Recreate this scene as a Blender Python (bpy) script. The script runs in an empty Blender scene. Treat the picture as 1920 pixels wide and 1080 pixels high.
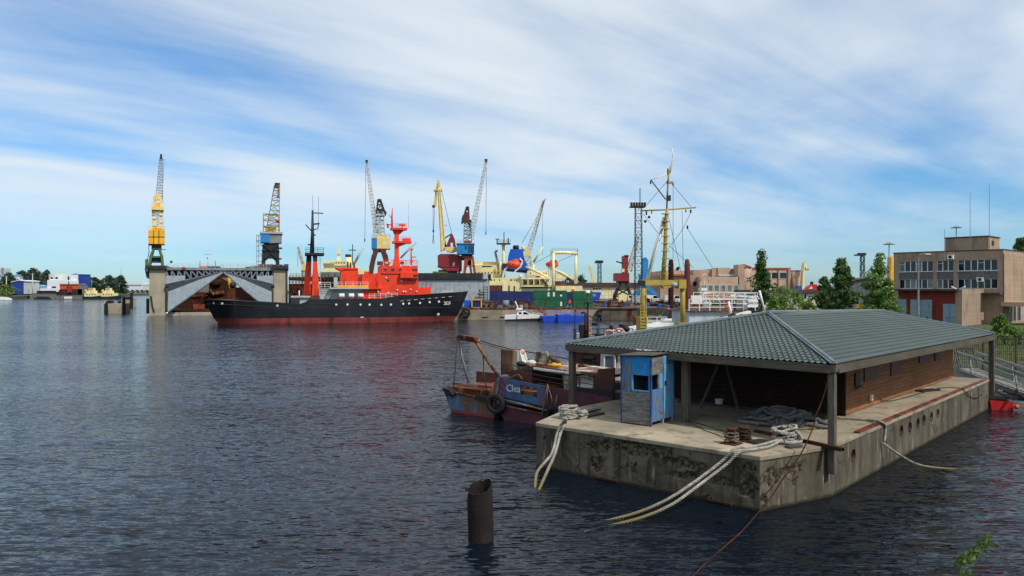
import bpy, math, random
from mathutils import Vector as V, Matrix
R = math.radians
random.seed(7)
scene = bpy.context.scene
col = scene.collection
# ------------------------------------------------------------------ camera
F, HOR, H = 1440.0, 543.0, 6.0          # focal length in photo pixels, horizon row, eye height over the water
cam = bpy.data.objects.new('camera', bpy.data.cameras.new('camera'))
col.objects.link(cam)
cam.location = (0, 0, H); cam.rotation_euler = (R(90), 0, 0)
cam.data.sensor_width = 36; cam.data.lens = 36 * F / 1920
cam.data.shift_y = (HOR - 540) / 1920
cam.data.clip_start = .1; cam.data.clip_end = 20000
scene.camera = cam
scene.render.resolution_x = 1024; scene.render.resolution_y = 576
# ------------------------------------------------------------------ sky and sun
SUN_AZ, SUN_EL = math.atan2(.72, -.69), R(47)
world = bpy.data.worlds.new('World'); scene.world = world; world.use_nodes = True
wn, wl = world.node_tree.nodes, world.node_tree.links
wn.clear()
def wnode(t, **k):
    n = wn.new(t)
    for a, b in k.items():
        if a in n.inputs.keys(): n.inputs[a].default_value = b
        else: setattr(n, a, b)
    return n
def wmath(op, a, b=None, clamp=False):
    n = wn.new('ShaderNodeMath'); n.operation = op; n.use_clamp = clamp
    for i, x in enumerate((a, b)):
        if x is None: continue
        if isinstance(x, (int, float)): n.inputs[i].default_value = x
        else: wl.new(x, n.inputs[i])
    return n.outputs[0]
sky = wnode('ShaderNodeTexSky', sky_type='NISHITA', sun_disc=False, sun_elevation=SUN_EL, sun_rotation=SUN_AZ,
            altitude=0, air_density=1.0, dust_density=.35, ozone_density=1.2)
tc = wnode('ShaderNodeTexCoord')
sep = wn.new('ShaderNodeSeparateXYZ'); wl.new(tc.outputs['Generated'], sep.inputs[0])
zc = wmath('ADD', wmath('MAXIMUM', sep.outputs[2], 0.0), .09)
comb = wn.new('ShaderNodeCombineXYZ')
wl.new(wmath('DIVIDE', sep.outputs[0], zc), comb.inputs[0]); wl.new(wmath('DIVIDE', sep.outputs[1], zc), comb.inputs[1])
def cloud(rot, sx, sy, off, scale, detail, rough, dist):
    mp = wn.new('ShaderNodeMapping'); mp.vector_type = 'TEXTURE'
    mp.inputs['Rotation'].default_value = (0, 0, rot); mp.inputs['Scale'].default_value = (sx, sy, 1); mp.inputs['Location'].default_value = (off, off * .7, 0)
    wl.new(comb.outputs[0], mp.inputs[0])
    n = wnode('ShaderNodeTexNoise', Scale=scale, Detail=detail, Roughness=rough, Distortion=dist)
    wl.new(mp.outputs[0], n.inputs['Vector'])
    return n.outputs[0]
ROT = R(90 - 46)
OFA, OFB = 8.4, 4.1
broad = cloud(ROT, 3.0, 1.25, OFA, .62, 4, .5, .3)
fine = cloud(ROT - R(4), 3.6, .7, 1.3, 1.1, 8, .56, .6)
mid = cloud(ROT + R(9), 2.6, 1.4, OFB, 1.1, 7, .58, .4)
dens = wmath('ADD', wmath('MULTIPLY', broad, .62), wmath('ADD', wmath('MULTIPLY', fine, .17), wmath('MULTIPLY', mid, .24)))
mr = wn.new('ShaderNodeMapRange'); mr.interpolation_type = 'SMOOTHSTEP'
mr.inputs['From Min'].default_value = .375; mr.inputs['From Max'].default_value = .59
wl.new(dens, mr.inputs[0])
fade = wn.new('ShaderNodeMapRange'); fade.interpolation_type = 'SMOOTHSTEP'
fade.inputs['From Min'].default_value = .0; fade.inputs['From Max'].default_value = .16
fade.inputs['To Min'].default_value = .12; fade.inputs['To Max'].default_value = .95
wl.new(sep.outputs[2], fade.inputs[0])
fac = wmath('MULTIPLY', mr.outputs[0], fade.outputs[0], True)
tint = wn.new('ShaderNodeMix'); tint.data_type = 'RGBA'; tint.blend_type = 'MULTIPLY'; tint.inputs['Factor'].default_value = 1
wl.new(sky.outputs[0], tint.inputs['A']); 
tel = wn.new('ShaderNodeMapRange'); tel.inputs['From Min'].default_value = .02; tel.inputs['From Max'].default_value = .22; wl.new(sep.outputs[2], tel.inputs[0])
tm = wn.new('ShaderNodeMix'); tm.data_type = 'RGBA'; wl.new(tel.outputs[0], tm.inputs['Factor'])
tm.inputs['A'].default_value = (.52, .80, 1.14, 1); tm.inputs['B'].default_value = (.40, .88, 1.26, 1)      # clean northern air: less red, deeper blue
wl.new(tm.outputs['Result'], tint.inputs['B'])
mixc = wn.new('ShaderNodeMix'); mixc.data_type = 'RGBA'
wl.new(fac, mixc.inputs['Factor']); wl.new(tint.outputs['Result'], mixc.inputs['A'])
mixc.inputs['B'].default_value = (7.2, 7.8, 8.2, 1)
bg = wn.new('ShaderNodeBackground'); bg.inputs['Strength'].default_value = .112
wl.new(mixc.outputs['Result'], bg.inputs[0])
wo = wn.new('ShaderNodeOutputWorld'); wl.new(bg.outputs[0], wo.inputs[0])
sl = bpy.data.lights.new('sun', 'SUN'); sl.energy = 3.3; sl.angle = R(.6); sl.color = (1, .94, .85)
so = bpy.data.objects.new('sun', sl); col.objects.link(so)
so.rotation_euler = V((math.sin(SUN_AZ) * math.cos(SUN_EL), math.cos(SUN_AZ) * math.cos(SUN_EL), math.sin(SUN_EL))).to_track_quat('Z', 'Y').to_euler()
so.location = (30, -30, 60)
vs = scene.view_settings
vs.view_transform = 'Standard'; vs.look = 'None'; vs.exposure = 0; vs.gamma = 1; vs.use_curve_mapping = False
scene.cycles.use_denoising = True
scene.cycles.max_bounces = 6; scene.cycles.glossy_bounces = 3; scene.cycles.diffuse_bounces = 3
scene.cycles.caustics_reflective = False; scene.cycles.caustics_refractive = False
# ------------------------------------------------------------------ materials
def C(r, g, b):
    f = lambda c: c / 12.92 if c <= .04045 else ((c + .055) / 1.055) ** 2.4
    return (f(r / 255), f(g / 255), f(b / 255))
MAT = {}
class N:                                    # tiny node-tree helper
    def __init__(s, name):
        s.m = bpy.data.materials.new(name); s.m.use_nodes = True
        s.t = s.m.node_tree; s.n = s.t.nodes; s.l = s.t.links
        s.b = s.n['Principled BSDF']; s.tc = s.n.new('ShaderNodeTexCoord')
    def link(s, a, b): s.l.new(a, b)
    def mapd(s, scale=(1, 1, 1), rot=(0, 0, 0), src='Object'):
        m = s.n.new('ShaderNodeMapping'); m.inputs['Scale'].default_value = scale; m.inputs['Rotation'].default_value = rot
        s.link(s.tc.outputs[src], m.inputs[0]); return m.outputs[0]
    def noise(s, vec, scale, detail=5, rough=.55, dist=0):
        n = s.n.new('ShaderNodeTexNoise'); n.inputs['Scale'].default_value = scale; n.inputs['Detail'].default_value = detail
        n.inputs['Roughness'].default_value = rough; n.inputs['Distortion'].default_value = dist
        s.link(vec, n.inputs['Vector']); return n.outputs[0]
    def rng(s, x, a, b, c=0, d=1, smooth=True):
        n = s.n.new('ShaderNodeMapRange'); n.interpolation_type = 'SMOOTHSTEP' if smooth else 'LINEAR'
        for i, v in zip(('From Min', 'From Max', 'To Min', 'To Max'), (a, b, c, d)): n.inputs[i].default_value = v
        s.link(x, n.inputs[0]); return n.outputs[0]
    def mix(s, f, a, b, blend='MIX'):
        n = s.n.new('ShaderNodeMix'); n.data_type = 'RGBA'; n.blend_type = blend
        for k, x in (('Factor', f), ('A', a), ('B', b)):
            if isinstance(x, (int, float)): n.inputs[k].default_value = x
            elif isinstance(x, tuple): n.inputs[k].default_value = (*x[:3], 1)
            else: s.link(x, n.inputs[k])
        return n.outputs['Result']
    def math(s, op, a, b=None):
        n = s.n.new('ShaderNodeMath'); n.operation = op
        for i, x in enumerate((a, b)):
            if x is None: continue
            if isinstance(x, (int, float)): n.inputs[i].default_value = x
            else: s.link(x, n.inputs[i])
        return n.outputs[0]
    def bump(s, h, strength, dist=.02):
        n = s.n.new('ShaderNodeBump'); n.inputs['Strength'].default_value = strength; n.inputs['Distance'].default_value = dist
        s.link(h, n.inputs['Height']); s.link(n.outputs[0], s.b.inputs['Normal']); return n
    def out(s, c, rough=.6, metal=0, spec=.5):
        if isinstance(c, tuple): s.b.inputs['Base Color'].default_value = (*c, 1)
        else: s.link(c, s.b.inputs['Base Color'])
        if isinstance(rough, (int, float)): s.b.inputs['Roughness'].default_value = rough
        else: s.link(rough, s.b.inputs['Roughness'])
        s.b.inputs['Metallic'].default_value = metal; s.b.inputs['Specular IOR Level'].default_value = spec
        return s.m
def sc3(c, k): return tuple(min(1, x * k) for x in c)
def paint(key, rgb, rough=.55, var=.3, vs=.9, rust=0., rs=.7, bump=.25, spec=.4, rustc=(92, 50, 30), streak=3.5):
    """weathered paint: uneven tone, vertical dirt runs, rust patches"""
    k = N(key); c = C(*rgb)
    o = k.mapd(); st = k.mapd((1, 1, 1 / streak))
    a = k.rng(k.noise(o, vs, 6), .3, .7)
    base = k.mix(a, sc3(c, 1 - var), sc3(c, 1 + var * .3))
    run = k.rng(k.noise(st, vs * 4.5, 4), .52, .78, 0, .45)
    base = k.mix(run, base, sc3(c, .45))
    if rust:
        r = k.rng(k.noise(st, rs, 8, .65, .4), .66 - rust * .42, .74 - rust * .36)
        rc = k.mix(k.rng(k.noise(o, rs * 5, 4), .3, .7), C(*rustc), sc3(C(*rustc), .45))
        base = k.mix(r, base, rc)
    if bump: k.bump(k.noise(o, vs * 9, 4), bump, .02)
    MAT[key] = k.out(base, rough, 0, spec)
def wood(key, rgb, dark=.4, scale=1., axis=(1, 9, 9), rough=.8, var=.5):
    k = N(key); c = C(*rgb)
    g = k.noise(k.mapd(tuple(a * scale for a in axis)), 1.6, 8, .62, .6)
    b = k.mix(k.rng(g, .3, .72), sc3(c, dark), c)
    b = k.mix(k.rng(k.noise(k.mapd(), .7 * scale, 5), .35, .7, 0, var), b, sc3(c, .4))
    k.bump(g, .5, .01); MAT[key] = k.out(b, rough, 0, .25)
# ------------------------------------------------------------------ mesh builder
class M:
    def __init__(s): s.v = []; s.f = []
    def add(s, vs, fs):
        b = len(s.v); s.v += [tuple(x) for x in vs]; s.f += [tuple(i + b for i in f) for f in fs]; return s
    def box(s, x0, x1, y0, y1, z0, z1):
        return s.add([(x, y, z) for z in (z0, z1) for y in (y0, y1) for x in (x0, x1)],
                     [(0, 2, 3, 1), (4, 5, 7, 6), (0, 1, 5, 4), (2, 6, 7, 3), (0, 4, 6, 2), (1, 3, 7, 5)])
    def bar(s, a, b, w, h=None, up=None):
        a, b = V(a), V(b); h = h or w; d = b - a
        if d.length < 1e-6: return s
        d.normalize(); u = V(up or (0, 0, 1))
        if abs(d.dot(u)) > .97: u = V((0, 1, 0))
        x = d.cross(u).normalized() * w / 2; z = x.cross(d).normalized() * h / 2
        return s.add([p + i * x + j * z for p in (a, b) for i, j in ((-1, -1), (1, -1), (1, 1), (-1, 1))],
                     [(0, 1, 2, 3), (7, 6, 5, 4), (0, 4, 5, 1), (1, 5, 6, 2), (2, 6, 7, 3), (3, 7, 4, 0)])
    def tube(s, pts, r, n=6, closed=False, caps=True):
        pts = [V(p) for p in pts]; rs = r if isinstance(r, (list, tuple)) else [r] * len(pts)
        b = len(s.v); L = len(pts); prev = None
        for i, p in enumerate(pts):
            d = (pts[(i + 1) % L] - pts[i - 1]) if closed else (pts[min(i + 1, L - 1)] - pts[max(i - 1, 0)])
            if d.length < 1e-9: d = V((0, 0, 1))
            d.normalize()
            if prev is None:
                u = V((0, 0, 1)) if abs(d.z) < .9 else V((1, 0, 0))
            else: u = prev
            x = (u - d * u.dot(d))
            if x.length < 1e-6: x = d.orthogonal()
            x.normalize(); prev = x; y = d.cross(x)
            for k in range(n):
                t = 2 * math.pi * k / n
                s.v.append(tuple(p + (x * math.cos(t) + y * math.sin(t)) * rs[i]))
        for i in range(L if closed else L - 1):
            j = (i + 1) % L
            for k in range(n):
                q = (k + 1) % n
                s.f.append((b + i * n + k, b + i * n + q, b + j * n + q, b + j * n + k))
        if caps and not closed:
            s.f.append(tuple(b + k for k in reversed(range(n)))); s.f.append(tuple(b + (L - 1) * n + k for k in range(n)))
        return s
    def rod(s, a, b, r, n=6, r2=None): return s.tube([a, b], [r, r2 if r2 is not None else r], n)
    def prism(s, poly, vec):
        poly = [V(p) for p in poly]; n = len(poly); vec = V(vec)
        return s.add(poly + [p + vec for p in poly], [tuple(reversed(range(n))), tuple(range(n, 2 * n))] +
                     [(i, (i + 1) % n, n + (i + 1) % n, n + i) for i in range(n)])
    def lathe(s, c, prof, n=12, axis='z'):
        b = len(s.v); c = V(c)
        for r, z in prof:
            for k in range(n):
                t = 2 * math.pi * k / n; p = (r * math.cos(t), r * math.sin(t), z)
                if axis == 'y': p = (p[0], p[2], p[1])
                if axis == 'x': p = (p[2], p[0], p[1])
                s.v.append(tuple(c + V(p)))
        for i in range(len(prof) - 1):
            for k in range(n):
                q = (k + 1) % n; s.f.append((b + i * n + k, b + i * n + q, b + (i + 1) * n + q, b + (i + 1) * n + k))
        s.f.append(tuple(b + k for k in reversed(range(n)))); s.f.append(tuple(b + (len(prof) - 1) * n + k for k in range(n)))
        return s
    def ball(s, c, r, n=10, sq=(1, 1, 1)):
        m = M().lathe((0, 0, 0), [(max(.001, r * math.cos(t)), r * math.sin(t)) for t in [math.pi * (i / 6 - .5) for i in range(7)]], n)
        return s.add([(c[0] + x * sq[0], c[1] + y * sq[1], c[2] + z * sq[2]) for x, y, z in m.v], m.f)
    def lattice(s, a, b, wa, wb, n, r, da=None, db=None, side=None):
        """four-chord braced boom from a to b, wa x da at the foot and wb x db at the head"""
        a, b = V(a), V(b); d = (b - a).normalized(); da = da or wa; db = db or wb
        sx = V(side or (1, 0, 0)); sx = (sx - d * sx.dot(d)).normalized(); sy = d.cross(sx)
        cor = lambda t, i, j: a.lerp(b, t) + sx * i * (wa + (wb - wa) * t) / 2 + sy * j * (da + (db - da) * t) / 2
        ij = ((-1, -1), (1, -1), (1, 1), (-1, 1))
        for i, j in ij: s.bar(cor(0, i, j), cor(1, i, j), r * 2)
        for k in range(n):
            t0, t1 = k / n, (k + 1) / n
            for q in range(4):
                p0, p1 = ij[q], ij[(q + 1) % 4]
                if (k + q) % 2: p0, p1 = p1, p0
                s.bar(cor(t0, *p0), cor(t1, *p1), r * 1.3)
                s.bar(cor(t1, *p0), cor(t1, *p1), r * 1.2)
        return s
    def grid(s, nx, ny, fn):
        b = len(s.v); s.v += [tuple(fn(i / nx, j / ny)) for j in range(ny + 1) for i in range(nx + 1)]
        w = nx + 1
        s.f += [(b + j * w + i, b + j * w + i + 1, b + (j + 1) * w + i + 1, b + (j + 1) * w + i) for j in range(ny) for i in range(nx)]
        return s
    def mesh(s, name, mat, smooth=False):
        me = bpy.data.meshes.new(name); me.from_pydata(s.v, [], s.f); me.update()
        if mat: me.materials.append(MAT[mat])
        if smooth: me.polygons.foreach_set('use_smooth', [True] * len(me.polygons))
        return me
def obj(name, me, parent=None):
    o = bpy.data.objects.new(name, me); col.objects.link(o)
    if parent is not None: o.parent = parent
    return o
def tag(o, label=None, cat=None, group=None, kind=None):
    if label: o['label'] = label
    if cat: o['category'] = cat
    if group: o['group'] = group
    if kind: o['kind'] = kind
    return o
def bevel(o, w=.01, seg=1):
    b = o.modifiers.new('bevel', 'BEVEL'); b.width = w; b.segments = seg; b.limit_method = 'ANGLE'; return o
def P(px, py, Y): return V(((px - 960) / F * Y, Y, H - (py - HOR) / F * Y))
def gY(py, z=0): return F * (H - z) / (py - HOR)          # distance of a point at height z seen on photo row py
class T:
    """a thing: an Empty at its base with a local frame (x along the thing, y away, z up)"""
    def __init__(s, name, label, cat, org, ang=0, group=None, kind=None):
        s.O = V(org); s.ang = ang; s.o = bpy.data.objects.new(name, None); col.objects.link(s.o)
        s.o.location = s.O; s.o.rotation_euler = (0, 0, ang); s.o.empty_display_size = .2
        tag(s.o, label, cat, group, kind); s.last = {}
        s.ax = V((math.cos(ang), math.sin(ang), 0)); s.ay = V((-math.sin(ang), math.cos(ang), 0))
    def at(s, px, py, off=0):
        d = V(((px - 960) / F, 1, -(py - HOR) / F)); c = V((0, 0, H))
        t = ((s.O - c).dot(s.ay) + off) / d.dot(s.ay); p = c + d * t - s.O
        return V((p.dot(s.ax), p.dot(s.ay), p.z))
    def to(s, p):
        p = V(p) - s.O; return V((p.dot(s.ax), p.dot(s.ay), p.z))
    def part(s, name, m, mat, parent=None, smooth=False, label=None):
        if '>' in name:
            a, name = name.split('>'); parent = s.last[a]
        o = obj(name, m.mesh(name, mat, smooth) if isinstance(m, M) else m, parent or s.o)
        s.last[name] = o
        if label: o['label'] = label
        return o
    def pbox(s, m, x0, x1, y0, y1, o0, o1):
        a, b = s.at(x0, y1, o0), s.at(x1, y0, o0)
        return m.box(a.x, b.x, o0, o1, a.z, b.z)
    def mpp(s, off=0): return (s.at(961, 500, off) - s.at(960, 500, off)).x
    def spec(s, rows):
        for r in rows:
            k, name, mat = r[:3]; a = r[3:]; m = M(); sm = False
            if k == 'B': s.pbox(m, *a)
            elif k == 'L':                    # lattice ax ay bx by wa wb n r off [depth a, depth b]
                mp = s.mpp(a[8]); m.lattice(s.at(a[0], a[1], a[8]), s.at(a[2], a[3], a[8] if len(a) < 12 else a[11]), a[4] * mp, a[5] * mp, a[6], a[7], *(a[9:11] if len(a) > 9 else ()))
            elif k == 'R': m.tube([s.at(*p) for p in a[0]], a[1], a[2] if len(a) > 2 else 6); sm = True
            elif k == 'S':                    # several straight bars in one braced part
                for seg in a[0]:
                    for p, q in zip(seg, seg[1:]): m.bar(s.at(*p), s.at(*q), a[1])
            elif k == 'K':                    # outline given in photo pixels on plane o0, real thickness up to o1
                m.prism([s.at(p[0], p[1], a[1]) for p in a[0]], (0, a[2] - a[1], 0))
            elif k == 'G':                    # railing: points, height (m), bar r
                pts = [s.at(*p) for p in a[0]]; h = a[1]; r_ = a[2]
                for p, q in zip(pts, pts[1:]):
                    n = max(1, int((q - p).length / (a[3] if len(a) > 3 else 1.5)))
                    for i in range(n + 1):
                        z = p.lerp(q, i / n); m.bar(z, z + V((0, 0, h)), r_ * 2)
                    for hh in (h, h * .66, h * .33): m.bar(p + V((0, 0, hh)), q + V((0, 0, hh)), r_ * 1.7)
            elif k == 'C':                    # upright cylinder: px, y_top, y_bottom, radius px, off
                p, q = s.at(a[0], a[1], a[4]), s.at(a[0], a[2], a[4]); rr = a[3] * s.mpp(a[4])
                m.rod(q, p, rr, a[6] if len(a) > 6 else 12, (a[5] if len(a) > 5 and a[5] else a[3]) * s.mpp(a[4])); sm = True
            elif k == 'D':                    # ball: px py r(px) off
                m.ball(s.at(a[0], a[1], a[3]), a[2] * s.mpp(a[3]), 10, a[4] if len(a) > 4 else (1, 1, 1)); sm = True
            o = s.part(name, m, mat, smooth=False)
            if sm:
                o.data.polygons.foreach_set('use_smooth', [len(p.vertices) == 4 for p in o.data.polygons])
        return s
    def windows(s, name, mat, xs, y0, y1, w, off, d=.08, frame=None, fm=None):
        """each window its own part: recessed pane with a raised frame as sub-part"""
        for x in xs:
            a, b = s.at(x, y1, off), s.at(x + w, y0, off)
            o = s.part(name, M().box(a.x, b.x, off - .03, off + d, a.z, b.z), mat)
            if frame:
                m = M(); f = frame
                for q in ((a.x - f, a.x, a.z - f, b.z + f), (b.x, b.x + f, a.z - f, b.z + f), (a.x, b.x, b.z, b.z + f), (a.x, b.x, a.z - f, a.z)):
                    m.box(q[0], q[1], off - .08, off + d, q[2], q[3])
                obj('frame', m.mesh('frame', fm), o)
def one(name, label, cat, m, mat, org=(0, 0, 0), group=None, kind=None, smooth=False):
    """a thing that is one mesh, built in world metres around org"""
    org = V(org); m.v = [tuple(V(p) - org) for p in m.v]
    o = obj(name, m.mesh(name, mat, smooth)); o.location = org
    return tag(o, label, cat, group, kind)
def text(body, name, mat, parent, mtx, size, depth=.01):
    c = bpy.data.curves.new(name, 'FONT'); c.body = body; c.size = size; c.extrude = depth; c.align_x = 'CENTER'; c.align_y = 'CENTER'
    c.resolution_u = 2
    tmp = bpy.data.objects.new(name, c); col.objects.link(tmp)
    me = bpy.data.meshes.new_from_object(tmp.evaluated_get(bpy.context.evaluated_depsgraph_get()))
    bpy.data.objects.remove(tmp); me.materials.clear(); me.materials.append(MAT[mat])
    o = obj(name, me, parent); o.matrix_local = mtx; return o
FRONT = Matrix.Rotation(R(90), 4, 'X')
# ------------------------------------------------------------------ material library (surface colours; the _shade keys are darker copies with shade painted in)
for key, rgb, kw in (
    ('black_hull', (32, 33, 38), dict(rough=.32, var=.5, vs=.35, rust=.10, rs=.35, spec=.5, rustc=(70, 50, 44), streak=5)), ('red_boot', (134, 60, 56), dict(rust=.3, rs=.4, rough=.6)),
    ('signal_red', (236, 64, 28), dict(var=.22, vs=.5, rough=.5, rust=.07, rs=.5)), ('white', (226, 226, 222), dict(var=.12, rust=.03)),
    ('white_dirty', (214, 212, 204), dict(var=.25, rust=.22, rs=1.2)), ('light_grey', (176, 180, 178), dict(var=.15)),
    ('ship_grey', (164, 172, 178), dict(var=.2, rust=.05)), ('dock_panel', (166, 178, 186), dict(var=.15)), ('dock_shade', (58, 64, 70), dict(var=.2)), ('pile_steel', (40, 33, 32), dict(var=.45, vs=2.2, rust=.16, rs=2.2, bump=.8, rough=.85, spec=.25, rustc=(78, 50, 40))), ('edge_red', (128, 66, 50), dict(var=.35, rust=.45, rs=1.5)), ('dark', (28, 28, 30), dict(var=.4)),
    ('dark_steel', (48, 46, 46), dict(var=.4, rust=.2)), ('black_steel', (34, 36, 40), dict(var=.3)), ('truss_grey', (120, 130, 138), dict(var=.2)),
    ('crane_yellow', (236, 172, 28), dict(var=.15, rust=.08)), ('pale_yellow', (232, 205, 128), dict(var=.15, rust=.08)),
    ('cream', (236, 222, 166), dict(var=.15, rust=.07)), ('boom_white', (190, 186, 172), dict(var=.25, rust=.2)),
    ('boom_grey', (128, 128, 126), dict(var=.25, rust=.2)), ('crane_blue', (36, 128, 190), dict(var=.2, rust=.04)),
    ('deep_blue', (24, 88, 190), dict(var=.15)), ('navy', (24, 42, 98), dict(var=.3, rust=.12)), ('hull_blue', (16, 72, 186), dict(var=.25, rust=.05)),
    ('green_leg', (78, 112, 62), dict(var=.3, rust=.15)), ('green_box', (26, 98, 64), dict(var=.25, rust=.08)),
    ('maroon', (132, 42, 44), dict(var=.25, rust=.1)), ('portal_red', (156, 68, 44), dict(var=.3, rust=.25)),
    ('portal_brown', (96, 48, 42), dict(var=.35, rust=.25)), ('rust', (134, 98, 72), dict(var=.5, vs=1.8, rust=.55, rs=1.6, rough=.9, spec=.15)),
    ('rust_dark', (62, 38, 30), dict(var=.5, rust=.4, rough=.9, spec=.15)), ('orange', (235, 84, 30), dict(var=.15)),
    ('dock_concrete', (168, 158, 138), dict(var=.25, vs=.3, rough=.9, spec=.15, rust=.06, rs=.25)),
    ('quay_concrete', (160, 148, 130), dict(var=.35, vs=.4, rough=.9, spec=.15, rust=.1, rs=.3)),
    ('quay_dark', (98, 90, 80), dict(var=.4, vs=.4, rough=.9, spec=.15, rust=.15, rs=.3)),
    ('mast_yellow', (174, 150, 64), dict(var=.25, rust=.22, rs=1.5)), ('pile_red', (110, 44, 40), dict(var=.3, rust=.3)),
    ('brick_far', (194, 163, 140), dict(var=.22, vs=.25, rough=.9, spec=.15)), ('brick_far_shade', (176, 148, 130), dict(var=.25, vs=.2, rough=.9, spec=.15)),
    ('roof_dark', (78, 66, 62), dict(var=.3, rough=.9)), ('roof_orange', (168, 92, 66), dict(var=.3, rough=.9)),
    ('shed_grey', (128, 132, 136), dict(var=.15)), ('metal_grey', (132, 136, 136), dict(var=.3, rust=.1)), ('yellow_box', (232, 186, 40), dict(var=.15)),
    ('sky_blue_wall', (122, 180, 222), dict(var=.12)), ('barge_grey', (122, 120, 112), dict(var=.3, rust=.12)),
    ('plum', (92, 42, 54), dict(var=.35, rust=.12, rs=1.4, vs=1.6)), ('old_blue', (78, 122, 156), dict(var=.4, rust=.55, rs=1.6, vs=1.8, rustc=(122, 88, 54), streak=6)),
    ('bulwark_blue', (62, 98, 138), dict(var=.35, rust=.45, rs=1.0, vs=1.6, rustc=(122, 76, 100), bump=.15)), ('rust_white', (188, 180, 160), dict(var=.3, rust=.58, rs=1.5, rustc=(116, 72, 44))),
    ('brown_plate', (98, 50, 38), dict(var=.4, rust=.2, rs=1.2)), ('rust_red', (150, 66, 50), dict(var=.3, rust=.3)),
    ('rubber', (24, 25, 27), dict(var=.4, rough=.75, vs=3)), ('life_ring', (226, 168, 150), dict(var=.15)), ('pale_green', (112, 158, 128), dict(var=.2)),
    ('bollard_rust', (82, 54, 42), dict(var=.5, rust=.5, rs=4, vs=4, rough=.9, spec=.15)), ('plaster', (206, 200, 186), dict(var=.15)),
    ('panel_wood', (112, 110, 106), dict(var=.3, vs=2.5, rough=.85, spec=.2)), ('window_frame', (220, 222, 222), dict(var=.08)),
    ('door_blue', (128, 150, 166), dict(var=.15, rust=.02)), ('red_brick_dark', (118, 48, 38), dict(var=.3, vs=1.2, rough=.9, spec=.15)),
    ('red_boat', (190, 30, 32), dict(var=.2)), ('pallet', (116, 106, 96), dict(var=.3, rough=.9, spec=.1)), ('fence_brown', (66, 46, 40), dict(var=.3, rust=.2)),
    ('cover_grey', (112, 116, 122), dict(var=.25)), ('bridge_white', (212, 216, 218), dict(var=.06)), ('bucket', (214, 218, 220), dict(var=.05)),
    ('far_navy', (36, 62, 146), dict(var=.1)), ('far_white', (232, 234, 236), dict(var=.05)), ('far_concrete', (188, 190, 188), dict(var=.1, vs=.1)),
): paint(key, rgb, **kw)
def glass(key, rgb, rough=.06):
    k = N(key); MAT[key] = k.out(k.mix(k.rng(k.noise(k.mapd(), .8, 2), .35, .65), sc3(C(*rgb), .55), C(*rgb)), rough, 0, .6)
glass('glass', (30, 36, 42)); glass('glass_pale', (104, 118, 124), .1); glass('glass_curtain', (150, 152, 146), .3); glass('glass_dark', (14, 16, 18))
wood('weathered', (112, 104, 94), .5, 1.2, (9, 9, 1)); wood('beam_wood', (104, 96, 84), .5, 1.2, (1, 9, 9))
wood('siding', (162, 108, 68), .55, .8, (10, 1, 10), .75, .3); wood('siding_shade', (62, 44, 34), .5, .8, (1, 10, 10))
wood('plank', (92, 86, 78), .5, 1., (2, 9, 9)); wood('deck_board', (148, 142, 134), .5, 1., (2, 9, 9))
def chipped(key, rgb, grey, amount, axis=(9, 9, 1)):
    """blue paint flaking off grey plywood"""
    k = N(key); c, g = C(*rgb), C(*grey)
    gr = k.noise(k.mapd(axis), 1.7, 8, .62, 1.1)
    gw = k.mix(k.rng(gr, .38, .62), sc3(g, .45), g)
    pb = k.mix(k.rng(k.noise(k.mapd(), 3, 6), .3, .7), sc3(c, .72), c)
    ch = k.rng(k.noise(k.mapd(tuple(.35 * a + .3 for a in axis)), 3.2, 9, .7, .5), .62 - amount * .3, .66 - amount * .3)
    k.bump(gr, .6, .008); MAT[key] = k.out(k.mix(ch, pb, gw), .7, 0, .3)
chipped('booth_blue', (36, 136, 208), (118, 120, 122), .22); chipped('booth_light', (84, 166, 222), (150, 156, 160), .38)
chipped('booth_worn', (50, 122, 190), (120, 126, 132), .55); chipped('plywood', (90, 92, 94), (126, 124, 122), .9, (1.2, 1.2, 7)); chipped('post_blue', (26, 66, 140), (92, 104, 122), .4)
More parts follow.
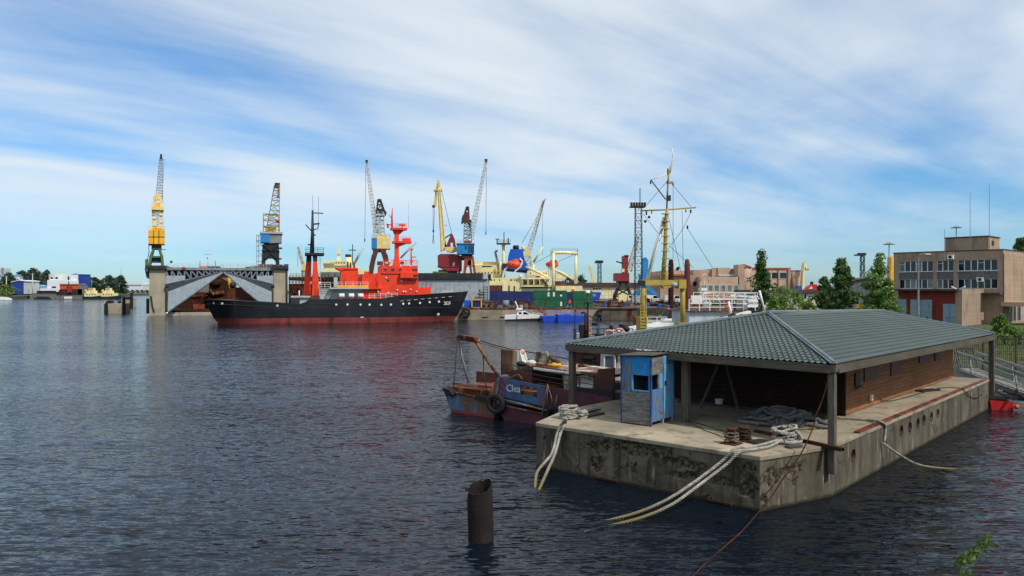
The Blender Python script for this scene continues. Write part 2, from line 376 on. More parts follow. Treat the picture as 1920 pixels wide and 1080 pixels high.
def concrete(key, rgb, scale=1.):
    k = N(key); c = C(*rgb); o = k.mapd(); st = k.mapd((1.6, 1.6, .22))
    a = k.mix(k.rng(k.noise(o, .55 * scale, 9, .62), .32, .68), sc3(c, .62), sc3(c, 1.12))
    a = k.mix(k.rng(k.noise(st, 1.6 * scale, 8, .66, .3), .44, .66, 0, .85), a, sc3(C(58, 54, 47), 1))
    a = k.mix(k.rng(k.noise(st, 3.1 * scale, 6, .6), .60, .74, 0, .6), a, C(188, 182, 168))
    a = k.mix(k.rng(k.noise(o, 1.1 * scale, 6, .6, .8), .66, .74, 0, .5), a, C(120, 84, 60))
    vo = k.n.new('ShaderNodeTexVoronoi'); vo.feature = 'DISTANCE_TO_EDGE'; vo.inputs['Scale'].default_value = .8
    wv = k.n.new('ShaderNodeVectorMath'); wv.operation = 'ADD'; nz = k.n.new('ShaderNodeTexNoise'); nz.inputs['Scale'].default_value = 3; nz.inputs['Detail'].default_value = 6; k.link(o, nz.inputs['Vector'])
    sv = k.n.new('ShaderNodeVectorMath'); sv.operation = 'SCALE'; sv.inputs['Scale'].default_value = .5; k.link(nz.outputs['Color'], sv.inputs[0]); k.link(o, wv.inputs[0]); k.link(sv.outputs[0], wv.inputs[1]); k.link(wv.outputs[0], vo.inputs['Vector'])
    crack = k.math('MULTIPLY', k.rng(vo.outputs['Distance'], .004, .014, 1, 0), k.rng(k.noise(o, .9, 3), .48, .56))
    a = k.mix(crack, a, C(36, 32, 27))
    at = k.n.new('ShaderNodeAttribute'); at.attribute_name = 'spall'
    rub = k.mix(k.rng(k.noise(o, 9, 6), .35, .65), C(44, 39, 32), C(104, 95, 78))
    a = k.mix(at.outputs['Fac'], a, rub)
    sx = k.n.new('ShaderNodeSeparateXYZ'); k.link(k.tc.outputs['Object'], sx.inputs[0])
    wet = k.rng(k.math('ADD', sx.outputs[2], k.math('MULTIPLY', k.noise(o, 2.2, 4), -.12)), -.03, .06, 1, 0)
    a = k.mix(wet, a, C(52, 48, 34))                     # weed and wet band at the waterline
    h = k.math('ADD', k.noise(o, 6, 9, .7), k.math('MULTIPLY', k.noise(o, 40, 3), .3))
    k.bump(h, .55, .03); MAT[key] = k.out(a, .9, 0, .2)
concrete('concrete', (106, 98, 84)); 
def deckmat():
    k = N('deck_concrete'); o = k.mapd(); c = C(160, 148, 127)
    a = k.mix(k.rng(k.noise(o, .5, 9, .65), .33, .67), sc3(c, .66), sc3(c, 1.1))
    a = k.mix(k.rng(k.noise(o, 1.3, 7, .7, .6), .50, .66, 0, .7), a, C(92, 84, 72))
    a = k.mix(k.rng(k.noise(k.mapd((1, .25, 1)), 1.2, 6, .65, .5), .58, .70, 0, .6), a, C(186, 178, 160))
    a = k.mix(k.rng(k.noise(o, .9, 5, .6, 1.), .66, .74, 0, .6), a, C(150, 104, 72))
    k.bump(k.noise(o, 12, 8, .7), .4, .02); MAT['deck_concrete'] = k.out(a, .92, 0, .2)
deckmat()
def tilemat():
    k = N('roof_tile'); o = k.mapd(); c = C(74, 86, 83)
    a = k.mix(k.rng(k.noise(o, .6, 7, .6), .3, .7), sc3(c, .84), sc3(c, 1.1))
    a = k.mix(k.rng(k.noise(k.mapd((1, 1, 1)), 9, 5, .7), .55, .72, 0, .5), a, C(96, 104, 90))
    a = k.mix(k.rng(k.noise(k.mapd((1, 1, 2.5)), 1.7, 7, .7, .6), .60, .70, 0, .45), a, C(58, 64, 58))
    sn = k.n.new('ShaderNodeSeparateXYZ'); k.link(k.tc.outputs['Normal'], sn.inputs[0]); so_ = k.n.new('ShaderNodeSeparateXYZ'); k.link(o, so_.inputs[0])
    side = k.math('GREATER_THAN', k.math('ABSOLUTE', sn.outputs[0]), k.math('ABSOLUTE', sn.outputs[1]))
    pos = k.math('ADD', k.math('MULTIPLY', so_.outputs[1], side), k.math('MULTIPLY', so_.outputs[0], k.math('SUBTRACT', 1, side)))
    wn_ = k.n.new('ShaderNodeTexWhiteNoise'); wn_.noise_dimensions = '1D'; k.link(k.math('FLOOR', k.math('DIVIDE', pos, 1.14)), wn_.inputs['W'])
    a = k.mix(k.rng(wn_.outputs['Value'], 0, 1, 0, .3, False), a, sc3(c, .62))          # sheets that have faded differently
    MAT['roof_tile'] = k.out(a, .5, 0, .45)
    k = N('roof_cap'); MAT['roof_cap'] = k.out(k.mix(k.rng(k.noise(k.mapd(), 1.2, 6), .3, .7), C(88, 102, 106), C(112, 124, 128)), .45, 0, .45)
tilemat()
def ropemat(key, rgb, green=0):
    k = N(key); c = C(*rgb); o = k.mapd()
    a = k.mix(k.rng(k.noise(o, 5, 6, .7), .3, .7), sc3(c, .5), sc3(c, 1.1))
    if green:
        sx = k.n.new('ShaderNodeSeparateXYZ'); k.link(k.tc.outputs['Object'], sx.inputs[0])
        a = k.mix(k.rng(sx.outputs[2], .0, .75, 1, 0), a, C(120, 112, 78))
    if key == 'rope_grey': ri = k.n.new('ShaderNodeNewGeometry'); a = k.mix(ri.outputs['Random Per Island'], sc3(c, .3), a)
    k.bump(k.noise(o, 60, 3), .5, .01); MAT[key] = k.out(a, .95, 0, .1)
ropemat('rope_white', (172, 167, 158), 1); ropemat('rope_grey', (156, 154, 152)); ropemat('rope_thin', (120, 110, 96)); ropemat('rope_brown', (74, 58, 50))
def brick(key, rgb, mortar, s=1.):
    k = N(key); c = C(*rgb)
    m = k.n.new('ShaderNodeMapping'); m.inputs['Rotation'].default_value = (R(90), 0, 0)
    k.link(k.tc.outputs['Object'], m.inputs[0])
    b = k.n.new('ShaderNodeTexBrick'); k.link(m.outputs[0], b.inputs['Vector']); b.inputs['Scale'].default_value = s
    b.inputs['Brick Width'].default_value = .5; b.inputs['Row Height'].default_value = .17; b.inputs['Mortar Size'].default_value = .02
    b.inputs['Color1'].default_value = (*sc3(c, .86), 1); b.inputs['Color2'].default_value = (*sc3(c, 1.1), 1); b.inputs['Mortar'].default_value = (*C(*mortar), 1)
    a = k.mix(k.rng(k.noise(k.mapd((1, 1, .35)), .8, 7, .65), .46, .72, 0, .75), b.outputs[0], sc3(c, .45))
    a = k.mix(k.rng(k.noise(k.mapd((.6, .6, .12)), 1.3, 7, .7), .56, .7, 0, .5), a, sc3(c, 1.25))
    MAT[key] = k.out(a, .92, 0, .15)
brick('brick_tan', (172, 147, 125), (140, 124, 110), 2.2); brick('brick_red', (126, 54, 42), (100, 60, 50), 2.2)
def leafmat(key, rgb):
    k = N(key); c = C(*rgb); i = k.n.new('ShaderNodeObjectInfo'); g = k.n.new('ShaderNodeNewGeometry')
    a = k.mix(g.outputs['Random Per Island'], sc3(c, .55), sc3(c, 1.45))
    a = k.mix(k.rng(k.noise(k.mapd(), .5, 3), .35, .65), a, sc3(c, .8))
    k.out(a, .55, 0, .3)
    tr = k.n.new('ShaderNodeBsdfTranslucent'); k.link(a, tr.inputs[0])
    ms = k.n.new('ShaderNodeMixShader'); ms.inputs[0].default_value = .25
    k.link(k.b.outputs[0], ms.inputs[1]); k.link(tr.outputs[0], ms.inputs[2]); k.link(ms.outputs[0], k.n['Material Output'].inputs[0])
    MAT[key] = k.m
leafmat('leaf_dark', (80, 108, 54)); leafmat('leaf_mid', (112, 144, 72)); leafmat('leaf_light', (108, 136, 62)); leafmat('leaf_far', (64, 86, 62)); leafmat('leaf_weed', (84, 106, 50))
wood('bark', (98, 86, 72), .4, 1., (5, 5, 1))
def groundmat():
    k = N('ground'); o = k.mapd()
    a = k.mix(k.rng(k.noise(o, .12, 8, .65), .42, .58), C(96, 92, 82), C(86, 98, 52))
    a = k.mix(k.rng(k.noise(o, 1.4, 6, .7), .35, .65, 0, .6), a, C(70, 66, 56)); k.bump(k.noise(o, 2, 6), .6, .1)
    MAT['ground'] = k.out(a, .95, 0, .1)
    k = N('quay_ground'); o = k.mapd()
    MAT['quay_ground'] = k.out(k.mix(k.rng(k.noise(o, .15, 7), .4, .6), C(110, 102, 92), C(66, 60, 56)), .95, 0, .1)
groundmat()
def watermat():
    """rippled water: the normal is tilted by several sizes of wavelet, so far water keeps its slope too"""
    k = N('water'); geo = k.n.new('ShaderNodeNewGeometry')
    def vm(op, a, b):
        n = k.n.new('ShaderNodeVectorMath'); n.operation = op
        for i, x in enumerate((a, b)):
            if isinstance(x, tuple): n.inputs[i].default_value = x
            elif x is not None: k.link(x, n.inputs[i])
        return n.outputs[0]
    def wav(scale, rot, freq, amp, detail=2, dist=.4):
        n = k.n.new('ShaderNodeTexNoise'); n.inputs['Scale'].default_value = freq; n.inputs['Detail'].default_value = detail; n.inputs['Distortion'].default_value = dist
        k.link(k.mapd(scale, (0, 0, rot)), n.inputs['Vector'])
        return vm('MULTIPLY', vm('SUBTRACT', n.outputs['Color'], (.5, .5, .5)), (amp * 1.15, amp, 0))
    patch = k.rng(k.noise(k.mapd((.35, 1.6, 1)), .03, 4, .55), .38, .62, .65, 1.15)     # wind lanes
    tot = vm('ADD', wav((.5, 2.3, 1), R(9), 2.3, .8), vm('ADD', wav((.6, 2.5, 1), R(-4), 5.5, 1.0), wav((.45, 1.6, 1), R(6), .7, .3)))
    sc = k.n.new('ShaderNodeVectorMath'); sc.operation = 'SCALE'; k.link(tot, sc.inputs[0]); k.link(patch, sc.inputs['Scale'])
    nn = vm('NORMALIZE', vm('ADD', geo.outputs['Normal'], sc.outputs[0]), None)
    k.link(nn, k.b.inputs['Normal'])
    k.out(C(12, 20, 30), .07, 0, .5); k.b.inputs['IOR'].default_value = 1.2; MAT['water'] = k.m
watermat()
from mathutils import noise as mn
def ray_z(px, py, z): return P(px, py, gY(py, z))
def ray_pl(px, py, p0, n):
    d = V(((px - 960) / F, 1, -(py - HOR) / F)); c = V((0, 0, H)); n = V(n)
    return c + d * ((V(p0) - c).dot(n) / d.dot(n))
# ------------------------------------------------------------------ water, land
m = M(); m.add([(-9000, -40, 0), (9000, -40, 0), (9000, 12000, 0), (-9000, 12000, 0)], [(0, 1, 2, 3)])
tag(obj('water', m.mesh('water', 'water')), kind='structure')
def land(name, poly, z, mat, zb=-1):
    m = M(); m.prism([(x, y, zb) for x, y in poly], (0, 0, z - zb)); o = obj(name, m.mesh(name, mat)); tag(o, kind='structure'); return o
# quay behind the ships, with the land that runs on to the horizon
land('quay', [(-22, 153.5), (17.8, 153.5), (17.8, 152.9), (24.5, 152.7), (45, 152.7), (45, 900), (4000, 5200), (-300, 5200), (-110, 900), (-70, 262), (-22, 262)], 2.3, 'quay_ground')
# right bank: a sheet that climbs from the water's edge to the yard
m = M()
bank = [((24.5, 152), (26.5, 152)), ((27.5, 120), (30.5, 122)), ((31, 90), (36, 94)), ((33, 66), (39, 74)), ((36, 57.5), (44, 66)), ((48, 54), (52, 62)), ((90, 50), (90, 60)), ((240, 40), (240, 60))]
for i, (a, b) in enumerate(bank): m.v += [(*a, -.5), (*b, .95), (b[0] + (30 if i < 4 else 4), b[1] + 12, 1.3)]
m.v += [(45, 153, 1.3), (700, 70, 1.3), (700, 700, 1.3), (45, 700, 1.3)]
nb = len(bank)
for i in range(nb - 1):
    for j in range(2): m.f.append((3 * i + j, 3 * i + 3 + j, 3 * i + 4 + j, 3 * i + 1 + j))
m.f.append(tuple([3 * i + 2 for i in range(nb)] + [3 * nb + 1, 3 * nb + 2, 3 * nb + 3, 3 * nb]))
tag(obj('bank', m.mesh('bank', 'ground')), kind='structure')
# the near embankment the photographer stands on (below the frame)
m = M().grid(24, 8, lambda u, w: (-60 + 120 * u, -14 + 22.2 * w, 4.4 - max(0, (-14 + 22.2 * w)) * .56 + .05 * math.sin(40 * u)))
tag(obj('embankment', m.mesh('embankment', 'ground')), kind='structure')
# ------------------------------------------------------------------ concrete pontoon
PA = math.atan2(-.669, .743)
pt = T('concrete_pontoon', 'weathered concrete pontoon with chamfered bow carrying the green-roofed timber boathouse', 'pontoon', (.83, 26.02, 0), PA)
DZ = 1.5; XL, XR, VE = -1.0, 8.78, 24.8
outline = [(0, 0), (7.89, 0), (XR, 2.86), (XR, VE), (XL, VE), (XL, 2.86)]
def pw(l): return pt.O + pt.ax * l[0] + pt.ay * l[1] + V((0, 0, l[2] if len(l) > 2 else 0))
hull = M(); sp_val = []
def pwall(a, b, nx, spots, seed):
    a, b = V((*a, 0)), V((*b, 0)); d = b - a; nrm = V((d.y, -d.x, 0)).normalized(); L = d.length
    def fn(u, w):
        z = -.6 + (DZ - .1 + .6) * w; s_ = 0
        for cu, cz, ru, rz in spots:
            e = 1 - ((u * L - cu) / ru) ** 2 - ((z - cz) / rz) ** 2
            q = e + .85 * mn.noise(V((u * L * 3.1 + seed, z * 3.1, 0))) + .5 * mn.noise(V((u * L * 8 + seed, z * 8, 4)))
            s_ = max(s_, min(1, max(0, (q - .12) * 3)))
        fade = 1 if w < .97 else 0
        rough = .012 * mn.noise(V((u * L * 5 + seed, z * 5, 9))) + .02 * mn.noise(V((u * L * 1.2, z * 1.2 + seed, 3)))
        edge = min(1, min(u, 1 - u) * L / .15)
        sp_val.append(s_ * fade); return a + d * u + V((0, 0, z)) - nrm * (s_ * (.05 + .05 * mn.noise(V((u * L * 14, z * 14, 1)))) * fade + rough) * edge
    hull.grid(nx, max(8, nx // 8) if nx < 80 else 26, fn)
pwall(outline[0], outline[1], 150, [(3.9, 1.15, 1.5, .26), (2.6, 1.0, .5, .2), (5.6, .95, .9, .2), (6.2, .62, 1.1, .15), (7.6, .75, .28, .6), (2.55, .5, .3, .35)], 1)
pwall(outline[1], outline[2], 90, [(.35, .85, .5, .3), (1.25, .95, .55, .16), (.1, .3, .2, .3), (1.4, .75, .12, .25)], 5)
pwall(outline[3], outline[4], 30, [], 9); pwall(outline[4], outline[5], 60, [], 3); pwall(outline[5], outline[0], 40, [(1.5, 1, .4, .2)], 7)
# the long side, pierced by real portholes
holes = sorted(pt.to(ray_pl(px, py, pw((XR, 0)), pt.ax)).yz[:] for px, py in ((1599.6, 853), (1689.7, 807), (1706, 800.5), (1721, 793), (1732, 787), (1746, 781), (1758, 775)))
HR, HS, zt = .17, .24, DZ - .1
def sidequad(y0, y1, z0, z1):
    n = max(1, int((y1 - y0) / .25)); k = max(1, int((z1 - z0) / .25))
    def fn(u, w):
        sp_val.append(0); y = y0 + (y1 - y0) * u; z = z0 + (z1 - z0) * w
        e = 1 if (0 < u < 1 and 0 < w < 1) else 0
        return (XR + .015 * e * mn.noise(V((y * 2, z * 2, 3))), y, z)
    hull.grid(n, k, fn)
cur = 2.86
rim_m = None
for y, z in holes:
    z = max(.35, min(1.1, z))
    if y - HS > cur: sidequad(cur, y - HS, -.6, zt)
    y0, y1 = max(cur, y - HS), y + HS; cur = y1
    sidequad(y0, y1, -.6, z - HS); sidequad(y0, y1, z + HS, zt)
    ring = [(math.cos(t), math.sin(t)) for t in [2 * math.pi * i / 24 for i in range(24)]]
    b = len(hull.v)
    for c_, s_ in ring:
        q = 1 / max(abs(c_), abs(s_)); yy = max(y0, min(y1, y + HS * c_ * q))
        hull.v += [(XR, yy, z + HS * s_ * q), (XR, y + HR * c_, z + HR * s_), (XR - .22, y + HR * c_, z + HR * s_)]; sp_val += [0, 0, .6]  # deep end of each hole is darkened through the spall value
    for i in range(24):
        j = (i + 1) % 24
        hull.f += [(b + 3 * i, b + 3 * j, b + 3 * j + 1, b + 3 * i + 1), (b + 3 * i + 1, b + 3 * j + 1, b + 3 * j + 2, b + 3 * i + 2)]
    ph = pt.part('porthole', M().lathe((XR - .2, y, z), [(HR + .02, 0), (HR + .02, .02)], 20, 'x'), 'dark')
    rim = M().tube([(XR + .004, y + (HR + .012) * c_, z + (HR + .012) * s_) for c_, s_ in ring], .016, 5, True)
    obj('rim', rim.mesh('rim', 'rust_dark'), ph)
sidequad(cur, VE, -.6, zt)
me = hull.mesh('hull', 'concrete'); att = me.attributes.new('spall', 'FLOAT', 'POINT'); att.data.foreach_set('value', sp_val)
pt.part('hull', me, None)
lip = .025
def grow(k): return [(x + k * (1 if x > 4 else -1), y + k * (1 if y > 12 else -1)) for x, y in outline]
o = pt.part('deck', M().prism([(*p, DZ - .13) for p in grow(lip)], (0, 0, .13)), 'deck_concrete'); bevel(o, .02, 2)
pt.part('edge_strip', M().bar((XR - .06, 5.2, DZ + .03), (XR - .06, 24.2, DZ + .03), .16, .06), 'edge_red', label='red painted steel strip along the deck edge')
for x0, x1 in ((2.55, 3.3), (6.35, 7.1)): pt.part('step_iron', M().box(x0, x1, -.09, .03, .02, .08), 'rust_dark')
pt.part('fender_timber', M().box(XL - .14, XL, 2.7, 3.0, -.4, 1.3), 'plank')
# ------------------------------------------------------------------ boathouse on the pontoon
bh = T('timber_boathouse', 'open-fronted timber boathouse with green metal tile hip roof on the pontoon', 'boathouse', pw((0, 0, DZ)), PA)
def rl(u, v, z): return V((u, v, z - DZ))
EL, ER, EF, EB = rl(-1.4, 3.4, 3.90), rl(9.0, 2.45, 3.86), rl(9.0, 25.1, 3.74), rl(-1.4, 25.1, 3.74)
R0, R1 = rl(3.8, 9.96, 5.03), rl(3.8, 24.3, 4.80)
def slope(name, poly):
    e0, e1 = poly[0], poly[1]; ex = (e1 - e0).normalized(); nn = (e1 - e0).cross(poly[-1] - e0).normalized(); sy = nn.cross(ex)
    q = [((p - e0).dot(ex), (p - e0).dot(sy)) for p in poly]; top = max(y for x, y in q)
    def span(y):
        y = max(0, min(top - 1e-3, y)); xs = []
        for (xa, ya), (xb, yb) in zip(q, q[1:] + q[:1]):
            if (ya - y) * (yb - y) <= 0 and abs(ya - yb) > 1e-9: xs.append(xa + (xb - xa) * (y - ya) / (yb - ya))
            elif abs(ya - yb) < 1e-9 and abs(y - ya) < 1e-6: xs += [xa, xb]
        return min(xs), max(xs)
    W, CO = .19, .3; x0 = min(x for x, y in q); x1 = max(x for x, y in q); nx = int((x1 - x0) / W * 6); nc = int(top / CO) + 1
    m = M(); rows = []
    for c in range(nc):
        for h, yb in ((.034, c * CO), (.0, (c + 1) * CO)):
            b = len(m.v)
            for i in range(nx + 1):
                x = x0 + (x1 - x0) * i / nx; w = math.cos(2 * math.pi * x / W)
                y = max(0 if c else -.03, min(top, yb + .03 * w)); a, z = span(y); xx = max(a, min(z, x))
                m.v.append(tuple(e0 + ex * xx + sy * y + nn * (h + .016 * w)))
            rows.append(b)
    for r0, r1 in zip(rows, rows[1:]):
        for i in range(nx):
            f = (r0 + i, r0 + i + 1, r1 + i + 1, r1 + i)
            if (V(m.v[f[0]]) - V(m.v[f[1]])).length > 1e-4 or (V(m.v[f[2]]) - V(m.v[f[3]])).length > 1e-4: m.f.append(f)
    return bh.part('roof_slope', m, 'roof_tile')
slope('f', [EL, ER, R0]); slope('r', [ER, EF, R1, R0]); slope('l', [EB, EL, R0, R1]); slope('b', [EF, EB, R1])
up = V((0, 0, .05))
for a, b in ((ER, R0), (EL, R0), (EF, R1), (EB, R1)):
    m = M(); m.bar(a + up, b + up, .2, .03); m.tube([a + up * 1.6, b + up * 1.6], .045, 6); bh.part('hip_cap', m, 'roof_cap')
m = M(); m.bar(R0 + up, R1 + up, .26, .03); m.tube([R0 + up * 1.6, R1 + up * 1.6], .06, 6); bh.part('ridge_cap', m, 'roof_cap')
for a, b in ((EL, ER), (ER, EF), (EF, EB), (EB, EL)):
    bh.part('fascia', M().bar(a + V((0, 0, -.11)), b + V((0, 0, -.11)), .06, .2), 'beam_wood')
    bh.part('wall_plate', M().bar(a.lerp(b, .01) + V((0, 0, -.2)), b.lerp(a, .01) + V((0, 0, -.2)), .12, .1), 'beam_wood')
for u, v, zb, w in ((8.88, 2.62, .72, .2), (-1.2, 3.55, .6, .22), (3.7, 3.5, DZ, .24), (8.88, 24.95, .1, .24), (-1.2, 24.9, .1, .24)):
    o = bh.part('post', M().box(u - w / 2, u + w / 2, v - w / 2, v + w / 2, zb - DZ, 3.74 - DZ), 'weathered'); bevel(o, .015, 1)
# walls of real horizontal boards
def boards(name, a, b, z0, z1, bh_, mat, nrm):
    m = M(); a, b = V(a), V(b); nrm = V(nrm); n = int((z1 - z0) / bh_); L = (b - a).length
    for i in range(n):
        cuts = [0] + sorted(random.uniform(.15, .85) for _ in range(int(L / 6))) + [1]
        for p, q in zip(cuts, cuts[1:]):
            off = nrm * random.uniform(-.006, .006)
            z = z0 + i * bh_
            m.prism([a.lerp(b, p + .0003) + off + V((0, 0, z + .004)), a.lerp(b, q - .0003) + off + V((0, 0, z + .004)),
                     a.lerp(b, q - .0003) + off + V((0, 0, z + bh_ - .004)), a.lerp(b, p + .0003) + off + V((0, 0, z + bh_ - .004))], -nrm * .05)
    o = bh.part(name, m, mat); o['kind'] = 'stuff'; return o
HU0, HU1, HV0, HV1 = .4, 7.3, 8.3, 24.25
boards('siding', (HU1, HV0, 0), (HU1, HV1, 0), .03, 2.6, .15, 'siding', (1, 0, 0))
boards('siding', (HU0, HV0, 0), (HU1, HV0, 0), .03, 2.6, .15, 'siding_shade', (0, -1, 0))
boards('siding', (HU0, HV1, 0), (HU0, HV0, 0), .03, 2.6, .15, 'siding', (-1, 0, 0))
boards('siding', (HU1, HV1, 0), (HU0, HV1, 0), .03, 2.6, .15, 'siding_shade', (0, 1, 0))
for v0, v1, z0 in ((10.4, 12.1, 1.02), (13.7, 15.2, .98), (17.9, 19.9, 1.2), (20.6, 21.7, 1.1)):
    o = bh.part('shutter', M().box(HU1 + .01, HU1 + .05, v0, v1, z0, 2.45), 'brown_plate')
o = bh.part('hatch', M().box(HU1 + .01, HU1 + .06, 9.35, 9.85, .95, 1.45), 'dark')
obj('sill', M().box(HU1 + .06, HU1 + .16, 9.3, 9.9, .88, .94).mesh('sill', 'weathered'), o)
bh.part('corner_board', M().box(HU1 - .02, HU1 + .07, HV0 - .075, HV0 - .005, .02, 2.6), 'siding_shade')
bh.part('threshold', M().box(1.2, HU1 - .3, HV0 - 1.0, HV0 - .08, .0, .1), 'plank')
bh.part('socket_box', M().box(HU1 + .05, HU1 + .13, 10.95, 11.12, .28, .5), 'white')
# ------------------------------------------------------------------ things on the deck
bo = T('guard_booth', 'small peeling blue plywood booth with two unglazed windows beside the boathouse post', 'booth', ray_z(1163, 793, DZ), PA + R(3))
bw = bo.to(ray_z(1222, 800, DZ)).x; bd, bt = 1.62, 2.3
def bpan(name, mat, x0, x1, z0, z1, y0=0., th=.03): return bevel(bo.part(name, M().box(x0 * bw, x1 * bw, y0, y0 + th, z0, z1), mat), .004)
def rpan(name, mat, y0, y1, z0, z1, th=.03, x=0.): return bevel(bo.part(name, M().box(bw - th + x, bw + x, y0 * bd, y1 * bd, z0, z1), mat), .004)
bpan('lower_panel', 'plywood', .03, .97, .04, 1.08); bpan('board', 'booth_worn', .03, .37, 1.085, 2.26); bpan('board', 'booth_blue', .375, .97, 1.66, 2.28); bpan('board', 'booth_blue', .91, .97, 1.085, 1.655)
bpan('board', 'booth_worn', .375, .905, 1.085, 1.16); bpan('window_trim', 'booth_light', .375, .42, 1.165, 1.655, -.02, .05)
bpan('window_trim', 'booth_light', .4, .93, 1.13, 1.17, -.025, .025)
rpan('board', 'plywood', .03, .5, 1.68, 2.27, x=.0); rpan('board', 'booth_worn', .03, .5, .13, 1.2); rpan('board', 'booth_light', .34, .5, 1.205, 1.675); rpan('window_trim', 'plywood', .28, .34, 1.2, 1.68, .05, .02)
rpan('board', 'booth_light', .52, .97, 2.0, 2.29)
d = rpan('door', 'booth_light', .53, .97, .16, 1.99, .035, .012); d['label'] = 'pale blue peeling plywood door'
obj('handle', M().box(bw + .012, bw + .05, .56 * bd, .6 * bd, 1.28, 1.42).mesh('handle', 'dark'), d)
obj('patch', M().box(bw - .02, bw + .012, .40 * bd, .5 * bd, .15, .42).mesh('patch', 'plywood'), bo.last['board'])
bo.part('lamp_hole', M().lathe((bw - .005, .76 * bd, 2.16), [(.085, 0), (.085, .02), (.05, .022)], 14, 'x'), 'dark')
for x, y in ((.01, -.01), (bw - .05, -.01), (.01, bd - .06), (bw - .05, bd - .06)): bo.part('corner_post', M().box(x, x + .06, y, y + .06, .0, 2.28), 'post_blue')
for y in (.5, .93): bo.part('foot', M().box(bw - .08, bw + .0, y * bd, y * bd + .07, 0, .15), 'booth_light')
bo.part('back_wall', M().box(.04, bw - .04, bd - .04, bd - .01, .05, 2.25).box(.02, .05, .05, bd - .06, .05, 2.25), 'booth_worn')
bo.part('floor', M().box(.04, bw - .06, .05, bd - .05, .1, .14), 'plank')
bo.part('roof', M().prism([(-.06, -.1, 2.27), (bw + .08, -.1, 2.33), (bw + .08, bd + .1, 2.36), (-.06, bd + .1, 2.3)], (0, 0, .03)), 'plank')
# mooring bollards
def bollard(p, label, h=.42, r=.12):
    t = T('mooring_bollard', label, 'bollard', p, PA)
    t.part('base_plate', M().box(-.25, .25, -.25, .25, 0, .03), 'bollard_rust')
    t.part('post', M().lathe((0, 0, .03), [(r, 0), (r * .92, .05), (r * .92, h - .1), (r * 1.3, h - .06), (r * 1.3, h - .02), (r * .9, h)], 14), 'bollard_rust', smooth=False)
    return t
B1, B2, B3, B4 = ray_z(1371, 832, DZ), ray_z(1394, 826, DZ), ray_z(1470, 829, DZ), ray_z(1066, 785, DZ)
bollard(B1, 'rusty steel bollard wound with old grey line, at the bow edge of the pontoon', .45); bollard(B2, 'rusty squat bollard tangled in brown line, just behind the one at the bow edge', .4)
bollard(B3, 'rusty bollard buried under loops of thick white rope near the steel beam'); bollard(B4, 'rusty bollard under a bundle of pale rope at the boat end of the pontoon')
def smoothpath(pts, n=8):
    pts = [V(p) for p in pts]; out = []
    for i in range(len(pts) - 1):
        a, b, c, d = pts[max(i - 1, 0)], pts[i], pts[i + 1], pts[min(i + 2, len(pts) - 1)]
        for k in range(n):
            t = k / n
            out.append(.5 * ((2 * b) + (c - a) * t + (2 * a - 5 * b + 4 * c - d) * t * t + (3 * b - a - 3 * c + d) * t ** 3))
    return out + [pts[-1]]
def laid(m, path, R_, turn=.22, strands=3):
    """twisted three-strand rope along a path"""
    dist = [0]; 
    for a, b in zip(path, path[1:]): dist.append(dist[-1] + (b - a).length)
    L = dist[-1]; n = max(6, int(L / (turn / 6))); pts = []; j = 0
    for i in range(n + 1):
        s_ = L * i / n
        while j < len(dist) - 2 and dist[j + 1] < s_: j += 1
        f = (s_ - dist[j]) / max(1e-9, dist[j + 1] - dist[j]); pts.append((path[j].lerp(path[j + 1], min(1, f)), (path[j + 1] - path[j]).normalized()))
    for k in range(strands):
        tp = []
        for i, (p, d) in enumerate(pts):
            u = d.cross(V((0, 0, 1))); u = u.normalized() if u.length > .05 else V((1, 0, 0)); w = d.cross(u)
            a = 2 * math.pi * (i * L / n / turn + k / strands); tp.append(p + (u * math.cos(a) + w * math.sin(a)) * R_ * .52)
        m.tube(tp, R_ * .55, 5)
    return m
def loops(m, c, rad, n, h, R_, jit=.05, tw=None):
    for i in range(n):
        ph = random.uniform(0, 6.28); zc = c.z + h * (i + .5) / n; tilt = random.uniform(-.35, .35)
        pts = []
        for k in range(19):
            a = ph + 2 * math.pi * k / 18; rr = rad * (1 + random.uniform(-jit, jit) * 2)
            pts.append(V((c.x + rr * math.cos(a) * 1.15, c.y + rr * math.sin(a), zc + tilt * rr * math.cos(a + ph) + random.uniform(-.02, .02))))
        laid(m, smoothpath(pts, 3), R_)
    return m
def off_path(rows): return [pt.O + pt.ax * p.x + pt.ay * p.y + V((0, 0, p.z)) for p in (pt.at(*r) for r in rows)]
zz = lambda p, z: V((p.x, p.y, z))
m = M()
for dx, dy, o in ((0, 0, 0), (9, 9, -.25)):
    laid(m, smoothpath([ray_z(1470, 822, DZ + .12), ray_z(1436 + dx, 832 + dy * .5, DZ + .08), ray_z(1404 + dx, 839 + dy * .4, DZ + .07)] + off_path([(1378 + dx, 841 + dy * .7, -.06)]) +
         off_path([(1352 + dx, 866 + dy * .6, -.22 + o * .3), (1306 + dx, 901 + dy * .6, -.9 + o * .5), (1254 + dx, 935 + dy, -1.75 + o), (1201 + dx, 959 + dy, -2.5 + o), (1141 + dx, 976 + dy, -3.3 + o), (1085 + dx, 990 + dy, -4.3 + o)]), 6), .043, .24)
loops(m, zz(B3, DZ + .05), .27, 7, .38, .045, .08)
for k in range(3): laid(m, smoothpath([B3 + V((random.uniform(-.2, .2), random.uniform(-.2, .2), .45)), B3 + V((.35, .2 * k - .2, .3)), B3 + V((.45, -.15 + .2 * k, .06)), B3 + V((.1, -.4, .06)), B3 + V((-.3, -.35 + .1 * k, .08))], 5), .05)
one('mooring_rope', 'thick white doubled mooring rope sagging from the bow bollard into the water', 'rope', m, 'rope_white', zz(B3, 0), smooth=True)
m = M()
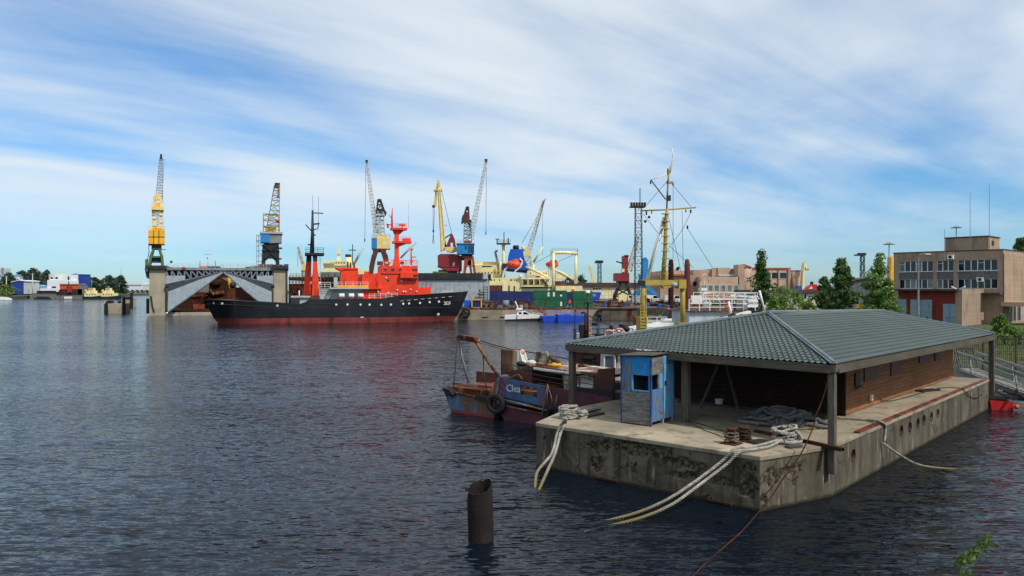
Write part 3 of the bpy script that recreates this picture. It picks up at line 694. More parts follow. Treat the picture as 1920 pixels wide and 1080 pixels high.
for px, e, f in ((1050, 1011, 1003), (1056, 1029, 1012)):
    laid(m, smoothpath([ray_z(1062, 784, DZ + .3), ray_z(px + 4, 794, DZ + .1)] + off_path([(px, 801, -.06), (px - 6, 815, -.15), (px - 15, 850, -.7), (e - 3, 884, -1.4), (f, 916, -2.1), (f - 6, 935, -2.8)]), 6), .05, .25)
loops(m, zz(B4, DZ + .04), .24, 9, .4, .05, .08); loops(m, zz(B4 + V((.4, .1, 0)), DZ + .0), .2, 5, .3, .05, .12)
one('mooring_rope', 'pale rope bundle and two tails hanging down the pontoon corner by the old workboat', 'rope', m, 'rope_white', zz(B4, 0), smooth=True)
sp = pw((XR + .05, 0))
sd = lambda px, py, k=0: ray_pl(px, py, sp + pt.ax * k, pt.ax)
m = M(); laid(m, smoothpath([ray_z(1568, 783, DZ + .05), ray_z(1600, 785, DZ + .05), ray_z(1632, 788, DZ + .05), sd(1652, 791), sd(1660, 799), sd(1660, 812), sd(1658, 828)], 6), .042)
laid(m, smoothpath([sd(1655, 830), sd(1668, 840, .2), sd(1690, 855, .5), sd(1724, 872, 1.1), ray_z(1776, 879, .0), ray_z(1838, 880, -.03)], 8), .042)
one('mooring_rope', 'grey rope over the red deck edge trailing out onto the water by the portholes', 'rope', m, 'rope_white', zz(sd(1655, 830), 0), smooth=True)
m = M(); pc = ray_z(1466, 796, DZ); ex_, ey_ = pt.ax, pt.ay
for k in range(5):                                     # each hawser wanders over the heap in overlapping coils
    pts = []; cx, cy = random.uniform(-.6, .6), random.uniform(-.4, .4); a = random.uniform(0, 6); sg = random.choice((-1, 1)); rc = random.uniform(.4, .6)
    for i in range(70):
        a += sg * .45
        if i % 14 == 13: sg = -sg; cx, cy = random.uniform(-.9, .9), random.uniform(-.6, .6); rc = random.uniform(.3, .6)
        x, y = cx + rc * math.cos(a), cy + rc * .8 * math.sin(a); e = min(1, math.hypot(x / 1.5, y / 1.15))
        pts.append(pc + ex_ * x + ey_ * (y + .1) + V((0, 0, .06 + (.08 + .1 * k) * (1 - e ** 2) * random.uniform(.85, 1.1))))
    m.tube(smoothpath(pts, 4), .06, 6)
one('rope_pile', 'big heap of tangled dark grey hawser on the boathouse deck', 'rope', m, 'rope_grey', pc, smooth=True)
m = M(); qc = ray_z(1503, 804, DZ); 
for i in range(6): laid(m, smoothpath([qc + V((random.uniform(-.6, .6), random.uniform(-.3, .3), .04)) for _ in range(5)], 5), .04)
one('rope_pile', 'small flat tangle of white line at the foot of the dark rope heap', 'rope', m, 'rope_white', qc, smooth=True)
for B, s_, lab in ((B1, .16, 'thin grey line wound round the bow edge bollard'), (B2, .17, 'brown frayed line wound round the squat bollard')):
    m = M(); loops(m, zz(B, DZ + .08), s_, 5, .26, .025, .1)
    one('rope_coil', lab, 'rope', m, 'rope_thin' if B is B1 else 'rope_brown', B, smooth=True)
m = M(); a, b = ray_z(1416, 806, DZ + .07), ray_z(1580, 840, DZ + .07); d = (b - a).normalized(); s_ = d.cross(V((0, 0, 1)))
m.bar(a, b, .16, .02); m.bar(a + s_ * .07 - V((0, 0, .05)), b + s_ * .07 - V((0, 0, .05)), .02, .1); m.bar(a - s_ * .07 - V((0, 0, .05)), b - s_ * .07 - V((0, 0, .05)), .02, .1)
one('steel_beam', 'rusty steel channel beam lying across the deck and sticking out over the edge', 'beam', m, 'rust_dark', a)
for (px, py), (qx, qy), w, lab in (((1078, 784), (1128, 774), .3, 'grey plank lying beside the pale rope bundle'), ((1082, 780), (1122, 770), .22, 'short dark board on top of the grey plank'), ((1412, 826), (1440, 832), .55, 'dark rubber mat on the deck between the bollards'), ((1722, 733), (1756, 730), .4, 'flat dark board on the side walkway near the boathouse wall'), ((1476, 838), (1500, 835), .2, 'small broken slat on the bow edge beside the white rope')):
    a, b = ray_z(px, py, DZ + .04), ray_z(qx, qy, DZ + .04)
    if 'on top' in lab: a.z += .06; b.z += .06
    o = one('loose_plank' if 'mat' not in lab else 'rubber_mat', lab, 'plank' if 'mat' not in lab else 'mat', M().bar(a, b, w, .06), 'plank' if 'dark' not in lab else 'dark_steel', a)
wall_pt = lambda px, py: ray_pl(px, py, pw((0, HV0 - .35)), pt.ay)
t = T('plank_trestle', 'pair of planks leaning together as an A inside the open boathouse', 'trestle', ray_z(1346, 765, DZ), PA)
for q in ((1312, 766, 1352, 676), (1384, 768, 1350, 676)):
    a = ray_z(q[0], q[1], DZ); b = V((*(a + (ray_z(1348, 764, DZ) - a) * .9 + pt.ay * .3).xy, DZ + 1.85)); t.part('plank', M().bar(t.to(a), t.to(b), .1, .05), 'weathered')
bc = ray_z(1348, 762, DZ); t = T('bucket', 'white plastic bucket on the floor between the leaning planks', 'bucket', bc)
t.part('body', M().lathe((0, 0, 0), [(.11, 0), (.15, .27), (.16, .27), (.16, .29), (.145, .29), (.12, .04)], 16), 'bucket', smooth=False)
t.part('handle', M().tube([(.155 * math.cos(a), -.02, .27 - .1 * math.sin(a)) for a in [math.pi * i / 8 for i in range(9)]], .006, 4), 'dark')
# wire and cable
rp = lambda px, py, Y: P(px, py, Y)
m = M(); m.tube(smoothpath([pw((8.7, 2.5, 3.4)), rp(1549, 725, 22.0), rp(1538, 760, 21.6), rp(1528, 782, 21.4), rp(1525, 800, 21.3), rp(1505, 845, 21), rp(1482, 880, 20.7), rp(1468, 898, 20.4), rp(1447, 930, 20), rp(1428, 954, 19.5), rp(1389, 998, 18), rp(1330, 1050, 16), rp(1290, 1090, 14.6), rp(1250, 1130, 13.5)], 5), .018, 5)
one('wire_rope', 'kinked rusty wire hanging from the boathouse post down past the bow', 'wire', m, 'rust_dark', pw((8.7, 2.5, DZ)), smooth=True)
m = M(); m.tube(smoothpath([ray_z(1640, 742, DZ + .35), ray_z(1662, 752, DZ + .05), ray_z(1700, 745, DZ + .02), ray_z(1760, 728, DZ + .03), ray_z(1800, 728, DZ + .03), sd(1806, 729), sd(1818, 742), sd(1832, 746), sd(1842, 738)], 6), .018, 5)
one('power_cable', 'thin black cable running from the wall socket along the side walkway', 'cable', m, 'dark', ray_z(1700, 745, DZ), smooth=True)
m = M(); m.tube(smoothpath([pw((3.75, 3.4, DZ + .1)), ray_z(1320, 806, DZ + .02), ray_z(1345, 815, DZ + .02), B1 + V((0, 0, .1))], 5), .014, 4); m.tube(smoothpath([pw((3.75, 3.4, DZ + .1)), ray_z(1318, 796, DZ + .02), ray_z(1350, 806, DZ + .02), B2 + V((0, 0, .2))], 5), .014, 4)
one('thin_line', 'thin dark lines on the deck from the middle post to the bollards', 'line', m, 'rope_brown', pw((3.75, 3.4, DZ)), smooth=True)
# ------------------------------------------------------------------ broken pile in the water
Yp = gY(1012); pl = P(902, 1012, Yp)
m = M(); r, n = .31, 28
def top(a): return 1.26 + .1 * math.sin(a * 1 + .6) + (-.22 if 2.5 < a < 3.5 else 0) + .035 * mn.noise(V((a * 4, 1, 2))) + (.05 if .2 < a < .9 else 0)
for rr, zt_ in ((r, 1), (r - .025, 1)):
    for zz_ in range(8):
        for k in range(n):
            a = 2 * math.pi * k / n; z = -.8 + (top(a) + .8) * zz_ / 7
            m.v.append((pl.x + (rr + .006 * mn.noise(V((a * 3, z * 3, 0)))) * math.cos(a) - .03 * z, Yp + rr * math.sin(a), z))
for k in range(n):
    q = (k + 1) % n
    for j in range(7):
        m.f.append((j * n + k, j * n + q, (j + 1) * n + q, (j + 1) * n + k)); b = 8 * n; m.f.append((b + j * n + q, b + j * n + k, b + (j + 1) * n + k, b + (j + 1) * n + q))
    m.f.append((7 * n + k, 7 * n + q, 15 * n + q, 15 * n + k))
one('steel_pile', 'lone rusted hollow steel pile with torn top standing in open water', 'pile', m, 'pile_steel', pl)
# ------------------------------------------------------------------ old catamaran workboat moored against the pontoon
wb = T('derelict_workboat', 'derelict blue and plum workboat with rusty lifting frame moored against the pontoon', 'workboat', (-2.9, 37.6, 0), PA)
def hullbox(t, name, mat, pts, o0, o1, lower=None):
    return t.spec([('K', name, mat, pts, o0, o1)])
m = M()                                            # flared blue hull: loft of near outline and narrower far one
q0 = [wb.at(*p, 0) for p in ((832, 732), (929, 753), (924, 800), (852, 792))]; q1 = [V((p.x + (.25 if i in (0, 3) else 0), 3.2, p.z)) for i, p in enumerate(q0)]
m.add(q0 + q1, [(0, 3, 2, 1), (4, 5, 6, 7), (0, 1, 5, 4), (1, 2, 6, 5), (2, 3, 7, 6), (3, 0, 4, 7)]); wb.part('port_hull', m, 'old_blue')
wb.spec([('K', 'keel_strip', 'red_boot', [(846, 767), (926, 778), (926, 800), (852, 792)], -.012, 0),
    ('R', 'gunwale', 'rust', [(830, 731, -.03), (880, 742, -.05), (930, 752, -.05)], .05), ('K', 'bow_fender', 'rubber', [(829, 727), (842, 731), (848, 740), (836, 743)], -.25, .4),
    ('B', 'deck', 'rust', 838, 930, 735, 738, .15, 3.0), ('B', 'rubbing_bar', 'dark', 890, 912, 744, 750, -.12, .0),
    ('B', 'thwart', 'weathered', 848, 900, 723, 727, 1.3, 1.7), ('B', 'thwart', 'plank', 852, 898, 728, 732, .6, 1.2), ('B', 'hatch_box', 'rust_white', 856, 892, 730, 737, .9, 2.0), ('B', 'hatch_box', 'rust_red', 896, 922, 724, 737, .8, 2.2),
    ('K', 'starboard_hull', 'plum', [(926, 756), (1016, 777), (1150, 808), (1150, 865), (1008, 820), (992, 799), (946, 789)], -.02, 3.3),
    ('R', 'rubbing_strake', 'old_blue', [(936, 748, -.06), (1018, 768, -.06), (1080, 783, -.06), (1146, 798, -.06)], .055),
    ('R', 'knuckle_rail', 'rust', [(928, 757, -.05), (1016, 776, -.06), (1075, 790, -.06), (1146, 806, -.06)], .05)])
m = M()
for k in ([(938, 708), (975, 715), (975, 751), (932, 742)], [(975, 715), (1007, 721.5), (1007, 728), (975, 721.5)], [(975, 740), (1007, 746), (1007, 759), (975, 751)], [(1007, 721.5), (1021, 724), (1021, 763), (1007, 759)]):
    m.prism([wb.at(*p, .0) for p in k], (0, .06, 0))
bulw = wb.part('bulwark', m, 'bulwark_blue', label='blue bulwark with white hand-painted letters and a cut-out')
a = wb.at(962, 729, -.006); text('Clea', 'lettering', 'white_dirty', bulw, Matrix.Translation(a) @ Matrix.Rotation(R(-2), 4, 'Y') @ FRONT, .47, .004)
wb.spec([('K', 'bulwark', 'plum', [(1021, 724), (1066, 731), (1148, 746), (1148, 800), (1021, 764)], .0, .06), ('K', 'bow_cheek', 'old_blue', [(927, 718), (936, 703), (941, 706), (934, 742), (922, 742)], .0, .5),
    ('B', 'cover_plate', 'brown_plate', 893, 934, 700, 735, 2.4, 2.5), ('B', 'inner_floor', 'rust', 945, 1148, 752, 756, .2, 3.2), ('B', 'winch_drum', 'rust_white', 980, 1004, 727, 745, .8, 1.4),
    ('B', 'locker', 'rust', 939, 961, 657, 712, 1.0, 1.7), ('B', 'locker_side', 'rust_white', 961, 970, 658, 700, 1.05, 1.65), ('K', 'ventilator', 'white_dirty', [(966, 660), (974, 658), (984, 694), (968, 696)], 1.2, 1.6),
    ('K', 'cabin_side', 'brown_plate', [(945, 699), (998, 686), (998, 730), (945, 722)], .9, .96), ('K', 'cabin_roof', 'rust_white', [(985, 684), (1000, 685), (1066, 694), (1150, 703), (1150, 708), (1066, 699), (1000, 690)], .75, 3.0),
    ('B', 'cabin_back', 'rust_dark', 985, 1150, 690, 752, 2.9, 3.0), ('K', 'roof_lining', 'white', [(1000, 689), (1066, 698), (1066, 701), (1000, 693)], .68, .745),
    ('K', 'engine_casing', 'rust_white', [(1054, 703), (1068, 699), (1072, 734), (1058, 732)], .8, 1.5), ('K', 'fuel_tank', 'rust_white', [(1076, 706), (1116, 700), (1110, 724), (1080, 728)], 1.1, 1.9), ('K', 'engine_block', 'white_dirty', [(1082, 722), (1112, 718), (1110, 732), (1082, 732)], .7, 1.1),
    ('K', 'side_plate', 'brown_plate', [(1114, 712), (1122, 692), (1152, 690), (1152, 735), (1114, 732)], .5, .56), ('B', 'toe_rail', 'dark', 1072, 1150, 733, 748, .02, .1),
    ('S', 'crate_frame', 'rust_white', [[(1006, 688, 1.2), (1005, 661, 1.2), (1026, 662, 1.2), (1028, 688, 1.2)], [(1008, 674, 1.2), (1026, 675, 1.2)], [(1005, 661, 1.2), (1004, 660, 1.7), (1025, 661, 1.7), (1026, 662, 1.2)]], .09), ('B', 'crate_panel', 'rust_white', 1007, 1025, 664, 686, 1.22, 1.25),
    ('R', 'torn_sheet', 'rust', [(1030, 668, 1.3), (1036, 675, 1.2), (1046, 678, 1.2), (1052, 683, 1.3)], .09), ('R', 'torn_sheet', 'crane_yellow', [(1028, 684, 1.1), (1040, 686, 1.0), (1052, 684, 1.1)], .08),
    ('D', 'float', 'white_dirty', 998, 680, 7, 1.2, (1.3, 1, .6)), ('D', 'float', 'rust_white', 1014, 683, 6, 1.0, (1.2, 1, .6)), ('D', 'float', 'dark', 977, 682, 6, 1.1, (1.3, 1, .6)), ('K', 'tarpaulin', 'rust_white', [(975, 690), (990, 678), (1004, 681), (1012, 690)], 1.1, 2.2),
    ('R', 'lifting_leg', 'rust', [(889, 636, .9), (905, 661, .85), (919, 684, .7), (936, 706, .3)], .075, 8), ('R', 'lifting_leg', 'metal_grey', [(859, 636, .9), (866, 670, 1.2), (880, 722, 1.6)], .065, 8), ('K', 'lifting_head', 'rust', [(855, 630), (862, 628), (888, 633), (893, 640), (886, 642), (860, 638)], .75, 1.05),
    ('R', 'hoist_line', 'rope_brown', [(857, 634, .8), (854, 690, .4), (850, 728, .1), (843, 731, .1)], .03, 5), ('R', 'hoist_line', 'dark', [(906, 664, .8), (907, 700, .5), (914, 742, .1)], .03, 5),
    ('R', 'stay', 'dark', [(878, 631, .9), (920, 645, 1.2), (962, 656, 1.4), (1004, 662, 1.5), (1066, 673, 2.2)], .025, 5), ('R', 'stay', 'rope_thin', [(890, 640, .9), (940, 654, 1.4), (962, 658, 1.4)], .018, 4), ('D', 'pulley', 'life_ring', 979, 660, 4, 1.4),
    ('G', 'railing', 'dark_steel', [(941, 707, .1), (1030, 725, .1), (1148, 746, .1)], .62, .018, 1.6), ('R', 'lashing', 'rope_thin', [(936, 706, .1), (958, 708, 0), (972, 702, .1), (979, 710, .0)], .03, 5),
    ('R', 'lashing', 'rope_thin', [(1028, 722, -.05), (1024, 735, -.1), (1018, 770, -.1), (1017, 782, -.1)], .035, 5), ('R', 'lashing', 'rope_thin', [(1028, 722, -.05), (1026, 745, -.1), (1026, 768, -.1)], .03, 5), ('R', 'lashing', 'rope_thin', [(1026, 720, -.05), (1034, 745, -.1), (1036, 762, -.1)], .025, 5)])
random.seed(44)
for i in range(26):                                  # loose scrap heaped on the cabin top and the decks
    if i < 14: px = random.uniform(985, 1110); py = 684 + (px - 985) * .11; off = random.uniform(1.0, 2.8)
    elif i < 20: px = random.uniform(845, 925); py = 731 + (px - 845) * .05; off = random.uniform(.4, 2.6)
    else: px = random.uniform(1000, 1120); py = 742; off = random.uniform(.6, 2.2)
    p = wb.at(px, py, off); m_ = M(); w_, h_ = random.uniform(.12, .4), random.uniform(.08, .35)
    k = i % 4
    if k == 0: m_.box(p.x - w_, p.x + w_ * .7, off, off + w_, p.z - .04, p.z + h_)
    elif k == 1: m_.bar((p.x - w_ * 1.6, off, p.z), (p.x + w_ * 1.6, off + random.uniform(-.4, .4), p.z + h_), .07)
    elif k == 2: m_.lathe((p.x, off, p.z - .03), [(w_ * .5, 0), (w_ * .55, h_)], 10)
    else: m_.tube(smoothpath([(p.x + random.uniform(-.35, .35), off + random.uniform(-.2, .2), p.z + random.uniform(0, .12)) for _ in range(6)], 4), .03, 5)
    wb.part('scrap', m_, ('rust', 'rust_white', 'rust_dark', 'rope_thin', 'metal_grey', 'brown_plate', 'weathered')[random.randrange(7)])
def tyre(name, label, c, r, ang, w=.2, tilt=0):
    t = T(name, label, 'tyre', c, ang)
    prof = [(r * .55, -w * .4), (r * .72, -w * .5), (r * .93, -w * .45), (r, -w * .2), (r, w * .2), (r * .93, w * .45), (r * .72, w * .5), (r * .55, w * .4)]
    m = M(); n = 28
    for rr, y in prof:
        for k in range(n):
            a = 2 * math.pi * k / n; q = rr * (1 + (.012 if k % 2 and rr > r * .9 else 0)); m.v.append((q * math.cos(a), y + tilt * q * math.sin(a), q * math.sin(a)))
    L = len(prof)
    for i in range(L):
        for k in range(n): m.f.append((i * n + k, i * n + (k + 1) % n, ((i + 1) % L) * n + (k + 1) % n, ((i + 1) % L) * n + k))
    t.part('casing', m, 'rubber', smooth=False); t.part('hanger', M().rod((0, 0, r * .8), (.05, .1, r * 1.9), .02, 5), 'rope_thin')
pA = wb.at(930, 757, -.2); tyre('tyre_fender', 'big black tyre fender hung between the blue and plum hulls', wb.O + wb.ax * pA.x + wb.ay * pA.y + V((0, 0, pA.z)), .47, PA + R(15), .3)
pA = wb.at(1040, 782, -.18); tyre('tyre_fender', 'dark tyre fender squeezed between the plum hull and the pontoon corner', wb.O + wb.ax * pA.x + wb.ay * pA.y + V((0, 0, pA.z)), .5, PA, .26)
# ------------------------------------------------------------------ black tug behind it
tg = T('black_tug', 'black tug with railed wheelhouse roof and two lifebuoys behind the boathouse roof', 'tug', (4.4, 43.5, 0), R(-20))
tg.spec([('K', 'hull', 'black_hull', [(1048, 722), (1180, 716), (1192, 790), (1066, 800)], 0, 3.6), ('B', 'deckhouse', 'brown_plate', 1080, 1128, 655, 722, .6, 3.0), ('B', 'wheelhouse_roof', 'dark_steel', 1072, 1188, 646, 651, .2, 3.2),
    ('B', 'cabin', 'white_dirty', 1126, 1162, 658, 712, .5, 1.6), ('B', 'companion_roof', 'dark_steel', 1086, 1112, 668, 672, .3, .6), ('C', 'fog_bell', 'dark', 1097, 658, 664, 3, .3), ('D', 'deck_lamp', 'rust', 1080, 659, 3, .3),
    ('S', 'ladder', 'dark_steel', [[(1088, 680, .4), (1122, 686, .4)], [(1090, 672, .4), (1124, 678, .4)], [(1092, 672, .4), (1090, 684, .4)], [(1102, 674, .4), (1100, 686, .4)], [(1112, 676, .4), (1110, 688, .4)]], .04)])
pane = tg.part('porthole', M().box(tg.at(1136, 680, .5).x, tg.at(1150, 680, .5).x, .44, .52, tg.at(1140, 692, .5).z, tg.at(1140, 668, .5).z), 'glass_pale')
tg.part('window_rim', M().tube([tg.at(px, py, .46) for px, py in ((1136, 666), (1150, 666), (1153, 670), (1153, 690), (1150, 694), (1136, 694), (1133, 690), (1133, 670))], .05, 5, True), 'white')
tg.spec([('G', 'railing', 'black_steel', [(1076, 648, .3), (1120, 648, .3), (1186, 648, .3)], .95, .02, .8), ('G', 'railing', 'black_steel', [(1080, 646, 3), (1186, 646, 3)], .95, .02, 1.2),
    ('C', 'mast', 'black_steel', 1102, 550, 648, 1.7, 1.4), ('C', 'exhaust', 'rust_dark', 1098, 588, 648, 2.6, 1.2), ('R', 'exhaust_elbow', 'black_steel', [(1098, 588, 1.2), (1095, 585, 1.2), (1090, 588, 1.2)], .06), ('D', 'mast_lamp', 'white', 1102, 548, 4.5, 1.4, (1, 1, .8)), ('B', 'mast_step', 'black_steel', 1094, 1111, 567, 569, 1.2, 1.6), ('C', 'whip', 'rust_dark', 1078, 584, 648, .8, .4), ('D', 'whip_lamp', 'rust', 1079, 582, 2.2, .4),
    ('B', 'funnel_box', 'black_steel', 1085, 1092, 609, 645, .8, 1.2), ('C', 'light_pole', 'black_steel', 1123, 592, 648, .7, 1.0), ('D', 'horn', 'dark', 1124, 590, 3.6, 1.0), ('R', 'antenna_wire', 'dark', [(1104, 592, 1.2), (1125, 603, 1.0), (1148, 611, .6)], .025, 4),
    ('B', 'spotlight', 'black_steel', 1109, 1114, 605, 611, .8, 1.1), ('B', 'spotlight', 'black_steel', 1114.5, 1119, 605, 611, .8, 1.1), ('C', 'spotlight_post', 'black_steel', 1119, 610, 648, .7, 1.0), ('B', 'spotlight', 'black_steel', 1160, 1164, 608, 616, .5, .8), ('B', 'spotlight', 'black_steel', 1165, 1169, 608, 616, .5, .8), ('C', 'spotlight_post', 'black_steel', 1164, 616, 648, .7, .7),
    ('B', 'spotlight', 'black_steel', 1142, 1148, 611, 619, .5, .8), ('C', 'spotlight_post', 'black_steel', 1146, 618, 648, .7, .7), ('D', 'searchlight', 'black_steel', 1175, 617, 5.5, .6), ('B', 'locker', 'black_steel', 1115, 1134, 628, 634, .6, 1.2), ('B', 'board', 'life_ring', 1104, 1109, 614, 632, .35, .4), ('B', 'board', 'white', 1081, 1086, 624, 634, .35, .4)])
def lifebuoy(t, name, px, py, r, off, label):
    p = t.at(px, py, off); w = t.O + t.ax * p.x + t.ay * p.y + V((0, 0, p.z))
    b = T('lifebuoy', label, 'lifebuoy', w, t.ang, 'lifebuoys on the tug rail')
    R_ = r * t.mpp(off); b.part('ring', M().tube([(R_ * math.cos(a), 0, R_ * math.sin(a)) for a in [2 * math.pi * i / 20 for i in range(20)]], R_ * .24, 8, True), 'life_ring', smooth=True)
    for a in (.8, 2.35, 3.9, 5.5): b.part('band', M().tube([(R_ * math.cos(a + d), 0, R_ * math.sin(a + d)) for d in (-.12, .12)], R_ * .27, 8), 'rust_red')
lifebuoy(tg, 'a', 1143, 628, 7.5, .15, 'faded pink lifebuoy on the tug rail under the twin spotlights'); lifebuoy(tg, 'b', 1162, 625, 7.5, .15, 'faded pink lifebuoy on the tug rail beside the round searchlight')
# ------------------------------------------------------------------ white ship with the yellow gantry mast and the name board
ds = T('white_ship', 'white railed ship with yellow gantry mast and name board behind the boathouse', 'ship', (11.5, 75, 0), R(12))
rows = [('K', 'hull', 'white_dirty', [(1180, 625), (1290, 607), (1440, 596), (1462, 600), (1440, 672), (1200, 672)], 0, 6.5), ('B', 'deckhouse', 'ship_grey', 1292, 1352, 584, 612, .8, 5), ('B', 'deckhouse', 'white', 1352, 1432, 583, 600, 1.2, 5), ('B', 'deck', 'rust', 1290, 1436, 582, 584, .4, 5.6),
    ('B', 'wall_panel', 'white', 1296, 1318, 554, 570, 2.5, 2.6), ('B', 'wall_panel', 'white', 1322, 1334, 566, 576, 1.5, 2), ('B', 'bunting', 'rust_red', 1318, 1342, 552, 556, 2.4, 2.5), ('B', 'bunting', 'rust_red', 1348, 1370, 552.5, 556.5, 2.4, 2.5),
    ('C', 'post', 'white', 1320, 543, 583, 3.4, .8), ('B', 'post_top', 'white', 1315, 1326, 540, 545, .5, 1.2), ('R', 'radar_ring', 'light_grey', [(1313, 528, .9), (1316, 518, .9), (1322, 514, .9), (1327, 520, .9), (1328, 528, .9)], .07), ('C', 'post', 'light_grey', 1320, 526, 543, 1, .9),
    ('K', 'ramp', 'white', [(1352, 598), (1408, 583), (1410, 593), (1356, 607)], -.6, .2), ('R', 'chain_heap', 'rust', [(1366, 594, -.7), (1374, 588, -.8), (1382, 594, -.7), (1392, 591, -.7)], .16), ('R', 'derrick', 'white', [(1371, 592, .0), (1366, 565, .2)], .14), ('R', 'derrick', 'white', [(1424, 545, .4), (1435, 588, .4)], .12),
    ('B', 'name_post', 'dark_steel', 1408, 1410, 575, 600, .1, .2), ('B', 'cabin_dark', 'dark', 1416, 1430, 578, 592, .5, 2), ('D', 'buoy', 'orange', 1364, 576, 4.5, .3, (1.4, 1, .8)), ('B', 'crate', 'rust_red', 1360, 1367, 561, 572, 1, 1.6), ('D', 'raft', 'white', 1396, 572, 4, .6, (1, 1, 1)), ('B', 'window_box', 'glass_pale', 1380, 1392, 572, 582, .5, 1),
    ('G', 'railing', 'white', [(1292, 583, .3), (1350, 583, .3), (1416, 583, .3)], 1.15, .035, 1.0), ('G', 'railing', 'white', [(1318, 566, .5), (1416, 569, .3)], 1.0, .035, 1.1), ('G', 'railing', 'white', [(1300, 566, 4.5), (1420, 566, 4.5)], 1.0, .03, 1.3),
    ('S', 'awning_frame', 'white', [[(1318, 566, .5), (1318, 551, .5), (1340, 548, .5), (1380, 551, .5), (1422, 557, .5)], [(1318, 556, 3), (1378, 553, 3), (1424, 560, 3)], [(1345, 550, .5), (1340, 556, 3)], [(1384, 552, .5), (1378, 556, 3)], [(1404, 555, .5), (1400, 560, 3)], [(1422, 557, .5), (1418, 562, 3)], [(1360, 549, .5), (1352, 556, 3)]], .09),
    ('B', 'gantry_beam', 'mast_yellow', 1205, 1287, 525, 535, -1.3, -.5), ('K', 'gantry_bracket', 'mast_yellow', [(1240, 534), (1262, 534), (1256, 541), (1246, 541)], -1.25, -.55), ('C', 'gantry_leg', 'mast_yellow', 1206.5, 532, 622, 4, -.9), ('C', 'gantry_leg', 'mast_yellow', 1280, 528, 618, 5, -.9), ('B', 'gantry_head', 'mast_yellow', 1273, 1287, 524, 541, -1.4, -.4), ('B', 'leg_foot', 'mast_yellow', 1272, 1289, 605, 618, -1.4, -.4),
    ('B', 'leg_foot', 'mast_yellow', 1200, 1213, 594, 622, -1.4, -.4), ('S', 'leg_ladder', 'mast_yellow', [[(1201, 540, -1.5), (1201, 615, -1.5)], [(1212, 540, -1.5), (1212, 615, -1.5)]] + [[(1201, y, -1.5), (1212, y, -1.5)] for y in range(542, 616, 6)], .06), ('C', 'cross_pipe', 'mast_yellow', 1206, 526, 533, 6, -.9),
    ('R', 'mast', 'mast_yellow', [(1243, 526, -.9), (1247, 470, -.9), (1249, 405, -.9), (1251, 392, -.9)], [.24, .2, .16, .14], 10), ('R', 'topmast', 'mast_yellow', [(1250, 395, -.9), (1252, 350, -.9), (1254, 322, -.9), (1258, 310, -.9)], .085, 8), ('R', 'pole', 'white', [(1256, 325, -.9), (1261, 300, -.9), (1262, 290, -.9), (1260, 278, -.9)], .07, 6),
    ('R', 'yard', 'mast_yellow', [(1203, 395, -.9), (1250, 393, -.9), (1305, 389, -.9)], .075, 8), ('R', 'gaff', 'dark_steel', [(1220, 337, -.9), (1248, 374, -.9)], .06, 6), ('R', 'gaff', 'cream', [(1220, 338, -.9), (1251, 325, -.9)], .04, 5), ('R', 'boom', 'white', [(1214, 523, -.6), (1228, 470, -.6), (1246, 408, -.6)], .2, 8),
    ('B', 'mast_light', 'dark', 1252, 1258, 366, 376, -1.1, -.7), ('B', 'mast_bracket', 'mast_yellow', 1251, 1263, 340, 344, -1.0, -.8), ('C', 'light_fitting', 'dark', 1262, 342, 348, 1.3, -.9), ('C', 'light_fitting', 'dark', 1252, 316, 328, 1.2, -.9), ('C', 'hanging_lamp', 'dark', 1295, 393, 399, 1.6, -.9), ('C', 'hanging_lamp', 'dark', 1286, 393, 398, 1.2, -.9), ('C', 'hanging_lamp', 'dark', 1212, 396, 403, 1.6, -.9), ('C', 'hanging_lamp', 'dark', 1220, 339, 345, 1.3, -.9), ('C', 'hanging_lamp', 'dark', 1222, 395, 401, 1, -.9),
    ('D', 'insulator', 'dark', 1289, 426, 2.6, -.9, (.7, .7, 1.6)), ('D', 'insulator', 'dark', 1217, 407, 2.3, -.9, (1.3, .7, 1.2)), ('D', 'insulator', 'dark', 1210, 415, 2.3, -.9, (1.4, .7, 1.2)), ('D', 'lamp_globe', 'ship_grey', 1264, 534, 6, -1.8, (1, 1, .9)), ('B', 'bracket', 'dark', 1198, 1210, 526, 536, -1.6, -1.3)]
for a, b in (((1256, 340), (1297, 389)), ((1252, 338), (1212, 385)), ((1297, 395), (1280, 430)), ((1280, 430), (1250, 470)), ((1290, 430), (1336, 502)), ((1252, 400), (1276, 505)), ((1276, 505), (1290, 560)), ((1262, 345), (1262, 500)), ((1279, 395), (1281, 500)), ((1256, 462), (1300, 502)), ((1246, 410), (1218, 505)), ((1205, 400), (1236, 440))):
    rows.append(('R', 'stay', 'dark', [(*a, -.9), (*b, -.9)], .022, 4))
for y in range(400, 520, 14): rows.append(('B', 'rung', 'mast_yellow', 1243, 1256, y, y + 1.2, -1.15, -.75))
ds.spec(rows)
sg = ds.part('name_board', M().prism([ds.at(*p, -.2) for p in ((1402, 576), (1403, 561), (1419, 561), (1421.5, 564), (1422, 573), (1420, 576))], (0, .08, 0)), 'white')
text('ДИКСОН', 'lettering', 'dark', sg, Matrix.Translation(ds.at(1412.3, 568.6, -.215)) @ FRONT, .32, .004)
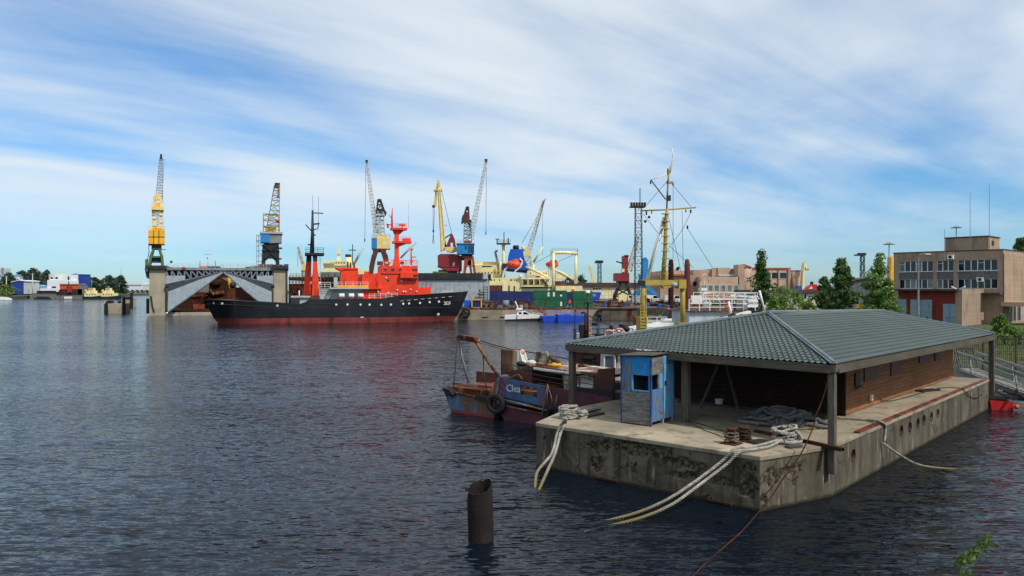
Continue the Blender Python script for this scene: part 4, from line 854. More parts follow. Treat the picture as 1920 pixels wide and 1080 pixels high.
# white launch in front of the gantry, deck machinery on the fore barge
lc = T('launch', 'white launch with dark canvas hood and red stripe by the yellow gantry leg', 'launch', P(1240, 634, 95).xy.to_3d(), R(8))
lc.spec([('K', 'hull', 'white', [(1242, 600), (1312, 600), (1322, 606), (1300, 634), (1250, 634)], 0, 2.2), ('K', 'stripe', 'red_boat', [(1244, 607), (1306, 607), (1304, 612), (1246, 612)], -.02, 0), ('K', 'canvas_hood', 'dark', [(1249, 598), (1258, 580), (1284, 577), (1290, 599)], .2, 2.0), ('B', 'coaming', 'white', 1246, 1298, 597, 601, .1, 2.1), ('D', 'fender', 'white', 1305, 606, 6, -.2, (1.5, 1, .7)), ('C', 'beacon', 'deep_blue', 1253, 572, 577, 2.5, 1.2), ('C', 'beacon_base', 'orange', 1253, 577, 582, 3, 1.2)])
fb = T('work_barge', 'low work barge crowded with winches and white rails left of the launch', 'barge', P(1170, 640, 90).xy.to_3d(), 0)
fb.spec([('B', 'hull', 'rust_dark', 1176, 1262, 612, 640, 0, 4), ('G', 'railing', 'white', [(1214, 612, .2), (1250, 612, .2)], 1.1, .04, .8), ('B', 'bench', 'white_dirty', 1214, 1240, 602, 606, .4, 1.0), ('D', 'winch', 'metal_grey', 1222, 608, 7, .8, (1.2, 1, .7)), ('D', 'winch', 'metal_grey', 1236, 610, 6, 1.2, (1.2, 1, .7)), ('B', 'box', 'navy', 1224, 1236, 596, 604, 1.5, 2.2), ('B', 'post', 'rust', 1188, 1194, 590, 614, .4, .8), ('B', 'block', 'brown_plate', 1188, 1195, 606, 616, .2, .6), ('B', 'box', 'pale_green', 1206, 1212, 585, 600, 2.5, 3), ('S', 'frame', 'dark_steel', [[(1216, 610, 1), (1230, 588, 1), (1244, 610, 1)], [(1236, 600, 1), (1250, 582, 1)]], .12)])
for px, mat, y0, Y, lab in ((1258, 'rust_dark', 490, 118, 'tall dark brown spud pile beside the yellow mast'), (1288.5, 'pile_red', 490, 112, 'tall red steel spud pile behind the right gantry leg')):
    b = P(px, 600, Y); m = M(); m.lathe((b.x, Y, -1), [(.42, 0), (.42, H - (y0 + 6 - HOR) / F * Y + 1), (.3, H - (y0 - HOR) / F * Y + 1.2), (.1, H - (y0 - HOR) / F * Y + 1.35)], 12)
    one('spud_pile', lab, 'pile', m, mat, (b.x, Y, 0), smooth=False)
# ------------------------------------------------------------------ gangway, fence and the boat under them
ga, gb = P(1797, 692, 43.2), P(1962, 752, 36.6)
gw = T('gangway', 'grey steel gangway with board treads sloping down past the pontoon end', 'gangway', ga, math.atan2(gb.y - ga.y, gb.x - ga.x))
g0, g1 = V((0, 0, 0)), gw.to(gb); W = 1.1
for s_ in (0, W):
    gw.part('side_beam', M().bar(g0 + V((0, s_, -.12)), g1 + V((0, s_, -.12)), .09, .24), 'metal_grey')
    m = M(); n = 3
    for i in range(n + 1):
        p = g0.lerp(g1, .18 + .8 * i / n) + V((0, s_, 0)); m.bar(p, p + V((-.25, 0, .95)), .07); 
    for h in (.95, .86): m.bar(g0.lerp(g1, .0) + V((-.1, s_, h)), g1 + V((-.25, s_, h)), .06)
    gw.part('handrail', m, 'metal_grey'); gw.part('safety_line', M().tube([g0 + V((0, s_, .4)), g0.lerp(g1, .5) + V((0, s_, .3)), g1 + V((0, s_, .4))], .02, 5), 'pale_green')
nt = 16
for i in range(nt):
    p = g0.lerp(g1, (i + .08) / nt); q = g0.lerp(g1, (i + .9) / nt); gw.part('tread', M().bar(p + V((0, W / 2, .03)), q + V((0, W / 2, .03)), W - .12, .04), 'deck_board')
gw.part('end_frame', M().bar(g0 + V((.1, 0, 0)), g0 + V((-.35, 0, 1.1)), .06).bar(g0 + V((.1, W, 0)), g0 + V((-.35, W, 1.1)), .06).bar(g0 + V((-.35, 0, 1.1)), g0 + V((-.35, W, 1.1)), .06).bar(g0 + V((-.3, .4, 0)), g0 + V((-.8, .4, 1.1)), .06), 'dark_steel')
rb = T('red_float', 'red hulled float with steel clutter under the gangway', 'float', P(1850, 768, gY(768)), R(-14))
rb.spec([('K', 'hull', 'red_boat', [(1856, 751), (1900, 754), (1900, 771), (1860, 771)], 0, 1.4), ('D', 'buoy', 'orange', 1906, 763, 4, -.15), ('S', 'frame', 'dark_steel', [[(1852, 742, .2), (1935, 752, .2)], [(1856, 728, .4), (1900, 750, .2)], [(1862, 740, .2), (1872, 724, .5)], [(1880, 733, .5), (1920, 745, .2)], [(1900, 750, .2), (1907, 730, .3)]], .09), ('B', 'deck', 'dark_steel', 1852, 1935, 745, 748, .1, 1.3)])
fs = T('mesh_fence', 'rusty brown grid fence along the overgrown bank behind the gangway', 'fence', P(1782, 690, 60).xy.to_3d() + V((0, 0, .2)), R(-6))
for i in range(5):
    x = i * 2.4; m = M(); z1 = 2.0
    fs.part('post', M().box(x - .05, x + .05, -.05, .05, -.5, 2.1), 'fence_brown')
    for k in range(17): m.bar((x + k * .15, 0, .1), (x + k * .15, 0, z1), .028)
    for k in range(9): m.bar((x, 0, .1 + k * .23), (x + 2.4, 0, .1 + k * .23), .028)
    p = fs.part('grid_panel', m, 'fence_brown'); fs.part('top_rail', M().bar((x + .05, 0, 2.05), (x + 2.35, 0, 2.05), .09), 'fence_brown')
# ------------------------------------------------------------------ brick workshop block on the right
BA = math.atan2(-10.5, 9.7)
bb = T('brick_office_block', 'three-storey tan brick office block with rooftop box and dark garage annex', 'building', (56.9, 114.5, 1.3), BA)
fx = lambda px: bb.at(px, 520, 0).x
fz = lambda py: bb.at(1770, py, 0).z
FW = fx(1881.5); TOPZ = bb.at(1779, 472, 0).z; DEP = 17
wins = [(1686, 1749.5, 6), (1757, 1788, 3), (1796, 1870.5, 6)]
uz, lz = (fz(508.5), fz(488.5)), (fz(541), fz(523.5))
w = M()                                                   # facade built round real window openings
zs = [-.6, lz[0], lz[1], uz[0], uz[1], TOPZ]
for z0, z1 in ((zs[0], zs[1]), (zs[2], zs[3]), (zs[4], zs[5])): w.box(0, FW, 0, .35, z0, z1)
edges = [0] + [v for a, b, n in wins for v in (fx(a), fx(b))] + [FW]
for z0, z1 in ((zs[1], zs[2]), (zs[3], zs[4])):
    for a, b in zip(edges[::2], edges[1::2]): w.box(a, b, 0, .35, z0, z1)
bb.part('wall', w, 'brick_tan')
for nm, q in (('wall', (FW - .35, FW, .35, DEP, -.6, TOPZ)), ('wall', (0, .35, .35, DEP, -.6, TOPZ)), ('wall', (.35, FW - .35, DEP - .35, DEP, -.6, TOPZ))):
    mm = M().box(*q); bb.part(nm, mm, 'brick_tan')
bb.part('roof', M().box(.3, FW - .3, .3, DEP - .3, TOPZ - .35, TOPZ - .1), 'roof_dark'); bb.part('parapet', M().box(-.06, FW + .06, -.06, DEP + .06, TOPZ, TOPZ + .14), 'roof_dark')
for z0, z1 in (lz, uz):
    for a, b, n in wins:
        a, b = fx(a), fx(b); s_ = (b - a) / n
        for i in range(n):
            kind = random.choice(('glass', 'glass', 'glass_pale', 'glass_curtain' if z0 == lz[0] else 'glass'))
            o = bb.part('window', M().box(a + i * s_ + .03, a + (i + 1) * s_ - .03, .2, .24, z0 + .03, z1 - .03), kind); fr = M(); f = .055
            for q in ((a + i * s_, a + i * s_ + f, z0, z1), (a + (i + 1) * s_ - f, a + (i + 1) * s_, z0, z1), (a + i * s_ + f, a + (i + 1) * s_ - f, z1 - f, z1), (a + i * s_ + f, a + (i + 1) * s_ - f, z0, z0 + f)): fr.box(q[0] + .002, q[1] - .002, .1, .22, q[2], q[3])
            if (i + n) % 3 == 0 and z0 == uz[0]: fr.box(a + i * s_ + f, a + (i + 1) * s_ - f, .1, .22, z1 - .45, z1 - .4)
            obj('frame', fr.mesh('frame', 'window_frame'), o)
for a, b, n in wins:
    m = M(); k = int((fx(b) - fx(a)) / .22)
    for i in range(k): x = fx(a) + (fx(b) - fx(a)) * i / k; m.box(x + .008, x + (fx(b) - fx(a)) / k - .008, -.04, 0, lz[1] + .08, uz[0] - .1)
    p = bb.part('slat_panel', m, 'panel_wood'); p['kind'] = 'stuff'
    bb.part('sill', M().box(fx(a) - .1, fx(b) + .1, -.14, .1, uz[0] - .07, uz[0]), 'window_frame')
rx0, rx1 = bb.at(1772, 460, 3).x, bb.at(1853, 460, 3).x
bb.part('rooftop_room', M().box(rx0, rx1, 3, 8.2, TOPZ - .2, bb.at(1800, 446, 3).z), 'brick_tan'); bb.part('rooftop_cornice', M().box(rx0 - .1, rx1 + .1, 2.9, 8.3, bb.at(1800, 446, 3).z, bb.at(1800, 444, 3).z), 'roof_dark'); bb.part('vent_opening', M().box(rx1 - .02, rx1 + .03, 4.5, 5.6, TOPZ + .9, TOPZ + 1.6), 'dark')
for x0, x1, y0, y1 in ((1776, 1787, 478, 486), (1831, 1843, 520, 528)):
    a, b = bb.at(x0, y1, -.5), bb.at(x1, y0, -.5); u = bb.part('air_conditioner', M().box(a.x, b.x, -.55, -.06, a.z, b.z), 'white'); obj('fan_grille', M().lathe(((a.x + b.x) / 2, -.57, (a.z + b.z) / 2), [(.22, 0), (.22, .03)], 12, 'y').mesh('fan_grille', 'dark'), u)
bb.part('canopy', M().box(FW + .02, FW + 7.5, -1.2, 4, bb.at(1882, 574, 0).z, bb.at(1882, 566, 0).z), 'brick_far'); bb.part('canopy_upper', M().box(FW - 2.2, FW - .02, -1.6, -.02, bb.at(1870, 552, 0).z, bb.at(1870, 549, 0).z), 'roof_dark')
bb.part('pipe', M().tube([(FW + .05, -.06, 1), (FW + .05, -.06, TOPZ - .5)], .05, 6), 'dark_steel')
for y_ in (2.2, 4.2, 6.5):
    dd = bb.part('ground_window', M().box(FW, FW + .05, y_, y_ + 1.4, .4, 2.4), 'glass'); obj('frame', M().box(FW + .05, FW + .09, y_ - .08, y_, .3, 2.5).box(FW + .05, FW + .09, y_ + 1.4, y_ + 1.48, .3, 2.5).box(FW + .045, FW + .095, y_ - .09, y_ + 1.49, 2.45, 2.55).mesh('frame', 'window_frame'), dd)
an = T('garage_annex', 'low red brick garage annex with grey-blue doors and one sunlit tan side wall', 'building', (58.3, 99.5, 1.3), BA)
ax0 = an.at(1684, 560, 0).x; AZ = an.at(1804, 542, 0).z
an.part('front_wall', M().box(ax0, -.3, 0, .3, -.5, AZ - .25), 'brick_red'); an.part('side_wall', M().box(-.3, 0, 0, 11.5, -.5, AZ), 'brick_tan'); an.part('pillar', M().box(-.75, -.302, -.05, .3, -.5, AZ - .02), 'brick_tan'); an.part('roof', M().box(ax0 - .3, -.302, -.7, 11.4, AZ - .25, AZ), 'roof_dark')
for x0, x1, y0 in ((1684, 1700, 561), (1707, 1748, 562), (1768, 1792, 570)):
    a, b = an.at(x0, 606, 0), an.at(x1, y0, 0); n = 2 if x1 - x0 > 20 else 1
    for i in range(n): o = an.part('garage_door', M().box(a.x + (b.x - a.x) * i / n + .02, a.x + (b.x - a.x) * (i + 1) / n - .02, -.06, -.005, -.3, b.z), 'door_blue'); obj('handle', M().box(a.x + (b.x - a.x) * (i + .5) / n, a.x + (b.x - a.x) * (i + .5) / n + .2, -.12, -.06, 1, 1.06).mesh('handle', 'dark'), o)
an.part('floodlight', M().bar((-.6, -.1, AZ), (-1.1, -.5, AZ + .35), .16), 'white'); an.part('floodlight', M().bar((-.2, -.1, AZ), (.5, -.5, AZ + .3), .16), 'white')
def pole(name, label, px, y0, y1, Y, r, head, z=1.3, cat='lamp'):
    b = P(px, y1, Y); b.z = z; t = T(name, label, cat, b); h = H - (y0 - HOR) / F * Y - z
    t.part('pole', M().rod((0, 0, -.3), (0, 0, h), r, 8, r * .6), 'metal_grey', smooth=False)
    if head == 'hook': t.part('lamp_arm', M().tube([(0, 0, h - .1), (.1, 0, h + .35), (.5, 0, h + .55), (1.0, 0, h + .5)], .05, 6), 'metal_grey'); t.part('lamp_head', M().box(.8, 1.4, -.12, .12, h + .42, h + .52), 'white')
    if head == 'dish':
        t.part('lamp_dish', M().lathe((0, 0, h), [(.25, 0), (1.1, .05), (1.15, .12), (.3, .5)], 16), 'metal_grey')
    return t
pole('street_lamp', 'grey street lamp with curved arm before the garage annex', 1722, 484, 615, 88, .13, 'hook'); pole('street_lamp', 'slim lamp post in front of the low white building', 1408, 512, 590, 118, .12, 'hook')
pole('dish_lamp', 'tall lamp with flat round head behind the left end of the office block', 1667, 459, 600, 160, .16, 'dish'); pole('dish_lamp', 'tall lamp with flat round head rising over the rooftop room', 1793, 428, 600, 170, .16, 'dish')
for px, y0, lab in ((1819, 360, 'thin whip antenna on the office block roof over its middle'), (1855, 345, 'tall whip antenna at the rooftop room corner'), (1771, 429, 'short antenna mast at the left side of the rooftop room')):
    pole('roof_antenna', lab, px, y0, 470, 108, .045, '', 10.5, 'antenna')
# ------------------------------------------------------------------ trees and weeds
LEAF = {}
def leaves(m, c, n, rad, size, flat=1.):
    for _ in range(n):
        while True:
            d = V((random.uniform(-1, 1), random.uniform(-1, 1), random.uniform(-1, 1)))
            if d.length <= 1: break
        p = c + V((d.x * rad, d.y * rad, d.z * rad * flat)); a = V((random.gauss(0, 1), random.gauss(0, 1), random.gauss(0, .8))).normalized(); b = a.orthogonal().normalized() ; b.rotate(Matrix.Rotation(random.uniform(0, 6.28), 3, a))
        s_ = size * random.uniform(.6, 1.3); i = len(m.v)
        m.v += [tuple(p - a * s_), tuple(p - b * s_ * .45), tuple(p + a * s_), tuple(p + b * s_ * .45)]; m.f.append((i, i + 1, i + 2, i + 3))
def tree(label, px, y0, yb, Y, wpx, mat, z=1.2, clumps=60, per=70, size=.16, shape=1.6, low=.1, group=None, name='tree', trunk=.12, split=1, kind_cat='tree'):
    base = P(px, yb, Y); base.z = z; t = T(name, label, kind_cat, base, 0, group); h = H - (y0 - HOR) / F * Y - z; w = wpx / F * Y / 2
    rnd = random.Random(hash(label) % 9999 if False else int(px * 7 + y0)); tr = M(); cr = M()
    heads = [(rnd.uniform(-.35, .35) * w * (split > 1), rnd.uniform(-.2, .2) * w, 1 - .13 * k) for k in range(split)]
    for hx, hy, hs in heads: tr.tube(smoothpath([(0, 0, -.4), (hx * .2, hy * .2, h * .25), (hx * .7, hy * .7, h * .6 * hs), (hx, hy, h * .97 * hs)], 4), [trunk * (1 - .93 * i / 12) for i in range(13)], 7)
    for k in range(clumps):
        f = low + (1 - low) * (k + rnd.random()) / clumps; hx, hy, hs = heads[k % split]; prof = w * max(.1, min(1, (1.02 - f) * shape)) * (1 - .35 * max(0, .35 - f) / .35); a = rnd.uniform(0, 6.28); rr = prof * math.sqrt(rnd.random()) * rnd.uniform(.6, 1.08)
        c = V((hx * f + rr * math.cos(a), hy * f + rr * math.sin(a), h * hs * f)); st = V((hx * f * .8, hy * f * .8, h * hs * max(.05, f - .12)))
        tr.tube([st, st.lerp(c, .5) + V((0, 0, .06 * w)), c], [trunk * .3, trunk * .2, trunk * .06], 4, caps=False)
        random.seed(int(px * 31 + k)); leaves(cr, c, per, max(.25, w * rnd.uniform(.16, .34)), size, .8)
    t.part('trunk', tr, 'bark', smooth=True); t.part('crown', cr, mat); return t
tree('slender open young poplar beside the end of the white ship', 1427, 470, 600, 105, 50, 'leaf_dark', clumps=120, per=40, size=.19, low=.3, shape=2.4, split=3)
tree('broad dark conical tree in front of the grey shed', 1578, 489, 606, 98, 68, 'leaf_dark', clumps=130, per=60, size=.22, shape=1.7, low=.05)
tree('tall dense bright green tree at the left end of the office block', 1652, 474, 612, 92, 66, 'leaf_mid', clumps=170, per=62, size=.2, shape=3.2, low=.02, split=5)
tree('rounded dark tree behind the broad conical one', 1546, 522, 600, 135, 44, 'leaf_dark', clumps=60, per=60, size=.24, shape=2.2, low=.2)
tree('big far tree top showing over the right end of the office block', 1915, 449, 600, 190, 64, 'leaf_dark', clumps=60, per=70, size=.36, shape=2.4, low=.4)
for px, y0, wp, Y, lab in ((1478, 538, 84, 88, 'low light green bush beside the slender poplar'), (1448, 556, 44, 84, 'dense willow bush behind the name board'), (1520, 566, 40, 84, 'small dark bush by the yellow skip'), (1875, 590, 30, 80, 'leafy weed bush at the foot of the sunlit brick wall'), (1900, 612, 46, 70, 'tall grassy weed bush on the bank behind the fence')):
    tree(lab, px, y0, 612 if px < 1700 else 645, Y, wp, 'leaf_light', z=.9, clumps=60, per=80, size=.16, shape=2.8, low=.02, name='bush', trunk=.05, split=3, kind_cat='bush')
m = M(); random.seed(5)
for _ in range(5200):
    x = random.uniform(30, 75); y = random.uniform(56, 100); edge = 57 + max(0, 44 - x) * 1.3
    if y < edge + 1 or (y > 92 and x > 56): continue
    z = .2 + min(1, (y - edge) / 9) * .9; hgt = random.uniform(.25, .8); a = random.uniform(0, 6.28)
    for k in range(3):
        b = a + k * 2.1; i = len(m.v); m.v += [(x + .05 * math.cos(b + 1.5), y + .05 * math.sin(b + 1.5), z), (x - .05 * math.cos(b + 1.5), y - .05 * math.sin(b + 1.5), z), (x + .35 * hgt * math.cos(b), y + .35 * hgt * math.sin(b), z + hgt)]; m.f.append((i, i + 1, i + 2))
tag(obj('grass', m.mesh('grass', 'leaf_light')), 'rough tall grass and weeds on the right bank', 'grass', kind='stuff')
# weed in the corner by the photographer
wd = T('tall_weed', 'leafy green weed stem leaning up from the near embankment', 'weed', (3.35, 5.6, 1.3))
random.seed(11)
stem = smoothpath([(-.1, 0, 0), (-.06, 0, 1.3), wd.to(P(1800, 1078, 5.6)), wd.to(P(1825, 1045, 5.6)), wd.to(P(1843, 1018, 5.6)), wd.to(P(1852, 1006, 5.6))], 6)
wd.part('stem', M().tube(stem, [.012 - .009 * i / len(stem) for i in range(len(stem))], 5), 'leaf_weed')
m = M()
def pinnate(m, p, d, L):
    d = d.normalized(); s_ = d.cross(V((0, 1, 0))).normalized()
    for i in range(7):
        q = p + d * L * i / 7
        for sg_ in (-1, 1):
            e = (d * .5 + s_ * sg_ + V((0, random.uniform(-.5, .5), random.uniform(-.2, .2)))).normalized() * L * .38 * (1 - .08 * i); n = e.cross(V((0, 1, .3))).normalized() * L * .09; k = len(m.v)
            m.v += [tuple(q), tuple(q + e * .5 + n), tuple(q + e), tuple(q + e * .5 - n)]; m.f.append((k, k + 1, k + 2, k + 3))
for i in range(8, len(stem)):
    for s_ in (-1, 1): pinnate(m, stem[i], V((s_ * random.uniform(.5, 1), random.uniform(-.7, .7), random.uniform(-.9, .3))), random.uniform(.05, .1) * (1.4 - .6 * i / len(stem)))
wd.part('foliage', m, 'leaf_weed')
t2 = T('dry_stalk', 'two bare dry stalks beside the leafy weed', 'stalk', (3.75, 5.6, 1.3))
for q in ((1896, 1078, 1868, 1028), (1902, 1082, 1873, 1022)): t2.part('stem', M().tube([(.1, 0, 0), t2.to(P(q[0], q[1], 5.6)), t2.to(P(q[2], q[3], 5.6))], [.006, .004, .002], 5), 'bark')
t2.part('seed_head', M().ball(t2.to(P(1871, 1022, 5.6)), .012), 'bark')
# ------------------------------------------------------------------ red and black salvage ship
rs_a = R(15.5)
rs = T('salvage_ship', 'black hulled salvage ship with bright orange-red superstructure, mast and funnel', 'ship', P(384, 608.5, 132).xy.to_3d(), rs_a)
HB = 4.6
ST = [(385, 409, 562.5, 2.0, .05), (392, 412, 561.5, 2.9, .6), (408, 420, 562, 3.8, 1.6), (436, 440, 563.5, 4.4, 3.2), (480, 480, 566, 4.6, 4.3), (543, 543, 570, 4.6, 4.6), (562, 562, 570.5, 4.6, 4.6), (572, 572, 567, 4.6, 4.6), (580, 580, 561.5, 4.6, 4.6), (640, 640, 561, 4.6, 4.6), (718, 718, 560.3, 4.6, 4.6), (740, 738, 556, 4.5, 4.4), (770, 764, 553.6, 4.3, 3.9), (800, 790, 551.8, 3.8, 3.0), (830, 814, 550, 2.9, 1.9), (855, 834, 548.4, 1.8, .9), (870, 846, 547, .8, .25), (877.5, 850, 546.2, .12, .03)]
def sstat(i):
    pd, pw_, yr, hd, hw = ST[i]; zr = rs.at(pd, yr, HB - hd).z; xd = rs.at(pd, yr, HB - hd).x; xw = rs.at(pw_, 606, HB - hw).x
    rows = []
    for z in (zr, zr - .75, 2.6, .95, 0, -.8):
        f = max(0, min(1, z / zr)); f2 = f ** .7 if z > 0 else 0
        rows.append((xw + (xd - xw) * f2, hw + (hd - hw) * f2 - (.25 if z < 0 else 0) * 1, z))
    return rows
SR = [sstat(i) for i in range(len(ST))]
def strake(name, mat, j0, j1, smooth=True):
    m = M(); k = j1 - j0 + 1
    for side in (-1, 1):
        b = len(m.v)
        for r in SR: m.v += [(x, HB + side * max(.02, hb), z) for x, hb, z in r[j0:j1 + 1]]
        for i in range(len(SR) - 1):
            for j in range(k - 1):
                q = (b + i * k + j, b + (i + 1) * k + j, b + (i + 1) * k + j + 1, b + i * k + j + 1); m.f.append(q if side > 0 else q[::-1])
    a = 0; m.f += [tuple([j for j in range(k)] + [len(SR) * k + j for j in reversed(range(k))])]
    return rs.part(name, m, mat, smooth=smooth)
hullp = strake('hull', 'black_hull', 0, 3); strake('boot_topping', 'red_boot', 3, 5)
m = M()
for r in SR: m.v += [(r[1][0], HB - max(.02, r[1][1] - .05), r[1][2]), (r[1][0], HB + max(.02, r[1][1] - .05), r[1][2])]
m.f = [(2 * i, 2 * i + 2, 2 * i + 3, 2 * i + 1) for i in range(len(SR) - 1)]; rs.part('deck', m, 'rust_dark')
def side_y(x, z):
    for a, b in zip(SR, SR[1:]):
        if a[1][0] <= x <= b[1][0]:
            f = (x - a[1][0]) / max(1e-6, b[1][0] - a[1][0]); ha = a[1][1] + (b[1][1] - a[1][1]) * f; hw = a[3][1] + (b[3][1] - a[3][1]) * f; zt = a[1][2] + (b[1][2] - a[1][2]) * f
            return HB - (hw + (ha - hw) * max(0, min(1, (z - 1.15) / (zt - 1.15))))
    return 0
m = M()
for zo, j in ((-.1, 1), (.0, 2)):
    for i in range(0 if j == 1 else 4, len(SR) - 3): m.bar(V((SR[i][j][0], HB - SR[i][j][1] - .03, SR[i][j][2])), V((SR[i + 1][j][0], HB - SR[i + 1][j][1] - .03, SR[i + 1][j][2])), .1, .1)
rs.part('rubbing_strake', m, 'dark_steel')
m = M()
for i in range(len(SR) - 1): m.bar(V((SR[i][0][0], HB - SR[i][0][1], SR[i][0][2])), V((SR[i + 1][0][0], HB - SR[i + 1][0][1], SR[i + 1][0][2])), .14, .08)
rs.part('bulwark_rail', m, 'dark_steel')
for px in range(750, 846, 13):                                   # freeing ports showing pale on the bow bulwark
    p = rs.at(px, 564.4 - (px - 750) * .085, 0); y = side_y(p.x, p.z); q = rs.at(px + 7, 563.8 - (px - 750) * .085, y); p = rs.at(px, 564.4 - (px - 750) * .085, y)
    rs.part('freeing_port', M().bar(V((p.x, y - .05, p.z)), V((q.x, side_y(q.x, q.z) - .05, q.z)), .05, .09), 'light_grey')
for px, py in ((630.5, 570.7), (651.5, 570.7), (676, 571), (693, 571), (715, 571.5), (733, 571), (756, 569.5), (767, 569), (787.5, 568), (805.5, 566.5), (823, 565.5)):
    p = rs.at(px, py, 0); y = side_y(p.x, p.z); p = rs.at(px, py, y); o = rs.part('porthole', M().lathe((p.x, y - .08, p.z), [(.2, 0), (.2, .12)], 12, 'y'), 'white')
for px, py in ((400, 568), (416, 569), (520, 573)): p = rs.at(px, py, 0); y = side_y(p.x, p.z); rs.part('fairlead', M().lathe((p.x, y - .1, p.z), [(.22, 0), (.22, .2)], 10, 'y'), 'light_grey')
p = rs.at(838, 569, 0); y = side_y(p.x, p.z); p = rs.at(838, 569, y)
text('ЗЕЯ', 'lettering', 'white', hullp, Matrix.Translation((p.x, y - .12, p.z)) @ Matrix.Rotation(R(22), 4, 'Z') @ FRONT, .85, .02)
